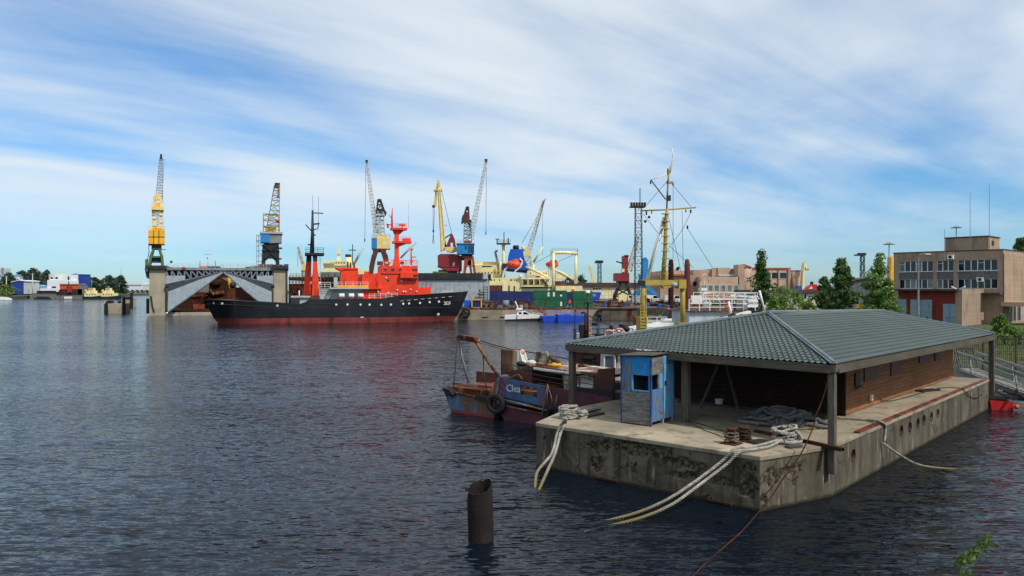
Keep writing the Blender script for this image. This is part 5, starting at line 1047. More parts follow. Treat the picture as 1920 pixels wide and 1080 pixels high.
rows = [('K', 'stern_gallows', 'light_grey', [(546, 570), (546, 557), (580, 557), (580, 562), (574, 568), (566, 571)], 1.0, 1.2), ('B', 'winch_house', 'dark_steel', 545, 562, 559, 574, .6, 3.5), ('B', 'winch_top', 'light_grey', 545, 582, 555, 558, .6, 6),
    ('R', 'stern_post', 'white', [(561, 545, 1.5), (561, 558, 1.5)], .12), ('K', 'mast_leg', 'signal_red', [(574, 490), (584, 490), (582, 557), (568, 557)], 5.6, 6.6), ('K', 'mast_leg', 'signal_red', [(587, 490), (595, 490), (599, 557), (585, 557)], 2.2, 3.2), ('K', 'mast_foot', 'brown_plate', [(580, 554), (600, 554), (601, 561), (580, 561)], 2, 6.6),
    ('K', 'mast_leg_top', 'black_steel', [(575, 476), (584, 476), (584, 490), (574, 490)], 5.6, 6.6), ('K', 'mast_leg_top', 'black_steel', [(586, 476), (595, 476), (595, 490), (587, 490)], 2.2, 3.2), ('B', 'mast_platform', 'black_steel', 572, 608, 474, 478, 1.8, 7), ('G', 'mast_railing', 'black_steel', [(573, 474, 2), (607, 474, 2)], .9, .03, .9), ('G', 'mast_railing', 'black_steel', [(573, 474, 6.8), (607, 474, 6.8)], .9, .03, .9),
    ('R', 'black_mast', 'black_steel', [(585, 475, 4.5), (586, 440, 4.5), (586, 394, 4.5)], [.42, .3, .16], 8), ('R', 'yard', 'black_steel', [(584, 399, 4.5), (606, 400, 4.5)], .1), ('R', 'yard', 'black_steel', [(584, 421, 4.5), (599, 419, 4.5)], .14), ('R', 'yard', 'black_steel', [(597, 420, 4.5), (596, 429, 4.5), (587, 431, 4.5)], .1), ('R', 'gaff', 'black_steel', [(573, 421, 4.5), (584, 433, 4.5)], .1), ('R', 'yard', 'black_steel', [(577, 458, 4.5), (588, 461, 4.5)], .12), ('R', 'yard', 'black_steel', [(586, 442, 4.5), (592, 440, 4.5)], .12), ('R', 'aerial', 'black_steel', [(597, 418, 4.5), (597, 368, 4.5)], .03, 4), ('R', 'aerial', 'black_steel', [(587, 394, 4.5), (586, 366, 4.5)], .03, 4),
    ('S', 'mast_ladder', 'light_grey', [[(597, 560, 3), (594, 480, 3)], [(603, 560, 3), (600, 480, 3)]] + [[(597, y, 3), (602, y, 3)] for y in range(484, 560, 5)], .06),
    ('B', 'deckhouse', 'light_grey', 598, 680, 541, 562, 2.0, 7.5), ('B', 'boat_deck', 'light_grey', 618, 692, 539, 542, .5, 8.8), ('B', 'boat_deck_trim', 'crane_yellow', 632, 690, 536, 539, .6, 1.0), ('G', 'boat_deck_railing', 'white', [(634, 539, .7), (690, 539, .7)], 1.0, .03, 1.2), ('S', 'stairway', 'light_grey', [[(611, 560, 1.5), (624, 540, 1.5)], [(614, 561, 1.5), (627, 541, 1.5)]], .14), ('B', 'locker', 'light_grey', 626, 633, 520, 538, 2, 3),
    ('G', 'after_railing', 'white', [(598, 541, 1), (620, 541, 1)], 1.1, .03, 1.0),
    ('K', 'funnel', 'signal_red', [(640, 504), (671.5, 504), (672.5, 537), (638, 537)], 2.4, 6.8), ('K', 'funnel_top', 'signal_red', [(629, 502.5), (640, 501.5), (671, 502), (671, 505), (645, 505), (640, 508)], 2.2, 7), ('C', 'exhaust', 'brown_plate', 652, 491, 502, 1.6, 4), ('C', 'exhaust', 'dark', 657, 492, 502, 1.4, 4.6), ('C', 'exhaust', 'brown_plate', 664, 491, 502, 1.6, 4.2),
    ('K', 'lower_deckhouse', 'signal_red', [(679, 541), (807, 541), (807, 561), (679, 561)], 1.3, 7.9), ('K', 'after_deckhouse', 'signal_red', [(679, 515), (712, 512), (712, 541), (679, 541)], 1.2, 8), ('B', 'main_house', 'signal_red', 708, 784, 512, 553, .9, 8.3), ('B', 'bridge', 'signal_red', 716, 783.5, 498, 513, .7, 8.5), ('B', 'bridge_wing', 'signal_red', 751, 784, 511, 521, -.1, 9.3), ('B', 'bridge_wing_shade', 'signal_red', 752, 783, 521, 524, .3, 8.9),
    ('B', 'wing_screen', 'brown_plate', 679, 708, 541, 543, .8, 8.4), ('B', 'fore_house', 'signal_red', 783, 808, 538, 556, 1.6, 7.6), ('G', 'fore_railing', 'rust_red', [(784, 538, 1.7), (808, 538, 1.7)], 1.0, .035, .7), ('B', 'wing_deck', 'signal_red', 692, 716, 539, 542, .5, 1.2), ('B', 'vent_box', 'signal_red', 684, 692, 509, 516, 2, 3.5), ('G', 'bridge_railing', 'signal_red', [(717, 498, .8), (783, 498, .8)], 1.0, .035, 1.0), ('G', 'bridge_railing', 'signal_red', [(717, 498, 8.4), (783, 498, 8.4)], 1.0, .035, 1.2),
    ('S', 'bridge_stair', 'signal_red', [[(693, 538, .8), (716, 500, .8)], [(697, 539, .8), (720, 501, .8)]], .16), ('S', 'bridge_stair', 'signal_red', [[(700, 540, 1), (708, 515, 1)], [(703, 540, 1), (711, 515, 1)]], .12),
    ('B', 'signal_mast', 'signal_red', 741, 748, 437, 500, 4, 5.2), ('K', 'mast_base', 'signal_red', [(738, 498), (742, 480), (748, 480), (750, 498)], 3.6, 5.6), ('B', 'radar_platform', 'signal_red', 738, 772, 452, 455.5, 3.2, 6), ('G', 'radar_railing', 'signal_red', [(738, 452, 3.3), (770, 452, 3.3)], .8, .03, .7), ('B', 'radar', 'signal_red', 756, 770, 447, 452, 4, 5), ('K', 'radar_bracket', 'signal_red', [(740, 455), (768, 455), (750, 462), (742, 462)], 4.2, 5), ('B', 'top_platform', 'signal_red', 734, 764, 427, 430.5, 3.4, 5.8), ('K', 'top_bracket', 'signal_red', [(736, 430), (760, 430), (749, 440), (740, 440)], 4.2, 5), ('G', 'top_railing', 'signal_red', [(735, 427, 3.5), (762, 427, 3.5)], .8, .03, .7), ('B', 'radar', 'signal_red', 748, 760, 420, 424, 4.4, 4.8), ('C', 'radar_post', 'signal_red', 754, 424, 428, 1, 4.6), ('R', 'topmast', 'signal_red', [(735, 428, 4.5), (735, 404, 4.5), (736, 390, 4.5)], [.2, .14, .06]), ('R', 'topmast_spur', 'signal_red', [(729, 402, 4.5), (735, 410, 4.5)], .07), ('R', 'yard', 'signal_red', [(724, 420, 4.5), (737, 422, 4.5)], .1), ('K', 'flag', 'red_boot', [(725, 421), (729, 421), (729, 428), (726, 427)], 4.4, 4.45), ('R', 'aerial', 'light_grey', [(766, 427, 4.5), (766, 378, 4.5)], .03, 4),
    ('R', 'derrick', 'light_grey', [(751, 484, 5.5), (781, 453, 5.5)], .18, 6), ('R', 'jack_staff', 'signal_red', [(771, 498, 2), (771, 466, 2)], .14), ('B', 'staff_light', 'signal_red', 770, 775, 466, 469, 1.8, 2.2), ('B', 'staff_arm', 'signal_red', 771, 780, 481, 483, 1.9, 2.1), ('B', 'staff_box', 'signal_red', 769, 775, 488, 492, 1.8, 2.2), ('D', 'searchlight', 'brown_plate', 754, 493, 3.4, 2), ('D', 'searchlight', 'white_dirty', 730, 491, 3, 3), ('D', 'compass', 'light_grey', 724, 494, 3.5, 4), ('B', 'locker', 'red_boot', 709, 719, 490, 497, 3, 5),
    ('G', 'deck_railing', 'white', [(692, 561, .2), (745, 559, .2)], .95, .03, 1.0), ('R', 'anchor', 'light_grey', [(820, 592, .6), (823, 588, .7)], .25), ('K', 'windlass', 'light_grey', [(830, 548), (836, 544), (848, 544), (850, 548)], 3.6, 5.4), ('B', 'scupper_mark', 'white', 676, 682, 594, 595.5, -.05, .1), ('B', 'rudder_head', 'light_grey', 404, 415, 600, 604, 4.4, 4.8)]
for x in (640.5, 658.5, 676): rows += [('R', 'life_raft', 'white', [(x - 5, 554.5, .9), (x - 4, 554.5, .9), (x + 4.5, 554.5, .9), (x + 5.5, 554.5, .9)], [.32, .42, .42, .32], 10), ('B', 'raft_cradle', 'rust_red', x - 4, x + 4, 558, 561, .7, 1.3)]
rs.spec(rows)
rs.windows('bridge_window', 'glass', (720, 734, 748), 503.5, 507.5, 5.5, .7, .05, .05, 'signal_red'); rs.windows('bridge_window', 'glass', (773, 778), 504, 508.5, 4, .7, .05); rs.windows('bridge_window', 'glass_dark', (775,), 515, 519, 8, -.1, .05); rs.windows('cabin_window', 'glass_dark', (726, 773), 524, 528, 3.4, .9, .05)
for px, py in ((731, 498.5), (752, 499), (770, 499), (724, 521), (745, 544), (770, 543), (728, 549), (760, 547), (781, 547), (798, 546), (756, 547), (753, 527), (709, 547)): rs.spec([('D', 'lamp', 'white', px, py, 1.5, .8 if px < 784 else 1.5)])
# ------------------------------------------------------------------ floating dock with its two cranes
YD = 176; dk = T('floating_dock', 'concrete floating dry dock with two towers, grey truss bridges and folding gates', 'dry dock', P(279, 592, YD).xy.to_3d(), R(19))
def corr(t, name, mat, poly, off, th, step_px=2.6):
    """corrugated panel: real upright ribs on a plate"""
    t.spec([('K', name, mat, poly, off, off + th)]); base = t.last[name]; ys = poly; m = M(); x0 = min(p[0] for p in poly); x1 = max(p[0] for p in poly); x = x0 + step_px
    while x < x1:
        hit = []
        for (xa, ya), (xb, yb) in zip(poly, poly[1:] + poly[:1]):
            if (xa - x) * (xb - x) < 0: hit.append(ya + (yb - ya) * (x - xa) / (xb - xa))
        if len(hit) >= 2: m.bar(t.at(x, min(hit), off - .04), t.at(x, max(hit), off - .04), .12, .1)
        x += step_px
    o = obj('rib', m.mesh('rib', mat), base); o['kind'] = 'stuff'
dk.spec([('B', 'tower', 'dock_concrete', 280, 309, 503, 592, 0, 68), ('B', 'tower', 'dock_concrete', 513, 537, 503, 592, 0, 68), ('B', 'tower_cap', 'dark_steel', 272, 312, 498, 504, -.8, 68), ('B', 'tower_cap', 'dark_steel', 510, 541, 498, 504, -.8, 68), ('B', 'pontoon_deck', 'dock_concrete', 309, 513, 584, 592, 0, 68), ('B', 'pontoon_floor', 'rust_dark', 309, 513, 581, 584, .5, 68),
    ('B', 'tower_flange', 'dark_steel', 276, 281, 503, 520, .5, 3), ('S', 'outboard_platform', 'dark_steel', [[(273, 503, .5), (276, 520, .5), (281, 522, .5)], [(273, 503, 3), (276, 520, 3)]], .35), ('S', 'corner_ladder', 'dark_steel', [[(283, 555, -.1), (286, 575, -.1), (289, 585, -.1)]], .3), ('B', 'back_wall', 'rust_dark', 309, 515, 508, 520, 6, 6.4), ('B', 'walkway', 'metal_grey', 311, 513, 503, 506, .2, 2.2), ('G', 'walkway_railing', 'light_grey', [(312, 503, .2), (418, 503, .2), (513, 503, .2)], 1.0, .035, 1.6), ('G', 'walkway_railing', 'light_grey', [(312, 503, 2.1), (513, 503, 2.1)], 1.0, .03, 2.2)])
for s_, xa, xb in ((1, 310, 418), (-1, 514, 419)):
    f = lambda t: xa + (xb - xa) * t
    seg = [[(f(0), 506, .6), (f(1), 506, .6)], [(f(0.02), 533, .6), (f(.96), 511, .6)]]
    n = 9
    for i in range(n):
        t = i / n; yb = 533 - 22 * t; seg += [[(f(t), 506, .6), (f(t), yb, .6)], [(f(t), 506, .6), (f(t + 1 / n), 533 - 22 * (t + 1 / n), .6)]]
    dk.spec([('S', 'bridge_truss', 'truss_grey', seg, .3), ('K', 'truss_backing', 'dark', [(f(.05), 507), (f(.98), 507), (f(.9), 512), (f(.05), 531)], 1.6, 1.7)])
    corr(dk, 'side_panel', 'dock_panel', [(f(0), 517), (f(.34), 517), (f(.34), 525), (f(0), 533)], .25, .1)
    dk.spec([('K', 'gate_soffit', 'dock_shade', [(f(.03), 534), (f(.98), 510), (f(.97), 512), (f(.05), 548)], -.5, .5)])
    corr(dk, 'folding_gate', 'dock_panel', [(f(.04), 586.5), (f(.985), 511), (f(.6), 524), (f(.05), 547)], -1.1, .25)
    dk.spec([('R', 'gate_edge', 'truss_grey', [(f(.03), 588, -1.2), (f(.99), 511, -1.2)], .22), ('D', 'hinge', 'dark_steel', f(.02), 537, 2.6, -.6), ('D', 'hinge', 'white', f(.03), 587, 1.6, -1.3)])
dk.spec([('B', 'fender', 'rubber', 274, 280, 560, 588, 1, 4), ('B', 'signal_box', 'rust_red', 341, 348, 501, 505, .0, .4), ('D', 'signal_ball', 'dark', 321, 491, 2, 1), ('B', 'cabin', 'deep_blue', 533, 541, 495, 508, 1, 4), ('C', 'side_pipe', 'dark_steel', 538, 505, 590, 1.2, -.3), ('K', 'shed_roof', 'cover_grey', [(455, 505), (462, 500), (483, 498), (505, 500), (510, 505)], 30, 40)])
for i, (px, py, mt) in enumerate(((287, 499, 'white'), (293, 500, 'crane_yellow'), (298, 499, 'white_dirty'), (303, 500, 'navy'), (514, 501, 'white'), (522, 500, 'white_dirty'), (528, 500, 'rust_red'), (518, 502, 'rust'))): dk.spec([('B', 'deck_gear', mt, px - 2.2, px + 2.2, py - 2.5, py + 3, .8 + i % 3, 2 + i % 3)])
# vessel under repair inside the dock
dv = T('docked_hulk', 'rust brown hulk under repair inside the floating dock', 'ship', P(395, 584, 196).xy.to_3d() + V((0, 0, 1.0)), R(19))
dv.spec([('K', 'stern', 'rust_dark', [(390, 580), (392, 532), (398, 522), (412, 520), (424, 526), (426, 580)], 0, 30), ('K', 'side_shell', 'brown_plate', [(424, 540), (494, 536), (492, 580), (424, 580)], 6, 34), ('B', 'deck_house', 'rust_dark', 458, 472, 522, 540, 8, 14), ('B', 'keel_block', 'rust_dark', 330, 385, 555, 582, 10, 26), ('K', 'scrap_frame', 'rust', [(352, 562), (356, 548), (384, 546), (388, 562)], 3, 4), ('S', 'staging', 'rust_dark', [[(356, 582, 2), (352, 552, 2), (390, 550, 2), (388, 582, 2)], [(352, 566, 2), (390, 564, 2)], [(356, 582, 2), (388, 550, 2)], [(340, 582, 2), (346, 560, 2), (352, 582, 2)]], .45), ('B', 'oil_tank', 'rust_red', 362, 384, 570, 580, 1, 3), ('C', 'orange_pillar', 'crane_yellow', 430, 512, 545, 2.6, 2), ('B', 'pillar_cap', 'crane_yellow', 427, 433, 510, 514, 1, 3), ('R', 'crane_hook', 'dark_steel', [(410, 515, 2), (415, 524, 2), (417, 532, 2)], .5), ('D', 'drum', 'dark', 436, 535, 5, 2), ('D', 'propeller', 'rust_dark', 405, 530, 7, -.5, (1.2, .5, .8)), ('B', 'pipe_stack', 'rust_dark', 316, 336, 562, 582, 6, 12), ('R', 'anchor_chain', 'rust', [(392, 545, -.4), (400, 552, -.4), (420, 548, -.4)], .5)])
ib = T('masted_ship', 'far white ship mast with red and blue deck boats seen over the dock bridge', 'ship', P(385, 560, 300).xy.to_3d(), 0)
ib.spec([('B', 'hull', 'barge_grey', 345, 430, 515, 560, 0, 8), ('C', 'mast', 'boom_white', 390, 467, 515, .6, 3), ('R', 'yard', 'boom_white', [(383, 477, 3), (398, 477, 3)], .1, 5), ('D', 'lamp', 'dark', 389, 484, 1.3, 3), ('C', 'post', 'dark', 375, 490, 515, .5, 2), ('C', 'post', 'dark', 404, 489, 515, .5, 2), ('B', 'orange_boat', 'orange', 373, 389, 499, 504, 1, 3), ('B', 'blue_boat', 'navy', 389, 410, 499, 505, 1, 3)])
def gear(t, rows): t.spec(rows); return t
c1 = T('dock_crane', 'yellow tower crane with green portal legs on the left dock tower', 'crane', P(293, 498, 182), R(24.5), 'cranes on the floating dock')
gear(c1, [('K', 'portal_leg', 'green_leg', [(278, 498), (283, 498), (285, 480), (290, 466), (286, 466), (280, 480)], 0, 1), ('K', 'portal_leg', 'green_leg', [(308, 498), (303, 498), (301, 480), (297, 466), (301, 466), (306, 480)], 0, 1), ('K', 'portal_leg', 'green_leg', [(280, 498), (284, 498), (287, 480), (291, 466), (287, 466), (282, 480)], 4, 5), ('K', 'portal_leg', 'green_leg', [(306, 498), (302, 498), (300, 480), (296, 466), (300, 466), (304, 480)], 4, 5), ('B', 'portal_beam', 'green_leg', 283, 303, 480, 483, .3, 4.7), ('B', 'slew_ring', 'dark_steel', 284, 303, 457, 467, .2, 4.6), ('B', 'machine_house', 'crane_yellow', 278, 309, 432, 457, -.6, 5.4), ('B', 'house_roof', 'crane_yellow', 286, 304, 427, 432, 0, 4.5), ('S', 'house_ribs', 'dark_steel', [[(278, 444, -.65), (309, 444, -.65)], [(288, 432, -.65), (288, 457, -.65)], [(298, 432, -.65), (298, 457, -.65)]], .12),
    ('L', 'tower', 'pale_yellow', 296, 430, 295.5, 392, 15, 13, 6, .1, 2.4), ('B', 'tower_platform', 'pale_yellow', 284, 307, 388, 393, 0, 4.6), ('G', 'platform_railing', 'pale_yellow', [(284, 388, 0), (307, 388, 0)], 1.0, .04, .7), ('K', 'head_frame', 'pale_yellow', [(286, 388), (287, 370), (293, 362), (300, 364), (303, 372), (304, 388), (299, 388), (299, 374), (291, 374), (290, 388)], 1, 1.5), ('K', 'head_frame', 'pale_yellow', [(286, 388), (287, 370), (293, 362), (300, 364), (303, 372), (304, 388), (299, 388), (299, 374), (291, 374), (290, 388)], 3.4, 3.9), ('B', 'head_winch', 'crane_yellow', 288, 303, 380, 388, 1.2, 3.6), ('L', 'boom', 'boom_grey', 298.5, 378, 302, 296, 9.5, 3.6, 16, .055, 2.4, 1.2, .5), ('B', 'boom_head', 'dark', 300, 304, 289, 298, 2, 2.8), ('S', 'boom_ladder', 'boom_grey', [[(304, 372, 2), (308, 297, 2)], [(302, 300, 2), (308, 299, 2)]], .08), ('G', 'house_railing', 'crane_yellow', [(278, 432, -.5), (309, 432, -.5)], .9, .03, .8), ('B', 'drive_unit', 'navy', 284, 302, 484, 492, 1, 4), ('B', 'operator_step', 'green_leg', 272, 278, 486, 498, 0, 2), ('S', 'side_stair', 'dark_steel', [[(279, 470, -.2), (279, 460, -.2), (284, 460, -.2)], [(276, 490, 0), (280, 470, 0)], [(303, 468, 0), (311, 468, 0)]], .15)])
c2 = T('dock_crane', 'black portal crane with blue-grey cabin on the right dock tower', 'crane', P(507, 498, 196), R(17), 'cranes on the floating dock')
gear(c2, [('K', 'portal', 'black_steel', [(490, 499), (497, 499), (498, 489), (503, 485), (511, 485), (516, 489), (518, 499), (524, 499), (523, 458), (492, 458)], 0, .9), ('K', 'portal', 'black_steel', [(490, 499), (497, 499), (498, 489), (503, 485), (511, 485), (516, 489), (518, 499), (524, 499), (523, 458), (492, 458)], 4, 4.9), ('B', 'portal_deck', 'black_steel', 491, 524, 470, 474, 0, 5), ('S', 'portal_brace', 'black_steel', [[(494, 458, -.1), (508, 470, -.1), (522, 458, -.1)], [(496, 485, -.1), (508, 474, -.1), (520, 485, -.1)]], .4), ('B', 'side_platform', 'black_steel', 522, 529, 464, 466, 0, 3), ('B', 'side_platform', 'black_steel', 520, 528, 484, 486, 0, 3), ('S', 'scaffold_stair', 'boom_grey', [[(481, 498, 1), (481, 440, 1)], [(485, 498, 1), (485, 440, 1)]] + [[(481, y, 1), (492, y, 1)] for y in (442, 451, 461, 470, 480, 490)] + [[(482, 452, 1), (493, 461, 1)], [(482, 470, 1), (493, 480, 1)]], .12), ('K', 'cabin_blue', 'crane_blue', [(488, 437), (506, 437), (506, 455), (488, 454)], -.6, 5), ('K', 'cabin_grey', 'metal_grey', [(506, 437), (529, 437), (528, 455), (506, 456)], -.4, 5.2), ('B', 'cabin_roof', 'light_grey', 487, 530, 435, 437.5, -.8, 5.4), ('B', 'cabin_base', 'black_steel', 494, 522, 455, 459, .2, 4.8),
    ('L', 'tower', 'mast_yellow', 508, 436, 508, 402, 24, 23, 3, .11, 2.3, 3, 3), ('B', 'tower_winch', 'mast_yellow', 497, 518, 426, 435, 1, 4), ('L', 'boom', 'boom_grey', 512, 432, 519, 348, 20, 8, 9, .09, 2.3, 2.4, 1), ('B', 'boom_head', 'rust', 515, 525, 343, 352, 1.8, 3), ('B', 'head_sheave', 'boom_white', 519, 525, 354, 371, 2, 2.6), ('S', 'boom_platform', 'pale_yellow', [[(510, 386, 2.2), (522, 386, 2.2)], [(497, 402, 1), (522, 402, 1)]], .25), ('D', 'red_sphere', 'red_boat', 521, 415, 3, .8), ('R', 'luffing_rope', 'dark', [(505, 402, 2), (516, 344, 2)], .05, 4), ('B', 'base_gear', 'rust_dark', 484, 530, 496, 500, 0, 5)])
# ------------------------------------------------------------------ berthing dolphins
for x0, x1, y0, y1, lab in ((197, 231, 569, 588, 'concrete berthing dolphin with black tyres standing clear in front of the far barges'), (232, 246, 562, 577, 'smaller concrete berthing dolphin with tall black fender post behind the first')):
    Y = gY(y1); t = T('berthing_dolphin', lab, 'dolphin', P((x0 + x1) / 2, y1, Y).xy.to_3d(), R(6), 'berthing dolphins')
    t.spec([('B', 'block', 'dock_concrete', x0, x1, y0, y1 + 3, 0, 4.5), ('B', 'fender_post', 'rubber', x1 - 2, x1 + 1.5, y0 - 13, y1 + 2, -.4, .6), ('K', 'side_fender', 'rubber', [(x0 - 2, y1), (x0 - 2, y0 + 2), (x0 + 4, y0 - 5), (x0 + 5, y1)], -.3, 3) if x1 - x0 > 20 else ('B', 'cap', 'dark_steel', x0, x1, y0 - 1, y0, .1, 4), ('D', 'bollard', 'dark', x0 + 11, y0 - 3, 3.5, 2, (1.6, 1, 1)), ('D', 'bollard', 'dark', x1 - 7, y0 - 3, 3.2, 2)])
# ------------------------------------------------------------------ quay furniture, work boats
qy = T('quay_wall', 'stained concrete quay wall with rusty cap rail in front of the shipyard', 'wall', (-22, 153.2, 0), 0)
n = 10
x0, x1 = -22, P(1126, 590, 153.2).x
for i in range(n):
    a, b = x0 + (x1 - x0) * i / n + 22, x0 + (x1 - x0) * (i + 1) / n + 22; o = qy.part('wall_panel', M().box(a + .02, b - .02, random.uniform(-.04, .02), .38, -1, 2.15), 'quay_concrete')
qy.part('cap_rail', M().box(0, x1 + 22, -.12, .5, 2.15, 2.42), 'rust')
for px in (868, 905, 938, 1010, 1060): qy.part('ladder_iron', M().box(qy.at(px, 592, 0).x, qy.at(px + 10, 592, 0).x, -.1, 0, .45, .58), 'dark')
q2 = T('quay_wall', 'darker stained quay wall section beyond the blue work pontoon', 'wall', (x1 + .1, 152.4, 0), R(-2))
for i in range(4): q2.part('wall_panel', M().box(i * 1.75 + .02, i * 1.75 + 1.73, 0, .6, -1, 2.0), 'quay_dark')
q2.part('cap_rail', M().box(0, 7, -.15, .8, 2.0, 2.3), 'rust_dark')
for px, py, lab in ((873, 587, 'black tyre fender on the quay just off the red ship bow'), (1125, 589, 'black tyre fender at the step between pale and dark quay')): tyre('tyre_fender', lab, P(px, py, 152.7), .95, 0, .4)
def boxthing(name, label, cat, px0, px1, py0, py1, Y, d, mat, extra=(), ang=0, z=None):
    t = T(name, label, cat, P(px0, py1, Y) if z is None else V((*P(px0, py1, Y).xy, z)), ang); t.spec([('B', 'body', mat, px0, px1, py0, py1, 0, d)] + list(extra)); return t
def greenbox(label, a, b, y0, y1, side, wins):
    t = T('site_cabin', label, 'cabin', V((*P(a, y1, 157).xy, 2.3)), 0, 'green site cabins on the quay')
    z1 = t.at(a, y0, 0).z; zm = z1 / 2; x1 = t.at(b, y0, 0).x; xs = t.at(a + side, y0, 0).x
    for k in (0, 1): t.part('storey', M().box(0, x1, 0, 3, k * zm + .03, (k + 1) * zm - .03), 'green_box'); t.part('rail', M().box(-.04, x1 + .04, -.05, 3.05, (k + 1) * zm - .02, (k + 1) * zm + .04), 'green_box')
    m = M()
    for i in range(int(x1 / .35)): m.box(i * .35 + .1, i * .35 + .25, -.05, 0, .1, z1 - .1)
    o = t.part('rib', m, 'green_box'); o['kind'] = 'stuff'
    for wx, wy in wins: p = t.at(wx, wy, 0); t.part('window', M().box(p.x - .2, p.x + .2, -.09, 0, p.z - .2, p.z + .2), 'white' if wx != 1052 or wy > 551 else 'dark')
    return t
greenbox('double-stacked green site cabin with white vents beside the red stair', 1001, 1063, 545, 577, 9, ((1028.5, 550), (1038.5, 550), (1028.5, 554), (1038.5, 554), (1052, 550), (1052, 554), (1052, 568), (1052, 572)))
greenbox('double-stacked plain green site cabin next to the blue bow', 1074, 1111, 546, 577, 6, ())
t = boxthing('water_tank', 'grey steel tank standing on the quay behind the white motor boat', 'tank', 943, 948, 574, 577, 158, 2, 'dark_steel', [('C', 'drum', 'metal_grey', 948.5, 563, 576, 6, 1)], z=2.3)
t = boxthing('dark_container', 'dark blue container in a yellow frame on the quay by the red ship bow', 'container', 886, 902, 563, 577, 157, 2.4, 'navy', [('S', 'frame', 'crane_yellow', [[(885, 577, -.1), (885, 562, -.1), (902.5, 562, -.1), (902.5, 577, -.1), (885, 577, -.1)]], .22)], z=2.3)
boxthing('blue_container', 'plain blue container half hidden by the red ship bow', 'container', 870, 883, 563, 577, 158, 2.4, 'deep_blue', z=2.3)
st = T('quay_stair', 'maroon steel stair sloping down from the quay to the blue work pontoon', 'stair', P(1000, 573, 152.2), 0); a, b = st.at(998, 572, -.5), st.at(1022, 591, -.5)
for y in (-.5, -1.6): st.part('stringer', M().bar((a.x, y, a.z), (b.x, y, b.z), .08, .3), 'maroon'); st.part('handrail', M().bar((a.x, y, a.z + 1), (b.x, y, b.z + 1), .08).bar((a.x, y, a.z), (a.x, y, a.z + 1), .08).bar((b.x, y, b.z), (b.x, y, b.z + 1), .08), 'maroon')
for i in range(9): p = V(a).lerp(b, (i + .5) / 9); st.part('tread', M().box(p.x - .13, p.x + .13, -1.55, -.55, p.z - .02, p.z + .03), 'maroon')
bp = T('work_pontoon', 'bright blue steel work pontoon moored below the green cabins', 'pontoon', P(1017, 604, gY(604)).xy.to_3d(), R(3))
bp.spec([('K', 'hull', 'hull_blue', [(1016, 593), (1046, 592.5), (1046, 604), (1020, 605)], .6, 5), ('K', 'hull', 'hull_blue', [(1046, 591), (1104, 592), (1104, 602), (1066, 605), (1046, 605)], 0, 5.2), ('G', 'railing', 'hull_blue', [(1024, 592, .8), (1102, 592, .4)], .9, .03, 1.8), ('D', 'bollard', 'navy', 1043, 591, 2.2, 1), ('B', 'locker', 'hull_blue', 1058, 1070, 589, 592.5, 2, 3)])
mb = T('motor_boat', 'white cabin motor boat with dark green hull lying along the quay', 'motor boat', P(946, 603, 146).xy.to_3d(), R(2))
mb.spec([('K', 'lower_hull', 'dark', [(945, 598), (1019, 595), (1012, 604), (950, 604.5)], 0, 2.6), ('K', 'topsides', 'white', [(947, 592), (956, 590), (1000, 590), (1020, 593.5), (1017, 596.5), (946, 599)], -.05, 2.65), ('K', 'cabin', 'white', [(969, 590), (971, 584), (986, 583.5), (998, 590.5)], .35, 2.3), ('K', 'windscreen', 'glass', [(981, 585.5), (986, 585), (993, 589.5), (981, 589.5)], .3, .36), ('B', 'window', 'glass', 973, 978, 585.5, 589, .3, .36), ('R', 'antenna', 'white', [(972, 580, 1.3), (966, 565, 1.3)], .12), ('B', 'radar_arch', 'white', 968, 980, 577.5, 581, .9, 1.8), ('C', 'arch_leg', 'white', 974, 581, 585, 1.2, 1.3), ('D', 'seat', 'red_boat', 956, 590.5, 3.2, 1.2, (1.1, 1, .8)), ('G', 'bow_rail', 'white', [(998, 591, .2), (1018, 593, .6)], .5, .025, .8)])
def person(label, px, Y, z, coat, legs, cat='person', g='people on the quay'):
    p = V((*P(px, 577, Y).xy, z)); t = T('person', label, cat, p, 0, g); m = M()
    for s_ in (-.1, .1): m.tube([(s_, 0, 0), (s_ * 1.05, .02, .45), (s_ * .9, 0, .88)], [.06, .075, .1], 7)
    t.part('legs', m, legs)
    b = M().tube([(0, 0, .82), (0, 0, 1.05), (0, .01, 1.35), (0, 0, 1.48), (0, 0, 1.54)], [.17, .16, .2, .12, .06], 8); 
    for s_ in (-1, 1): b.tube([(s_ * .19, 0, 1.42), (s_ * .25, .02, 1.15), (s_ * .22, -.08, .88)], [.065, .055, .04], 6)
    t.part('torso', b, coat); t.part('head', M().ball((0, 0, 1.66), .115, 10, (.85, 1, 1.1)), 'rust_red')
# ------------------------------------------------------------------ grey dock wall and its cranes
gd = T('grey_dock', 'long grey plated dock wall behind the bow of the red ship', 'dry dock', V((*P(740, 580, 176).xy, 2.2)), 0)
gd.spec([('B', 'wall', 'ship_grey', 735, 915, 521, 582, 0, 14), ('B', 'deck_edge', 'dark_steel', 735, 905, 512, 521, -.6, 14.5), ('B', 'fender_pipe', 'dark', 738, 914, 523.5, 525, -.35, 0), ('B', 'hatch', 'dark', 898, 900.5, 543, 547, -.05, .1), ('S', 'ladder_tower', 'dark_steel', [[(906, 580, -.8), (906, 537, -.8)], [(914, 580, -.8), (914, 537, -.8)]] + [[(906, y, -.8), (914, y, -.8)] for y in range(538, 580, 5)], .12), ('S', 'pipe_bracket', 'dark_steel', [[(895, 551, -.6), (906, 553, -.6)]], .3), ('B', 'white_shed', 'light_grey', 903, 919, 513, 526, 2, 6), ('B', 'shed_door', 'dark', 915.5, 920.5, 514, 526, 1.9, 2.3)])
mseam = M()
for px in range(745, 914, 9): a, b = gd.at(px, 521, -.03), gd.at(px, 582, -.03); mseam.bar(a, b, .08, .05)
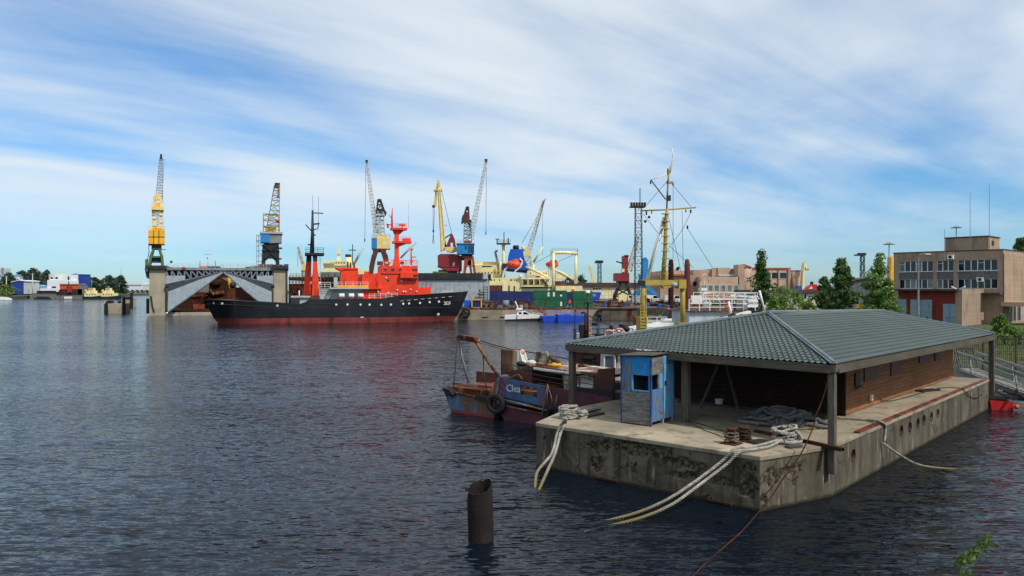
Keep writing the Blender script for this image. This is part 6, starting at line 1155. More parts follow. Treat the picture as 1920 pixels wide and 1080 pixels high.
o = gd.part('seam', mseam, 'ship_grey'); o['kind'] = 'stuff'
c3 = T('portal_crane', 'crane with half blue half yellow cabin on dark brown portal behind the red funnel', 'crane', V((*P(711, 560, 200).xy, 2.3)), R(9.8))
gear(c3, [('K', 'portal_leg', 'portal_brown', [(692, 575), (699, 575), (699, 510), (703, 488), (711, 466), (704, 466), (697, 478), (692, 500)], 0, 1.3), ('K', 'portal_leg', 'portal_brown', [(731, 575), (724, 575), (724, 510), (720, 488), (712, 466), (719, 466), (727, 478), (731, 500)], 0, 1.3), ('K', 'portal_leg', 'portal_brown', [(694, 575), (700, 575), (700, 510), (704, 488), (711, 466), (705, 466), (698, 478), (694, 500)], 6, 7), ('K', 'portal_leg', 'portal_brown', [(729, 575), (723, 575), (723, 510), (719, 488), (712, 466), (718, 466), (725, 478), (729, 500)], 6, 7), ('B', 'portal_ring', 'dark_steel', 699, 724, 466, 471, .2, 7), ('B', 'cabin', 'pale_yellow', 707, 732, 446, 466, 0, 6), ('B', 'cabin_side', 'crane_blue', 696.5, 707, 446, 466, .05, 6), ('B', 'cabin_roof', 'pale_yellow', 699, 726, 441, 446, 1, 5), ('G', 'cabin_railing', 'boom_grey', [(697, 446, 0), (732, 446, 0)], .9, .03, 1), ('L', 'tower', 'boom_white', 711.5, 442, 712, 398, 18, 13, 6, .13, 3, 2.4, 2), ('B', 'tower_platform', 'boom_white', 704, 722, 401, 404, 1.5, 4.5), ('L', 'counterweight_frame', 'dark_steel', 714, 402, 711, 374, 16, 4, 3, .16, 3, 2.4, .6), ('K', 'counterweight', 'black_steel', [(711, 404), (709, 396), (718, 388), (725, 398), (724, 403)], 2, 4), ('L', 'boom', 'boom_white', 705.5, 438, 687.5, 304, 9, 4, 22, .07, 3, 1.6, .7), ('B', 'boom_head', 'dark', 685, 690, 300, 306, 2.6, 3.6), ('R', 'hoist_rope', 'dark', [(686, 304, 3), (684, 448, 3)], .045, 4), ('D', 'hook_block', 'dark', 684, 450, 1.3, 3, (.8, .8, 3)), ('B', 'cabin_mark', 'white', 718, 721, 452, 459, -.03, 0)])
c4 = T('heavy_crane', 'maroon crane with thick cream box boom and red A-frame on the grey dock', 'crane', P(844, 514, 183), R(4.5))
gear(c4, [('K', 'house', 'maroon', [(820.5, 479), (826, 476), (852, 476), (866, 480), (866, 508), (838, 508), (821, 500)], 0, 6), ('B', 'house_edge', 'maroon', 820, 866, 499, 500.5, -.12, 6.1), ('B', 'undercarriage', 'dark_steel', 822, 858, 506, 514, .6, 5.6), ('B', 'track', 'green_leg', 811, 840, 509, 514, .2, 2), ('K', 'counterweight', 'pale_yellow', [(833, 464), (857, 463), (857, 470), (848, 473), (838, 471)], 1, 5), ('K', 'a_frame', 'maroon', [(836, 463), (840, 452), (846, 438), (848, 438), (853, 449), (855, 463), (849, 463), (849, 455), (845, 455), (845, 463)], 1.6, 2.2), ('K', 'a_frame', 'maroon', [(836, 463), (840, 452), (846, 438), (848, 438), (853, 449), (855, 463), (849, 463), (849, 455), (845, 455), (845, 463)], 4, 4.6), ('K', 'boom', 'pale_yellow', [(825.5, 472), (834, 468), (834.5, 448), (826, 352), (824, 340), (818.5, 348), (825, 448)], 2.2, 4), ('B', 'boom_head', 'pale_yellow', 813, 829, 354, 357, 2, 4.2), ('K', 'jib_tip', 'pale_yellow', [(817, 354), (819, 340), (822, 336), (825, 340), (826, 354)], 2.4, 3.8), ('K', 'fly_jib', 'pale_yellow', [(816, 360), (819, 358), (818, 386), (813, 389), (812, 386)], 2.6, 3.4), ('D', 'sheave', 'dark_steel', 813, 387, 3, 2.8), ('R', 'hook_line', 'dark', [(812, 390, 3), (812, 430, 3)], .05, 4), ('R', 'hook_line', 'dark', [(815, 390, 3), (813, 430, 3)], .05, 4), ('D', 'hook_block', 'dark_steel', 812.5, 433, 2, 3, (.8, .8, 1.8)), ('R', 'sling', 'dark', [(812.5, 437, 3), (811, 456, 3), (814, 457, 3), (812.5, 437, 3)], .06, 4), ('R', 'pendant', 'dark', [(828, 358, 3), (847, 438, 3)], .05, 4), ('B', 'boom_walkway', 'pale_yellow', 833, 838, 421, 422.5, 2, 3), ('R', 'luffing_strut', 'dark_steel', [(836, 463, 2), (833, 447, 3), (846, 439, 3)], .2), ('S', 'boom_ribs', 'cream', [[(828.5, 470, 2.1), (822.5, 352, 2.1)], [(833.5, 447, 2.1), (825.5, 354, 2.1)]], .15), ('K', 'emblem', 'white', [(849, 499), (849, 494), (851, 491), (853, 494), (852, 499)], -.06, -.01)])
c5 = T('portal_crane', 'crane with bright blue cabin on rust orange portal beside the maroon crane', 'crane', P(875, 515, 182), R(3.4))
gear(c5, [('K', 'portal_leg', 'portal_red', [(868, 516), (872.5, 516), (878, 488), (885, 488), (888, 516), (893, 516), (888, 481), (871, 481)], 0, .9), ('K', 'portal_leg', 'portal_red', [(858, 516), (862, 516), (866, 488), (878, 488), (882, 516), (886, 516), (882, 481), (864, 481)], 4.2, 5), ('B', 'portal_deck', 'portal_red', 866, 888, 480, 484, .1, 5), ('B', 'portal_tie', 'portal_red', 872, 888, 498, 500, .1, .6), ('B', 'slew_ring', 'dark', 865, 886, 476, 480.5, .3, 4.6), ('B', 'cabin', 'crane_blue', 856.5, 889, 457.5, 476, -.8, 4.6), ('B', 'cabin_roof', 'crane_blue', 855.5, 890, 456, 457.6, -1, 4.8), ('B', 'slew_top', 'portal_red', 869, 884, 451, 456, .6, 3.6), ('L', 'tower', 'boom_grey', 877, 453, 876.5, 418, 15, 12, 5, .1, 2, 2.2, 1.8), ('L', 'counterweight_frame', 'dark_steel', 873, 420, 877, 388, 14, 3, 3, .16, 2, 2.2, .5), ('K', 'counterweight', 'portal_brown', [(865, 412), (867, 404), (874, 398), (880, 404), (880, 416), (870, 418)], 1, 3), ('B', 'tower_bracket', 'rust', 879, 884, 412, 426, 1.2, 2.8), ('L', 'boom', 'boom_white', 882.5, 448, 911.5, 302, 10, 4, 24, .065, 2, 1.5, .7), ('B', 'boom_head', 'dark', 908.5, 914, 298, 304, 1.6, 2.4), ('R', 'hoist_rope', 'dark', [(912, 302, 2), (911, 440, 2)], .045, 4), ('D', 'hook_block', 'dark', 911, 437, 1.2, 2, (.8, .8, 3.4)), ('G', 'cabin_railing', 'boom_grey', [(857, 457, -.7), (870, 457, -.7)], .9, .03, .8), ('B', 'drive_house', 'dark_steel', 876, 884, 488, 497, 1.5, 3.5)])
c5.windows('cabin_window', 'glass', (872,), 461, 466.5, 3.4, -.8, .05, .05, 'crane_blue'); c5.windows('cabin_window', 'glass_dark', (878, 882, 885.6), 460.5, 474, 2.8, -.8, .05)
# ------------------------------------------------------------------ yellow ship with the blue funnel
ys = T('yellow_ship', 'cream yellow ship with blue funnel, orange lifeboats and blue hull in the yard', 'ship', V((*P(918, 566, 188).xy, 2.3)), 0)
ys.spec([('K', 'hull', 'navy', [(910, 545), (1111, 548), (1111, 582), (918, 582)], 0, 16), ('K', 'bow', 'hull_blue', [(1107, 547.5), (1127.5, 548), (1124, 561), (1113, 579), (1107, 582)], -.4, 15), ('B', 'after_house', 'cream', 888, 940, 497, 522, 6, 14), ('B', 'after_house_top', 'cream', 884, 932, 491, 497.5, 7, 13), ('K', 'main_house', 'cream', [(917, 521), (976, 521), (978, 546), (916, 546)], 1, 14), ('B', 'lower_house', 'brown_plate', 917, 942, 535, 547, .7, 1.02), ('B', 'promenade', 'cream', 976, 1031, 541, 546, 1.5, 13), ('B', 'promenade_wall', 'cream', 978, 1030, 523, 541, 3.5, 13), ('B', 'promenade_deck', 'cream', 976, 1032, 520.5, 523.5, .5, 14), ('B', 'promenade_deck', 'cream', 977, 1032, 535, 537.5, .5, 3.5), ('B', 'upper_house', 'cream', 988, 1029, 507, 521, 3.5, 12), ('B', 'fore_house', 'cream', 1042, 1092, 536, 547, 2, 13), ('B', 'winch_room', 'cream', 1042, 1060, 511, 523, 4, 9), ('B', 'crane_deck', 'brown_plate', 1040, 1062, 527, 536, 3, 12), ('S', 'promenade_stanchion', 'cream', [[(x, 536, .6), (x, 523, .6)] for x in (979, 990, 1001, 1012, 1022, 1030)], .2), ('S', 'companion_stair', 'dark_steel', [[(1014, 523, .4), (1025, 536, .4)], [(1017, 523, .4), (1028, 536, .4)]], .25),
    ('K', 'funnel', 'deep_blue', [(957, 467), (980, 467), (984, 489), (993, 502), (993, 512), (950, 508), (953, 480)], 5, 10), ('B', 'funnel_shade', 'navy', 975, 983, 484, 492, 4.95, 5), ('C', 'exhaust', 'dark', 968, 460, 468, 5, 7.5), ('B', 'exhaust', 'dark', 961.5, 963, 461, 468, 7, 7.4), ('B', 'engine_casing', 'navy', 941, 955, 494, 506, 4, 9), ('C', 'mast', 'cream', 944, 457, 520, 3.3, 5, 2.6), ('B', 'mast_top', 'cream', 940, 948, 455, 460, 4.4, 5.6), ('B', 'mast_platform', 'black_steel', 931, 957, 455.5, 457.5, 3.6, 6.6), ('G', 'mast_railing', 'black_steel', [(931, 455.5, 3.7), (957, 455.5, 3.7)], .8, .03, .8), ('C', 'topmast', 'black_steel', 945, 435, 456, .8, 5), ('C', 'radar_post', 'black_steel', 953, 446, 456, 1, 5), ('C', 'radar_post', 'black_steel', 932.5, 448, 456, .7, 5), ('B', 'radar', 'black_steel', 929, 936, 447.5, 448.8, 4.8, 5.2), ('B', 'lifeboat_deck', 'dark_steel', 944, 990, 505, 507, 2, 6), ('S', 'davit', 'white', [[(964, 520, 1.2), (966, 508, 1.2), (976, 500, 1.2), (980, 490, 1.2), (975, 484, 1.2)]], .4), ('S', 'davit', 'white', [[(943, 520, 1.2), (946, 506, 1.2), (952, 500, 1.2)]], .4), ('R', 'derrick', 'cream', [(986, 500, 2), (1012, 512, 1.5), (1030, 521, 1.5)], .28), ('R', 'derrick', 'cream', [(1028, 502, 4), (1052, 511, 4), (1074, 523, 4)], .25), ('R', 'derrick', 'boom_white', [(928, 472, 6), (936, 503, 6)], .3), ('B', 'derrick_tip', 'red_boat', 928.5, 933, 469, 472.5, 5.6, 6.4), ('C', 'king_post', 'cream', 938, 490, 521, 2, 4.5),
    ('C', 'gantry_leg', 'cream', 1037.5, 474, 546, 3, 3, 2.4), ('C', 'gantry_leg', 'cream', 1079.5, 476, 532, 2.4, 9), ('R', 'gantry_beam', 'cream', [(1036, 474, 3), (1060, 473.5, 6), (1081, 475, 9)], .42, 8), ('G', 'gantry_railing', 'boom_grey', [(1036, 472, 3), (1082, 472, 9)], .9, .03, 1.0), ('S', 'gantry_ladder', 'boom_grey', [[(1033, 520, 3), (1033, 467, 3)], [(1083, 480, 9), (1083, 467, 9)]], .15), ('R', 'guy', 'dark', [(996, 497, 6), (1036, 476, 3)], .05, 4), ('R', 'guy', 'dark', [(1044, 492, 6), (1075, 478, 8)], .05, 4), ('K', 'launch', 'light_grey', [(984, 517), (1004, 515), (1002, 520), (988, 520)], .8, 3), ('B', 'store_boxes', 'red_boat', 1004, 1013, 517, 520.5, 1, 2.5), ('D', 'fan', 'white', 976, 518, 3, .5), ('B', 'cable_drum', 'orange', 1073, 1076.5, 542, 546, 1.5, 2.5), ('B', 'window_band', 'glass_dark', 904, 922, 498.5, 500.5, 5.94, 6)])
text('ЛО', 'lettering', 'white', ys.last['bow'], Matrix.Translation(ys.at(1113.5, 554, -.45)) @ FRONT, .72, .02)
ys.windows('cabin_window', 'glass_dark', (921, 926, 936, 956, 958.5, 963.5, 966.5), 523.5, 526.5, 1.7, 1, .05); ys.windows('cabin_window', 'glass_dark', (994, 1019, 1023), 511, 514, 1.8, 3.5, .05); ys.windows('cabin_window', 'glass', tuple(range(891, 934, 6)), 510, 513, 2, 6, .05); ys.windows('door', 'glass_dark', (953, 963), 536.5, 546, 2.6, 1, .05); ys.windows('cabin_window', 'glass', (983, 995, 1007), 527, 533, 4, 3.5, .05)
for a, b, o_, lab in ((949, 976, 1.0, 'orange enclosed lifeboat in davits beside the blue funnel'), (1023, 1047, 7, 'orange enclosed lifeboat behind the cream gantry leg')):
    p = ys.at((a + b) / 2, 503, o_); t = T('lifeboat', lab, 'lifeboat', ys.O + p, 0, 'orange lifeboats on the yellow ship'); w = (b - a) * ys.mpp(o_) / 2; h = 1.25
    t.part('hull', M().tube([(-w, 0, h * .9), (-w * .85, 0, h * .85), (-w * .3, 0, h * .75), (w * .4, 0, h * .75), (w * .85, 0, h * .85), (w, 0, h * .95)], [.1, .5, .95, .95, .6, .12], 10), 'orange', smooth=True); t.part('canopy', M().ball((w * .3, 0, h * 1.5), .55, 10, (1.4, 1, .7)), 'orange', smooth=True); t.part('fender_line', M().tube([(-w * .9, -.5, h * .9), (0, -.98, h * .78), (w * .9, -.5, h * .95)], .06, 5), 'rust_red')
# ------------------------------------------------------------------ yard clutter on the quay
random.seed(21)
kinds = (('pallet_stack', 'pallet', 'stack'), ('cable_drum', 'rust', 'drum'), ('gas_rack', 'dark_steel', 'rack'), ('tool_crate', 'metal_grey', 'crate'), ('steel_bin', 'rust_red', 'bin'), ('white_crate', 'white_dirty', 'crate'))
words = ('beside the grey tank', 'below the blue hull', 'by the ladder tower', 'next to the yellow frame', 'left of the red stair', 'behind the tyre fender')
cl_i = 0
for px in (912, 922, 930, 962, 970, 978, 986, 994):
    nm, mt, ct = kinds[cl_i % 6]; w = random.uniform(4, 7); h = random.uniform(5, 11)
    t = T(nm, '%s %s on the quay edge %s' % (('dark', 'low', 'battered', 'small', 'tall', 'old', 'squat', 'stained')[cl_i], nm.replace('_', ' '), words[cl_i % 6]), ct, V((*P(px, 577, 157.5).xy, 2.3)), random.uniform(-.3, .3))
    wm, hm = w * .109, h * .109; t.part('frame', M().box(-wm / 2, wm / 2, 0, 1, 0, hm * .8), mt); t.part('top', M().box(-wm * .4, wm * .45, .1, .8, hm * .8, hm), 'dark_steel')
    cl_i += 1
person('dark clothed person standing on the quay behind the motor boat', 960, 155, 2.35, 'dark', 'dark'); person('person in navy jacket on the quay by the red stair', 992, 155.3, 2.35, 'navy', 'dark'); person('person in orange vest on the quay beside the plain green cabin', 1068, 155.2, 2.35, 'orange', 'navy')
def litter(name, label, cat, group, n, xr, yr, build, z=2.3):
    for i in range(n):
        x, y = random.uniform(*xr), random.uniform(*yr); t = T(name, label, cat, (x, y, z), random.uniform(0, 3), group); build(t)
def drum_(t): t.part('shell', M().lathe((0, 0, 0), [(.3, 0), (.3, .28), (.32, .3), (.3, .32), (.3, .6), (.32, .62), (.3, .64), (.3, .92)], 12), random.choice(('rust', 'deep_blue', 'rust_dark'))); t.part('lid', M().lathe((0, 0, .92), [(.27, 0), (.27, .03)], 12), 'dark_steel')
def stack_(t):
    h = random.randint(3, 7)
    for k in range(h): t.part('pallet', M().box(-.6, .6, -.5, .5, k * .16, k * .16 + .13), 'pallet')
def rack_(t):
    L = random.uniform(1.5, 3); t.part('frame', M().bar((-L, 0, 0), (-L, 0, 1.6), .1).bar((L, 0, 0), (L, 0, 1.6), .1).bar((-L, 0, 1.5), (L, 0, 1.5), .1), 'dark_steel')
    for k in range(4): t.part('pipe', M().rod((-L - .4, .1 + .05 * k, .2 + .3 * k), (L + .4, .1, .25 + .3 * k), .11, 8), random.choice(('rust', 'rust_dark', 'metal_grey')))
def plates_(t): t.part('plate_heap', M().box(-1.3, 1.2, -.8, .8, 0, .25), 'rust_dark'); t.part('bent_plate', M().bar((-1.2, 0, .35), (1.3, .2, .9), 1.2, .04), 'rust'); t.part('off_cut', M().box(-.4, .9, -.3, .5, .25, .6), 'brown_plate')
RX = (P(1128, 577, 156).x, 42)
litter('oil_drum', 'oil drum standing among the litter on the yard behind the dark quay', 'drum', 'oil drums on the yard', 10, RX, (155, 172), drum_); litter('pallet_stack', 'stack of grey pallets on the yard behind the dark quay', 'pallets', 'pallet stacks on the yard', 9, RX, (155, 185), stack_)
litter('pipe_rack', 'dark rack of rusty pipes on the yard behind the dark quay', 'pipe rack', 'pipe racks on the yard', 10, RX, (155, 188), rack_); litter('scrap_heap', 'heap of rusty plate off-cuts on the yard behind the dark quay', 'scrap', 'scrap heaps on the yard', 12, RX, (155, 186), plates_)
litter('pipe_rack', 'rack of rusty pipes on the quay under the yellow ship', 'pipe rack', 'pipe racks on the quay', 5, (P(905, 577, 160).x, P(1000, 577, 160).x), (160, 172), rack_)
# scaffolding mass behind the funnel, cream ship further back
sc = T('dock_scaffold', 'dark rusty scaffold wall of the yard dock behind the mast legs of the red ship', 'scaffold', V((*P(541, 562, 215).xy, .2)), 0)
sc.spec([('B', 'dock_side', 'rust_dark', 541, 700, 532, 575, 3, 20), ('B', 'deck_strip', 'dark_steel', 541, 700, 520, 526, 2, 20), ('S', 'poles', 'rust', [[(x, 560, 0), (x, 516, 0)] for x in range(543, 640, 6)] + [[(541, y, 0), (640, y, 0)] for y in (520, 529, 538, 547, 556)] + [[(543 + 12 * k, 556, 0), (555 + 12 * k, 538, 0)] for k in range(7)], .2), ('B', 'hull_strip', 'metal_grey', 600, 642, 510, 527, 8, 12), ('G', 'railing', 'dark_steel', [(545, 520, 1), (640, 520, 1)], 1.1, .04, 1.6)])
cs = T('cream_ship', 'cream upperworks of a ship with black-topped funnel behind the red ship', 'ship', V((*P(605, 560, 245).xy, 2)), 0)
cs.spec([('B', 'hull', 'cover_grey', 602, 720, 514, 560, 0, 16), ('B', 'bridge_house', 'cream', 607, 660, 497, 515, 3, 14), ('B', 'bridge', 'cream', 606, 650, 489, 498, 2.5, 13), ('B', 'wheelhouse_edge', 'cream', 605, 627, 490, 494, 2, 13.5), ('C', 'funnel', 'cream', 653, 482, 515, 5.5, 7), ('C', 'funnel_top', 'dark', 653, 477, 482, 5.7, 7), ('K', 'mast', 'cream', [(631, 490), (633, 476), (634, 458), (636, 476), (638, 490)], 6, 7), ('B', 'mast_yard', 'cream', 628, 638, 474, 476, 5.5, 7.5), ('C', 'aft_mast', 'dark', 661, 458, 515, .8, 8), ('R', 'aft_yard', 'dark', [(654, 469, 8), (668, 469, 8)], .15), ('R', 'boom', 'boom_white', [(664, 495, 8), (681, 464, 8)], .4), ('B', 'bulwark', 'light_grey', 600, 642, 511, 519, -1, 2), ('B', 'after_house', 'cream', 668, 690, 505, 516, 4, 12)])
cs.windows('bridge_window', 'glass_dark', tuple(range(609, 648, 5)), 491.5, 494, 2.6, 2.5, .05)
# ------------------------------------------------------------------ other cranes and masts further off
def small_crane(label, px, yb, Y, rows, z=2.3): t = T('yard_crane', label, 'crane', V((*P(px, yb, Y).xy, z)), 0); t.spec(rows); return t
small_crane('slim white boom crane with ochre cabin beside the black mast', 570, 545, 280, [('B', 'cabin', 'pale_yellow', 565, 572, 497, 507, 0, 2), ('L', 'tower', 'boom_white', 569, 548, 569, 507, 8, 5, 5, .15, 1), ('L', 'boom', 'boom_white', 569, 498, 559, 463, 5, 2.5, 7, .12, 1), ('R', 'rope', 'dark', [(559, 464, 1), (558, 500, 1)], .06, 4)])
small_crane('red and white lattice jib leaning right behind the blue funnel', 988, 560, 270, [('L', 'tower', 'boom_white', 990, 560, 990, 480, 12, 10, 6, .2, 1), ('B', 'cabin', 'pale_yellow', 984, 994, 468, 482, 0, 3), ('L', 'boom', 'boom_white', 989, 478, 1019, 376, 9, 3, 18, .11, 1, 1.6, .6), ('S', 'boom_paint', 'rust_red', [[(996, 470, .4), (1021, 376, .4)], [(1015, 388, .4), (1023, 372, .4)]], .25), ('R', 'pendant', 'boom_white', [(979, 455, 1), (1012, 398, 1)], .1, 4), ('R', 'back_stay', 'pale_yellow', [(979, 462, 1), (984, 470, 1)], .5), ('R', 'rope', 'dark', [(1017, 388, 1), (1017, 478, 1)], .05, 4)])
small_crane('small cream derrick boom rising beside the second lifeboat', 1004, 560, 255, [('R', 'post', 'cream', [(1000, 560, 0), (1000, 492, 0)], .35), ('R', 'boom', 'cream', [(1000, 492, 0), (1018, 463, 0)], [.4, .2])])
small_crane('tiny pale crane far off over the trees', 1108, 560, 620, [('K', 'tower', 'pale_yellow', [(1106, 545), (1110, 520), (1104, 500), (1108, 496), (1112, 518), (1118, 545)], 0, 3), ('R', 'boom', 'pale_yellow', [(1106, 500, 1), (1110, 498, 1)], .7)])
small_crane('red slewing crane on dark lattice cone near the floodlight mast', 1166, 570, 235, [('K', 'cone_leg', 'dark_steel', [(1148, 572), (1151, 572), (1154, 555), (1165, 530), (1161, 530), (1150, 552)], 0, .8), ('K', 'cone_leg', 'dark_steel', [(1187, 572), (1184, 572), (1182, 555), (1172, 530), (1176, 530), (1185, 552)], 0, .8), ('K', 'cone_leg', 'dark_steel', [(1150, 572), (1153, 572), (1156, 555), (1166, 530), (1162, 530), (1152, 552)], 6, 6.8), ('K', 'cone_leg', 'dark_steel', [(1185, 572), (1182, 572), (1180, 555), (1171, 530), (1175, 530), (1183, 552)], 6, 6.8), ('S', 'cone_brace', 'dark_steel', [[(1151, 556, 0), (1184, 556, 0)], [(1158, 542, 0), (1179, 542, 0)], [(1151, 556, 0), (1168, 572, 0), (1184, 556, 0)], [(1158, 542, 0), (1184, 556, 0)], [(1179, 542, 0), (1151, 556, 0)]], .4), ('B', 'slew_platform', 'dark_steel', 1160, 1180, 526, 531, 0, 6), ('B', 'machine_house', 'maroon', 1155, 1180, 512, 527, -.6, 6), ('B', 'tower', 'maroon', 1168, 1178, 480, 513, 1, 4), ('B', 'operator_cab', 'pale_yellow', 1165, 1171, 504, 510, -.4, 1), ('B', 'tower_top', 'maroon', 1172, 1179, 478, 482, 1, 4), ('R', 'bracket', 'dark_steel', [(1155, 490, 2), (1168, 494, 2)], .2), ('L', 'boom', 'boom_white', 1180, 508, 1196, 444, 9, 4, 10, .12, 2, 2, .8)])
small_crane('light blue portal crane partly behind the yellow gantry', 1208, 570, 205, [('K', 'leg', 'crane_blue', [(1179, 573), (1183, 573), (1190, 556), (1206, 544), (1210, 535), (1204, 536), (1186, 551)], 0, .9), ('K', 'leg', 'crane_blue', [(1238, 573), (1234, 573), (1228, 556), (1214, 544), (1210, 535), (1216, 536), (1233, 551)], 0, .9), ('K', 'leg', 'crane_blue', [(1183, 573), (1187, 573), (1193, 556), (1207, 544), (1210, 537), (1205, 538), (1190, 551)], 6, 6.9), ('K', 'leg', 'crane_blue', [(1234, 573), (1230, 573), (1225, 556), (1213, 544), (1210, 537), (1215, 538), (1229, 551)], 6, 6.9), ('B', 'deck', 'crane_blue', 1186, 1234, 551, 555, .1, 6.8), ('B', 'slew_table', 'crane_blue', 1203, 1218, 514, 537, 1, 6), ('K', 'tower', 'crane_blue', [(1204, 516), (1206, 484), (1211, 482), (1216, 488), (1214, 516)], 2, 4.5)])
small_crane('cream hooked crane jib behind the long low white building', 1508, 560, 230, [('K', 'jib', 'cream', [(1504, 548), (1506, 512), (1508, 494), (1510, 491), (1514, 503), (1513, 507), (1509, 499), (1508, 548)], 0, 2), ('D', 'sheave', 'boom_grey', 1514.5, 505, 2.2, .5)], 1.3)
small_crane('yellow crane column peeping beside the office block roof', 1673, 560, 190, [('K', 'column', 'crane_yellow', [(1669, 560), (1671, 482), (1674, 480), (1675, 500), (1675, 560)], 0, 2)], 1.3)
def light_mast(label, px, y0, yb, Y, w, z=2.3, spike=0):
    t = T('floodlight_mast', label, 'light mast', V((*P(px, yb, Y).xy, z)), 0); t.spec([('L', 'lattice', 'black_steel', px, yb, px, y0, w, w * .8, 14, .06 * Y / 170, 0), ('B', 'platform', 'black_steel', px - w * 1.0, px + w * 1.0, y0 - 1.5, y0 + 1, -1.2 * Y / 170, 1.2 * Y / 170)])
    for i in range(6): x = px + w * (-.9 + .36 * i); t.spec([('B', 'floodlight', 'dark', x - w * .13, x + w * .13, y0 - w * .55, y0 - 1, -1.0 * Y / 170, -.3 * Y / 170)])
    if spike: t.spec([('C', 'lightning_rod', 'black_steel', px + 3, spike, y0, .9, 0)])
    return t
light_mast('tall black floodlight mast with spike left of the yellow ship mast', 1197, 387, 574, 168, 14, spike=353); light_mast('short grey floodlight mast over the cream warehouse wall', 1124, 492, 558, 330, 7); light_mast('slim floodlight mast behind the grey shed', 1617, 478, 590, 260, 7, 1.3)
# ------------------------------------------------------------------ warehouses and brick works
wh = T('warehouse', 'long cream panelled warehouse with dark roof and three black ovals', 'warehouse', V((*P(1090, 572, 290).xy, 2.3)), 0)
for i in range(24):
    for k in range(3): x = 1060 + i * 6.2; a, b = wh.at(x, 572, 0), wh.at(x + 6.2, 538, 0); h = b.z / 3; wh.part('wall_panel', M().box(a.x + .03, b.x - .03, random.uniform(-.04, .04), .4, k * h + .03, (k + 1) * h - .03), 'cream' if (i + k) % 4 else 'white')
wh.spec([('K', 'roof', 'roof_dark', [(1056, 538), (1062, 530), (1212, 530), (1212, 538)], -.8, 30), ('B', 'core', 'plaster', 1060, 1209, 538.5, 572, .4, 30)])
for x in (1114, 1119.5, 1125): wh.spec([('D', 'oval_sign', 'dark', x, 541.5, 1.7, -.1, (1.3, .15, .8))])
bw = T('brick_works', 'long tan brick works with round corner towers and orange roof edges', 'factory', V((*P(1240, 560, 232).xy, 1.3)), 0)
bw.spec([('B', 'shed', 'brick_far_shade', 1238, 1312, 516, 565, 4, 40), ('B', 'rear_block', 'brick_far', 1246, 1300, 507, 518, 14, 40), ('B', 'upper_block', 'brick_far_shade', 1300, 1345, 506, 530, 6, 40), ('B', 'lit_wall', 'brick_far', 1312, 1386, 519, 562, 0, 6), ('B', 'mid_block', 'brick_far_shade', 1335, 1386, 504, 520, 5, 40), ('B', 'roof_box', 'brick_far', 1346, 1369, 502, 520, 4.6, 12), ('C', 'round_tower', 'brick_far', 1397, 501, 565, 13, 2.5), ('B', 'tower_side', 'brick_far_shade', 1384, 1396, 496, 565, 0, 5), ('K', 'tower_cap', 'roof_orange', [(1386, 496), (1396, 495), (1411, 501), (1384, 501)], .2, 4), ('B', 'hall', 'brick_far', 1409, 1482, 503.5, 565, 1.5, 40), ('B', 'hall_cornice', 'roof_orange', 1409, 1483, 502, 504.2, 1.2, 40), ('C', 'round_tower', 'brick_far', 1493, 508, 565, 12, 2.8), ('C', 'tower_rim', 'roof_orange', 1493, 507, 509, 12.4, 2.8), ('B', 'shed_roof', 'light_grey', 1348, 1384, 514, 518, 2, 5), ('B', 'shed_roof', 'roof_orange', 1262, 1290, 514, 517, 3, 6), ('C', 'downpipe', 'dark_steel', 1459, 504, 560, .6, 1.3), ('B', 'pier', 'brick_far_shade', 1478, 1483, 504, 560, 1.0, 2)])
bw.windows('window', 'glass', (1416, 1427, 1437), 511, 523, 9, 1.5, .1, .15, 'plaster'); bw.windows('window', 'glass', (1446, 1462), 511, 522.5, 13, 1.5, .1, .15, 'plaster'); bw.windows('window', 'glass_pale', tuple(range(1316, 1384, 12)), 535, 546, 8, 0, .1, .15, 'plaster'); bw.windows('window', 'glass_dark', tuple(range(1244, 1310, 11)), 528, 536, 7, 4, .1)
lw = T('low_white_building', 'long low white building with brown roof and small square windows', 'building', V((*P(1418, 592, 150).xy, 1.3)), 0)
lw.spec([('B', 'wall', 'plaster', 1415, 1604, 549, 597, 0, 12), ('K', 'roof', 'roof_dark', [(1410, 549.5), (1414, 543.5), (1600, 543.5), (1606, 549.5)], -.5, 12.5)])
lw.windows('window', 'glass_dark', (1438, 1464, 1490, 1507, 1534.5, 1543.5, 1556), 551, 560, 5, 0, .06, .06, 'window_frame')
gs = T('grey_shed', 'tall grey corrugated shed between the two big trees', 'shed', V((*P(1598, 596, 128).xy, 1.3)), R(-8)); corr(gs, 'wall', 'shed_grey', [(1597, 525), (1648, 519), (1648, 600), (1597, 600)], 0, 10, 2.4); gs.spec([('K', 'roof', 'roof_dark', [(1595, 525), (1650, 518.5), (1650, 520), (1595, 526.5)], -.4, 10.4), ('B', 'pale_door', 'light_grey', 1627, 1640, 555, 597, -.12, -.02)])
boxthing('waste_skip', 'yellow waste skip at the foot of the low white building', 'skip', 1506, 1530, 572, 592, 128, 2, 'yellow_box', z=1.3); boxthing('gas_cabinet', 'narrow yellow cabinet by the grey shed wall', 'cabinet', 1610, 1619, 571, 594, 122, 1, 'yellow_box', z=1.3)
boxthing('roof_tank', 'small blue tank on the roof of the low white building near the red hull', 'tank', 1540, 1549, 536, 544, 156, 2, 'deep_blue'); boxthing('roof_tank', 'small blue tank behind the round brick tower', 'tank', 1497, 1504, 536, 544, 156, 2, 'deep_blue')
rt = T('upturned_boat', 'red upturned boat hull lying above the low white building roof', 'boat', P(1512, 545, 165), 0); rt.spec([('K', 'hull', 'red_boat', [(1510, 545), (1518, 537), (1526, 533), (1532, 533.5), (1534, 540), (1528, 546)], 0, 2), ('K', 'keel', 'white', [(1516, 542), (1522, 537), (1524, 541)], -.1, 0), ('B', 'chimney', 'dark', 1522, 1525, 528, 534, 1, 2)])
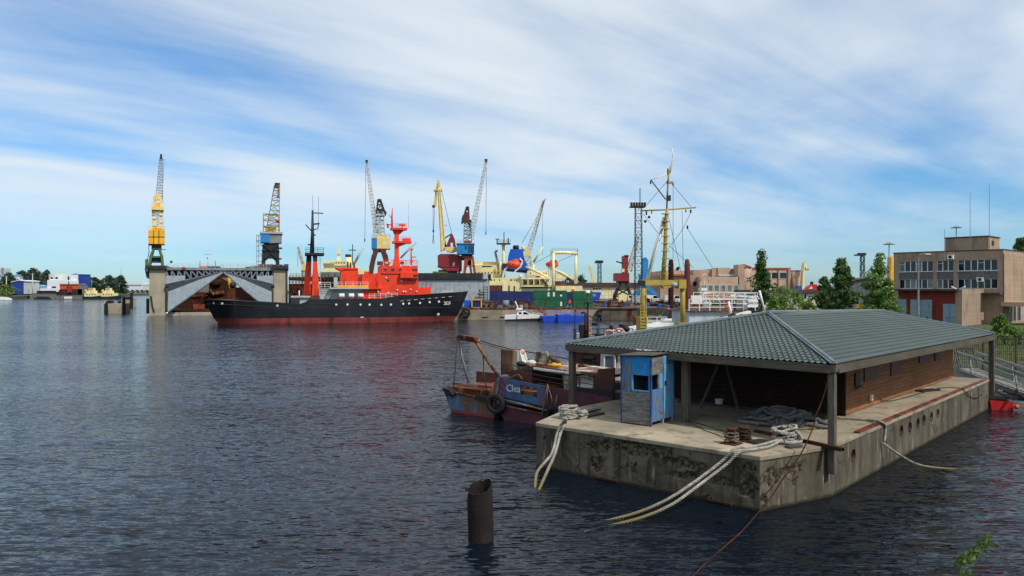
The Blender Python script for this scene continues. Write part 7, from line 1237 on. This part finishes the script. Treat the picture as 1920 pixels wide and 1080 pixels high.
for px, y0, Y, mt, lab in ((1205, 562, 200, 'white', 'white van parked under the blue portal crane'), (1186, 565, 200, 'light_grey', 'grey truck parked below the red slewing crane'), (1246, 560, 198, 'white_dirty', 'white minibus parked beside the brown spud pile'), (1160, 566, 205, 'cream', 'pale tank trailer parked at the foot of the red crane')):
    t = T('parked_van', lab, 'van', V((*P(px, 578, Y).xy, 2.3)), 0, 'vehicles parked in the yard'); L = 4.6; b = t.part('body', M().prism([(0, 0, .35), (L, 0, .35), (L, 0, 1.3), (L * .86, 0, 1.45), (L * .76, 0, 2.2), (.05, 0, 2.25)], (0, 1.9, 0)), mt)
    t.part('windscreen', M().prism([(L * .865, -.01, 1.45), (L * .775, -.01, 2.1), (L * .6, -.01, 2.1), (L * .6, -.01, 1.45)], (0, .03, 0)), 'glass_dark')
    for x in (.9, 3.6):
        for y in (-.02, 1.72): wq = t.part('wheel', M().lathe((x, y, .36), [(.36, 0), (.36, .2)], 14, 'y'), 'rubber'); obj('rim', M().lathe((x, y - .01, .36), [(.2, 0), (.2, .22)], 10, 'y').mesh('rim', 'light_grey'), wq)
# ------------------------------------------------------------------ far left shore
shore = [ray_z(px, py, 0) for px, py in ((-160, 563), (0, 561.5), (30, 560.5), (62, 559), (105, 558), (150, 556.5), (230, 554.6), (290, 553.6), (345, 553))]
land('far_shore', [(p.x, p.y) for p in shore] + [(-250, 2600), (-2600, 2600), (-1500, 500)], 1.6, 'ground')
YL = 505
def far(name, label, cat, px, py, Y, rows, group=None, ang=0, z=1.6): t = T(name, label, cat, V((*P(px, py, Y).xy, z)), ang, group); t.spec(rows); return t
far('blue_shed', 'dark blue gabled shed on the far left shore', 'shed', 21, 550, 520, [('K', 'wall', 'far_navy', [(21, 551), (21, 528), (35, 525), (44, 526), (44, 551)], 0, 14), ('B', 'side_wall', 'far_concrete', 44, 50, 527, 551, .2, 14), ('K', 'roof', 'far_white', [(20.5, 528.4), (35, 525), (51, 526.6), (51, 527.6), (35, 526), (20.5, 529.4)], -.5, 14)])
far('silo_building', 'pale round silo building with arched windows on the far shore', 'silo', 95, 545, 560, [('C', 'silo', 'far_concrete', 110, 514, 548, 16, 6), ('K', 'stair_tower', 'far_white', [(124, 548), (124, 515), (135, 515), (135, 548)], 0, 8), ('B', 'low_block', 'far_white', 119, 138, 526, 548, -.5, 6), ('B', 'arched_window', 'dark', 95, 99, 520, 525, -.6, .4), ('B', 'arched_window', 'dark', 104, 108, 519.5, 525, -.6, -.2), ('B', 'tower_window', 'dark', 127, 130, 518, 525, -.1, .1)])
far('blue_tank_block', 'solid blue block beside the silo on the far shore', 'building', 134, 545, 575, [('B', 'wall', 'far_navy', 134, 153, 515, 548, 0, 12), ('B', 'parapet', 'deep_blue', 133.5, 153.5, 514, 515.5, -.3, 12.3), ('B', 'roof_box', 'far_concrete', 138, 142, 512, 514, 3, 5)])
far('white_workshop', 'white stepped workshop below the silo', 'building', 88, 552, 530, [('B', 'wall', 'far_white', 88.5, 108, 525, 556, 0, 12), ('B', 'annex', 'far_white', 75, 100, 541, 556, -.8, 8), ('B', 'upper_step', 'far_white', 93, 108, 523, 525.5, .5, 10), ('B', 'door', 'dark', 97, 105, 537, 541, -.1, .1)])
far('light_blue_hut', 'small light blue hut on the far shore', 'hut', 61, 553, 540, [('K', 'wall', 'sky_blue_wall', [(62, 556), (62, 535.5), (69, 534), (77, 535.5), (77, 556)], 0, 8), ('B', 'door', 'far_white', 70, 73, 544, 556, -.1, 0)])
far('blue_hall', 'blue and white hall among the trees on the far left', 'hall', 0, 545, 640, [('B', 'wall', 'far_white', -10, 26, 517, 548, 0, 12), ('B', 'roof', 'sky_blue_wall', -10, 26, 514.5, 518, -.4, 12.4)]); far('blue_office', 'deep blue square office among the trees on the far left', 'office', 31, 545, 660, [('B', 'wall', 'deep_blue', 31, 47, 518, 548, 0, 12), ('B', 'door', 'far_white', 37, 40, 521, 525, -.1, .1)])
far('tower_block', 'grey tower block at the far left edge', 'tower', 0, 545, 900, [('B', 'wall', 'far_concrete', -4, 5.5, 503, 548, 0, 14), ('B', 'stair_core', 'shed_grey', 3, 5.5, 502, 548, -.4, 1)])
for i, (px, lab) in enumerate(((12, 'leftmost concrete pole on the far shore near the bush'), (61, 'concrete lamp pole beside the light blue hut'))): far('utility_pole', lab, 'pole', px, 555, 515, [('C', 'shaft', 'far_concrete', px, 513 if i else 518, 556, .7, 0), ('B', 'crossarm', 'far_concrete', px - 2, px + 2, 513 if i else 518, 514 if i else 519, -.2, .2)])
far('radio_mast', 'thin radio mast above the trees near the bridge', 'mast', 227, 540, 900, [('C', 'shaft', 'shed_grey', 227, 500, 548, .7, 0, .25)])
far('dump_barge', 'grey hopper barge with black sloping rubbing band on the far shore', 'barge', 56, 561, 482, [('B', 'hull', 'barge_grey', 56, 104, 552, 562, 0, 8), ('K', 'black_band', 'black_hull', [(62, 561.5), (69, 556), (90, 556), (98, 561.5)], -.3, -.02), ('B', 'cargo_coaming', 'quay_dark', 58, 103, 550, 552.2, .4, 7.5), ('B', 'dark_deckload', 'dark', 69, 104, 545, 550, 1, 6), ('K', 'white_cover', 'far_white', [(74, 546), (77, 541), (108, 540), (109, 547)], 1.5, 6)], z=0)
far('dredger', 'dark dredger with orange deckhouse moored on the far shore', 'dredger', 105, 561, 478, [('B', 'hull', 'barge_grey', 105, 153, 554, 562.5, 0, 9), ('B', 'main_deck', 'dark_steel', 112, 154, 542, 555, 1, 8), ('B', 'deckhouse', 'orange', 112, 148, 533.5, 542, 1.5, 7), ('B', 'house_roof', 'quay_concrete', 111, 150, 532, 533.8, 1, 7.5), ('B', 'after_house', 'barge_grey', 146, 156, 535, 552, 1, 6), ('C', 'spud', 'dark_steel', 129, 527, 556, .9, .5), ('B', 'winch', 'rust_red', 125, 134, 537, 548, .2, 1), ('B', 'pale_plate', 'far_white', 120, 135, 556, 560, -.1, 0), ('B', 'rail_posts', 'dark_steel', 110, 112, 544, 555, .5, 7)], z=0)
for a, b, yb, Y, lab in ((153, 187, 562, 470, 'black tug with crowded cream upperworks beside the dredger'), (184, 219, 562, 470, 'black tug with small cream wheelhouse, end of the row')):
    c_ = (a + b) / 2; t = far('harbour_tug', lab, 'tug', a, yb, Y, [('K', 'hull', 'black_hull', [(a, 555.5), (a + 14, 556.5), (b, 554.5), (b - 1, 561), (b - 4, 562.5), (a + 3, 562.5)], 0, 6), ('B', 'deckhouse', 'cream', a + 5, b - 4, 549.5, 556, .8, 5), ('B', 'upper_house', 'cream', c_ - 9, c_ + 7, 545, 550, 1.2, 4.6), ('B', 'wheelhouse', 'cream', c_ - 4, c_ + 4, 540, 545.5, 1.4, 4.4), ('C', 'funnel', 'crane_yellow', c_ - 9, 543, 550, 2, 3), ('C', 'mast', 'pale_green', c_ + 2, 524 if a < 160 else 536, 541, .5, 3), ('R', 'yard', 'pale_green', [(c_ - 1, 528 if a < 160 else 538, 3), (c_ + 5, 528 if a < 160 else 538, 3)], .15)], 'harbour tugs on the far shore', z=0)
    t.windows('wheelhouse_window', 'glass_dark', (c_ - 3, c_ - .3, c_ + 2.2), 541, 543.4, 1.6, 1.4, .05); t.windows('cabin_window', 'glass_dark', (a + 9, a + 14, a + 19, a + 24), 551, 553.4, 1.8, .8, .05)
br = T('road_bridge', 'long white elevated road bridge far across the water', 'bridge', V((*P(232, 548, 1000).xy, 1.6)), 0)
br.spec([('B', 'deck', 'bridge_white', 232, 345, 541, 543.5, 0, 12), ('B', 'parapet', 'bridge_white', 232, 345, 538.5, 540, -.5, 0), ('B', 'lower_road', 'far_concrete', 232, 345, 545, 547, 4, 16)] + [('B', 'pier', 'far_concrete', x, x + 1.6, 543, 553, 2, 8) for x in range(236, 345, 9)])
far('terminal_building', 'long white terminal behind the road bridge', 'building', 234, 545, 1150, [('B', 'wall', 'bridge_white', 235, 266, 530, 547, 0, 20), ('B', 'wing', 'far_concrete', 266, 345, 533, 547, 3, 20), ('B', 'window_band', 'shed_grey', 235.5, 265.5, 534, 536, -.3, .2)])
# far trees
for px, y0, yb, Y, w, lab in ((18, 515, 552, 600, 44, 'far tree beside the blue hall'), (40, 510, 550, 700, 40, 'far tree rising over the deep blue office'), (62, 507, 548, 640, 52, 'tallest far tree over the light blue hut'), (84, 512, 548, 690, 34, 'far tree between the hut and the silo'), (88, 508, 545, 720, 26, 'pointed far tree just left of the silo'), (164, 518, 552, 760, 30, 'far tree right of the blue tank block'), (178, 522, 553, 760, 28, 'rounded far tree behind the crowded tug'), (205, 519, 553, 800, 40, 'broad far tree behind the end tug'), (226, 518, 553, 820, 30, 'far tree under the radio mast')):
    tree(lab, px, y0, yb, Y, w, 'leaf_far', z=1.6, clumps=80, per=40, size=1.0, shape=3.2, low=.04, name='far_tree', trunk=.4, group='trees on the far shore')
for px, y0, yb, Y, w, lab in ((1068, 520, 545, 560, 40, 'distant tree left of the tiny pale crane'), (1090, 517, 545, 580, 36, 'distant tree behind the cream gantry right leg'), (1272, 502, 520, 420, 24, 'distant tree top over the brick works roof'), (1485, 523, 560, 300, 26, 'distant tree by the round brick tower')):
    tree(lab, px, y0, yb, Y, w, 'leaf_far', z=1.6, clumps=36, per=34, size=.7, shape=2.8, low=.05, name='far_tree', trunk=.3, group='trees behind the yard')
tree('round light green bush on the far left shore', 8, 536, 561, 498, 44, 'leaf_light', z=.6, clumps=44, per=50, size=.45, shape=3, low=.02, name='bush', trunk=.1, kind_cat='bush')
m = M(); p = ray_z(4, 563, 0); m.ball((p.x, p.y, .2), 3.2, 12, (1.8, 1, .55)); one('boulder', 'pale boulder at the water edge below the far left bush', 'boulder', m, 'far_concrete', (p.x, p.y, 0))
# distant tree line closing the horizon behind the yard
m = M(); random.seed(3)
for i in range(1500):
    x = random.uniform(-350, 1500); y = 1500 + random.uniform(-60, 60); leaves(m, V((x, y, 2 + random.uniform(0, 9) * (.6 + .4 * math.sin(x * .02)))), 5, 7, 3.2, .6)
tag(obj('far_wood', m.mesh('far_wood', 'leaf_far')), 'far-off dark wood along the horizon behind the yard', 'wood', kind='stuff')
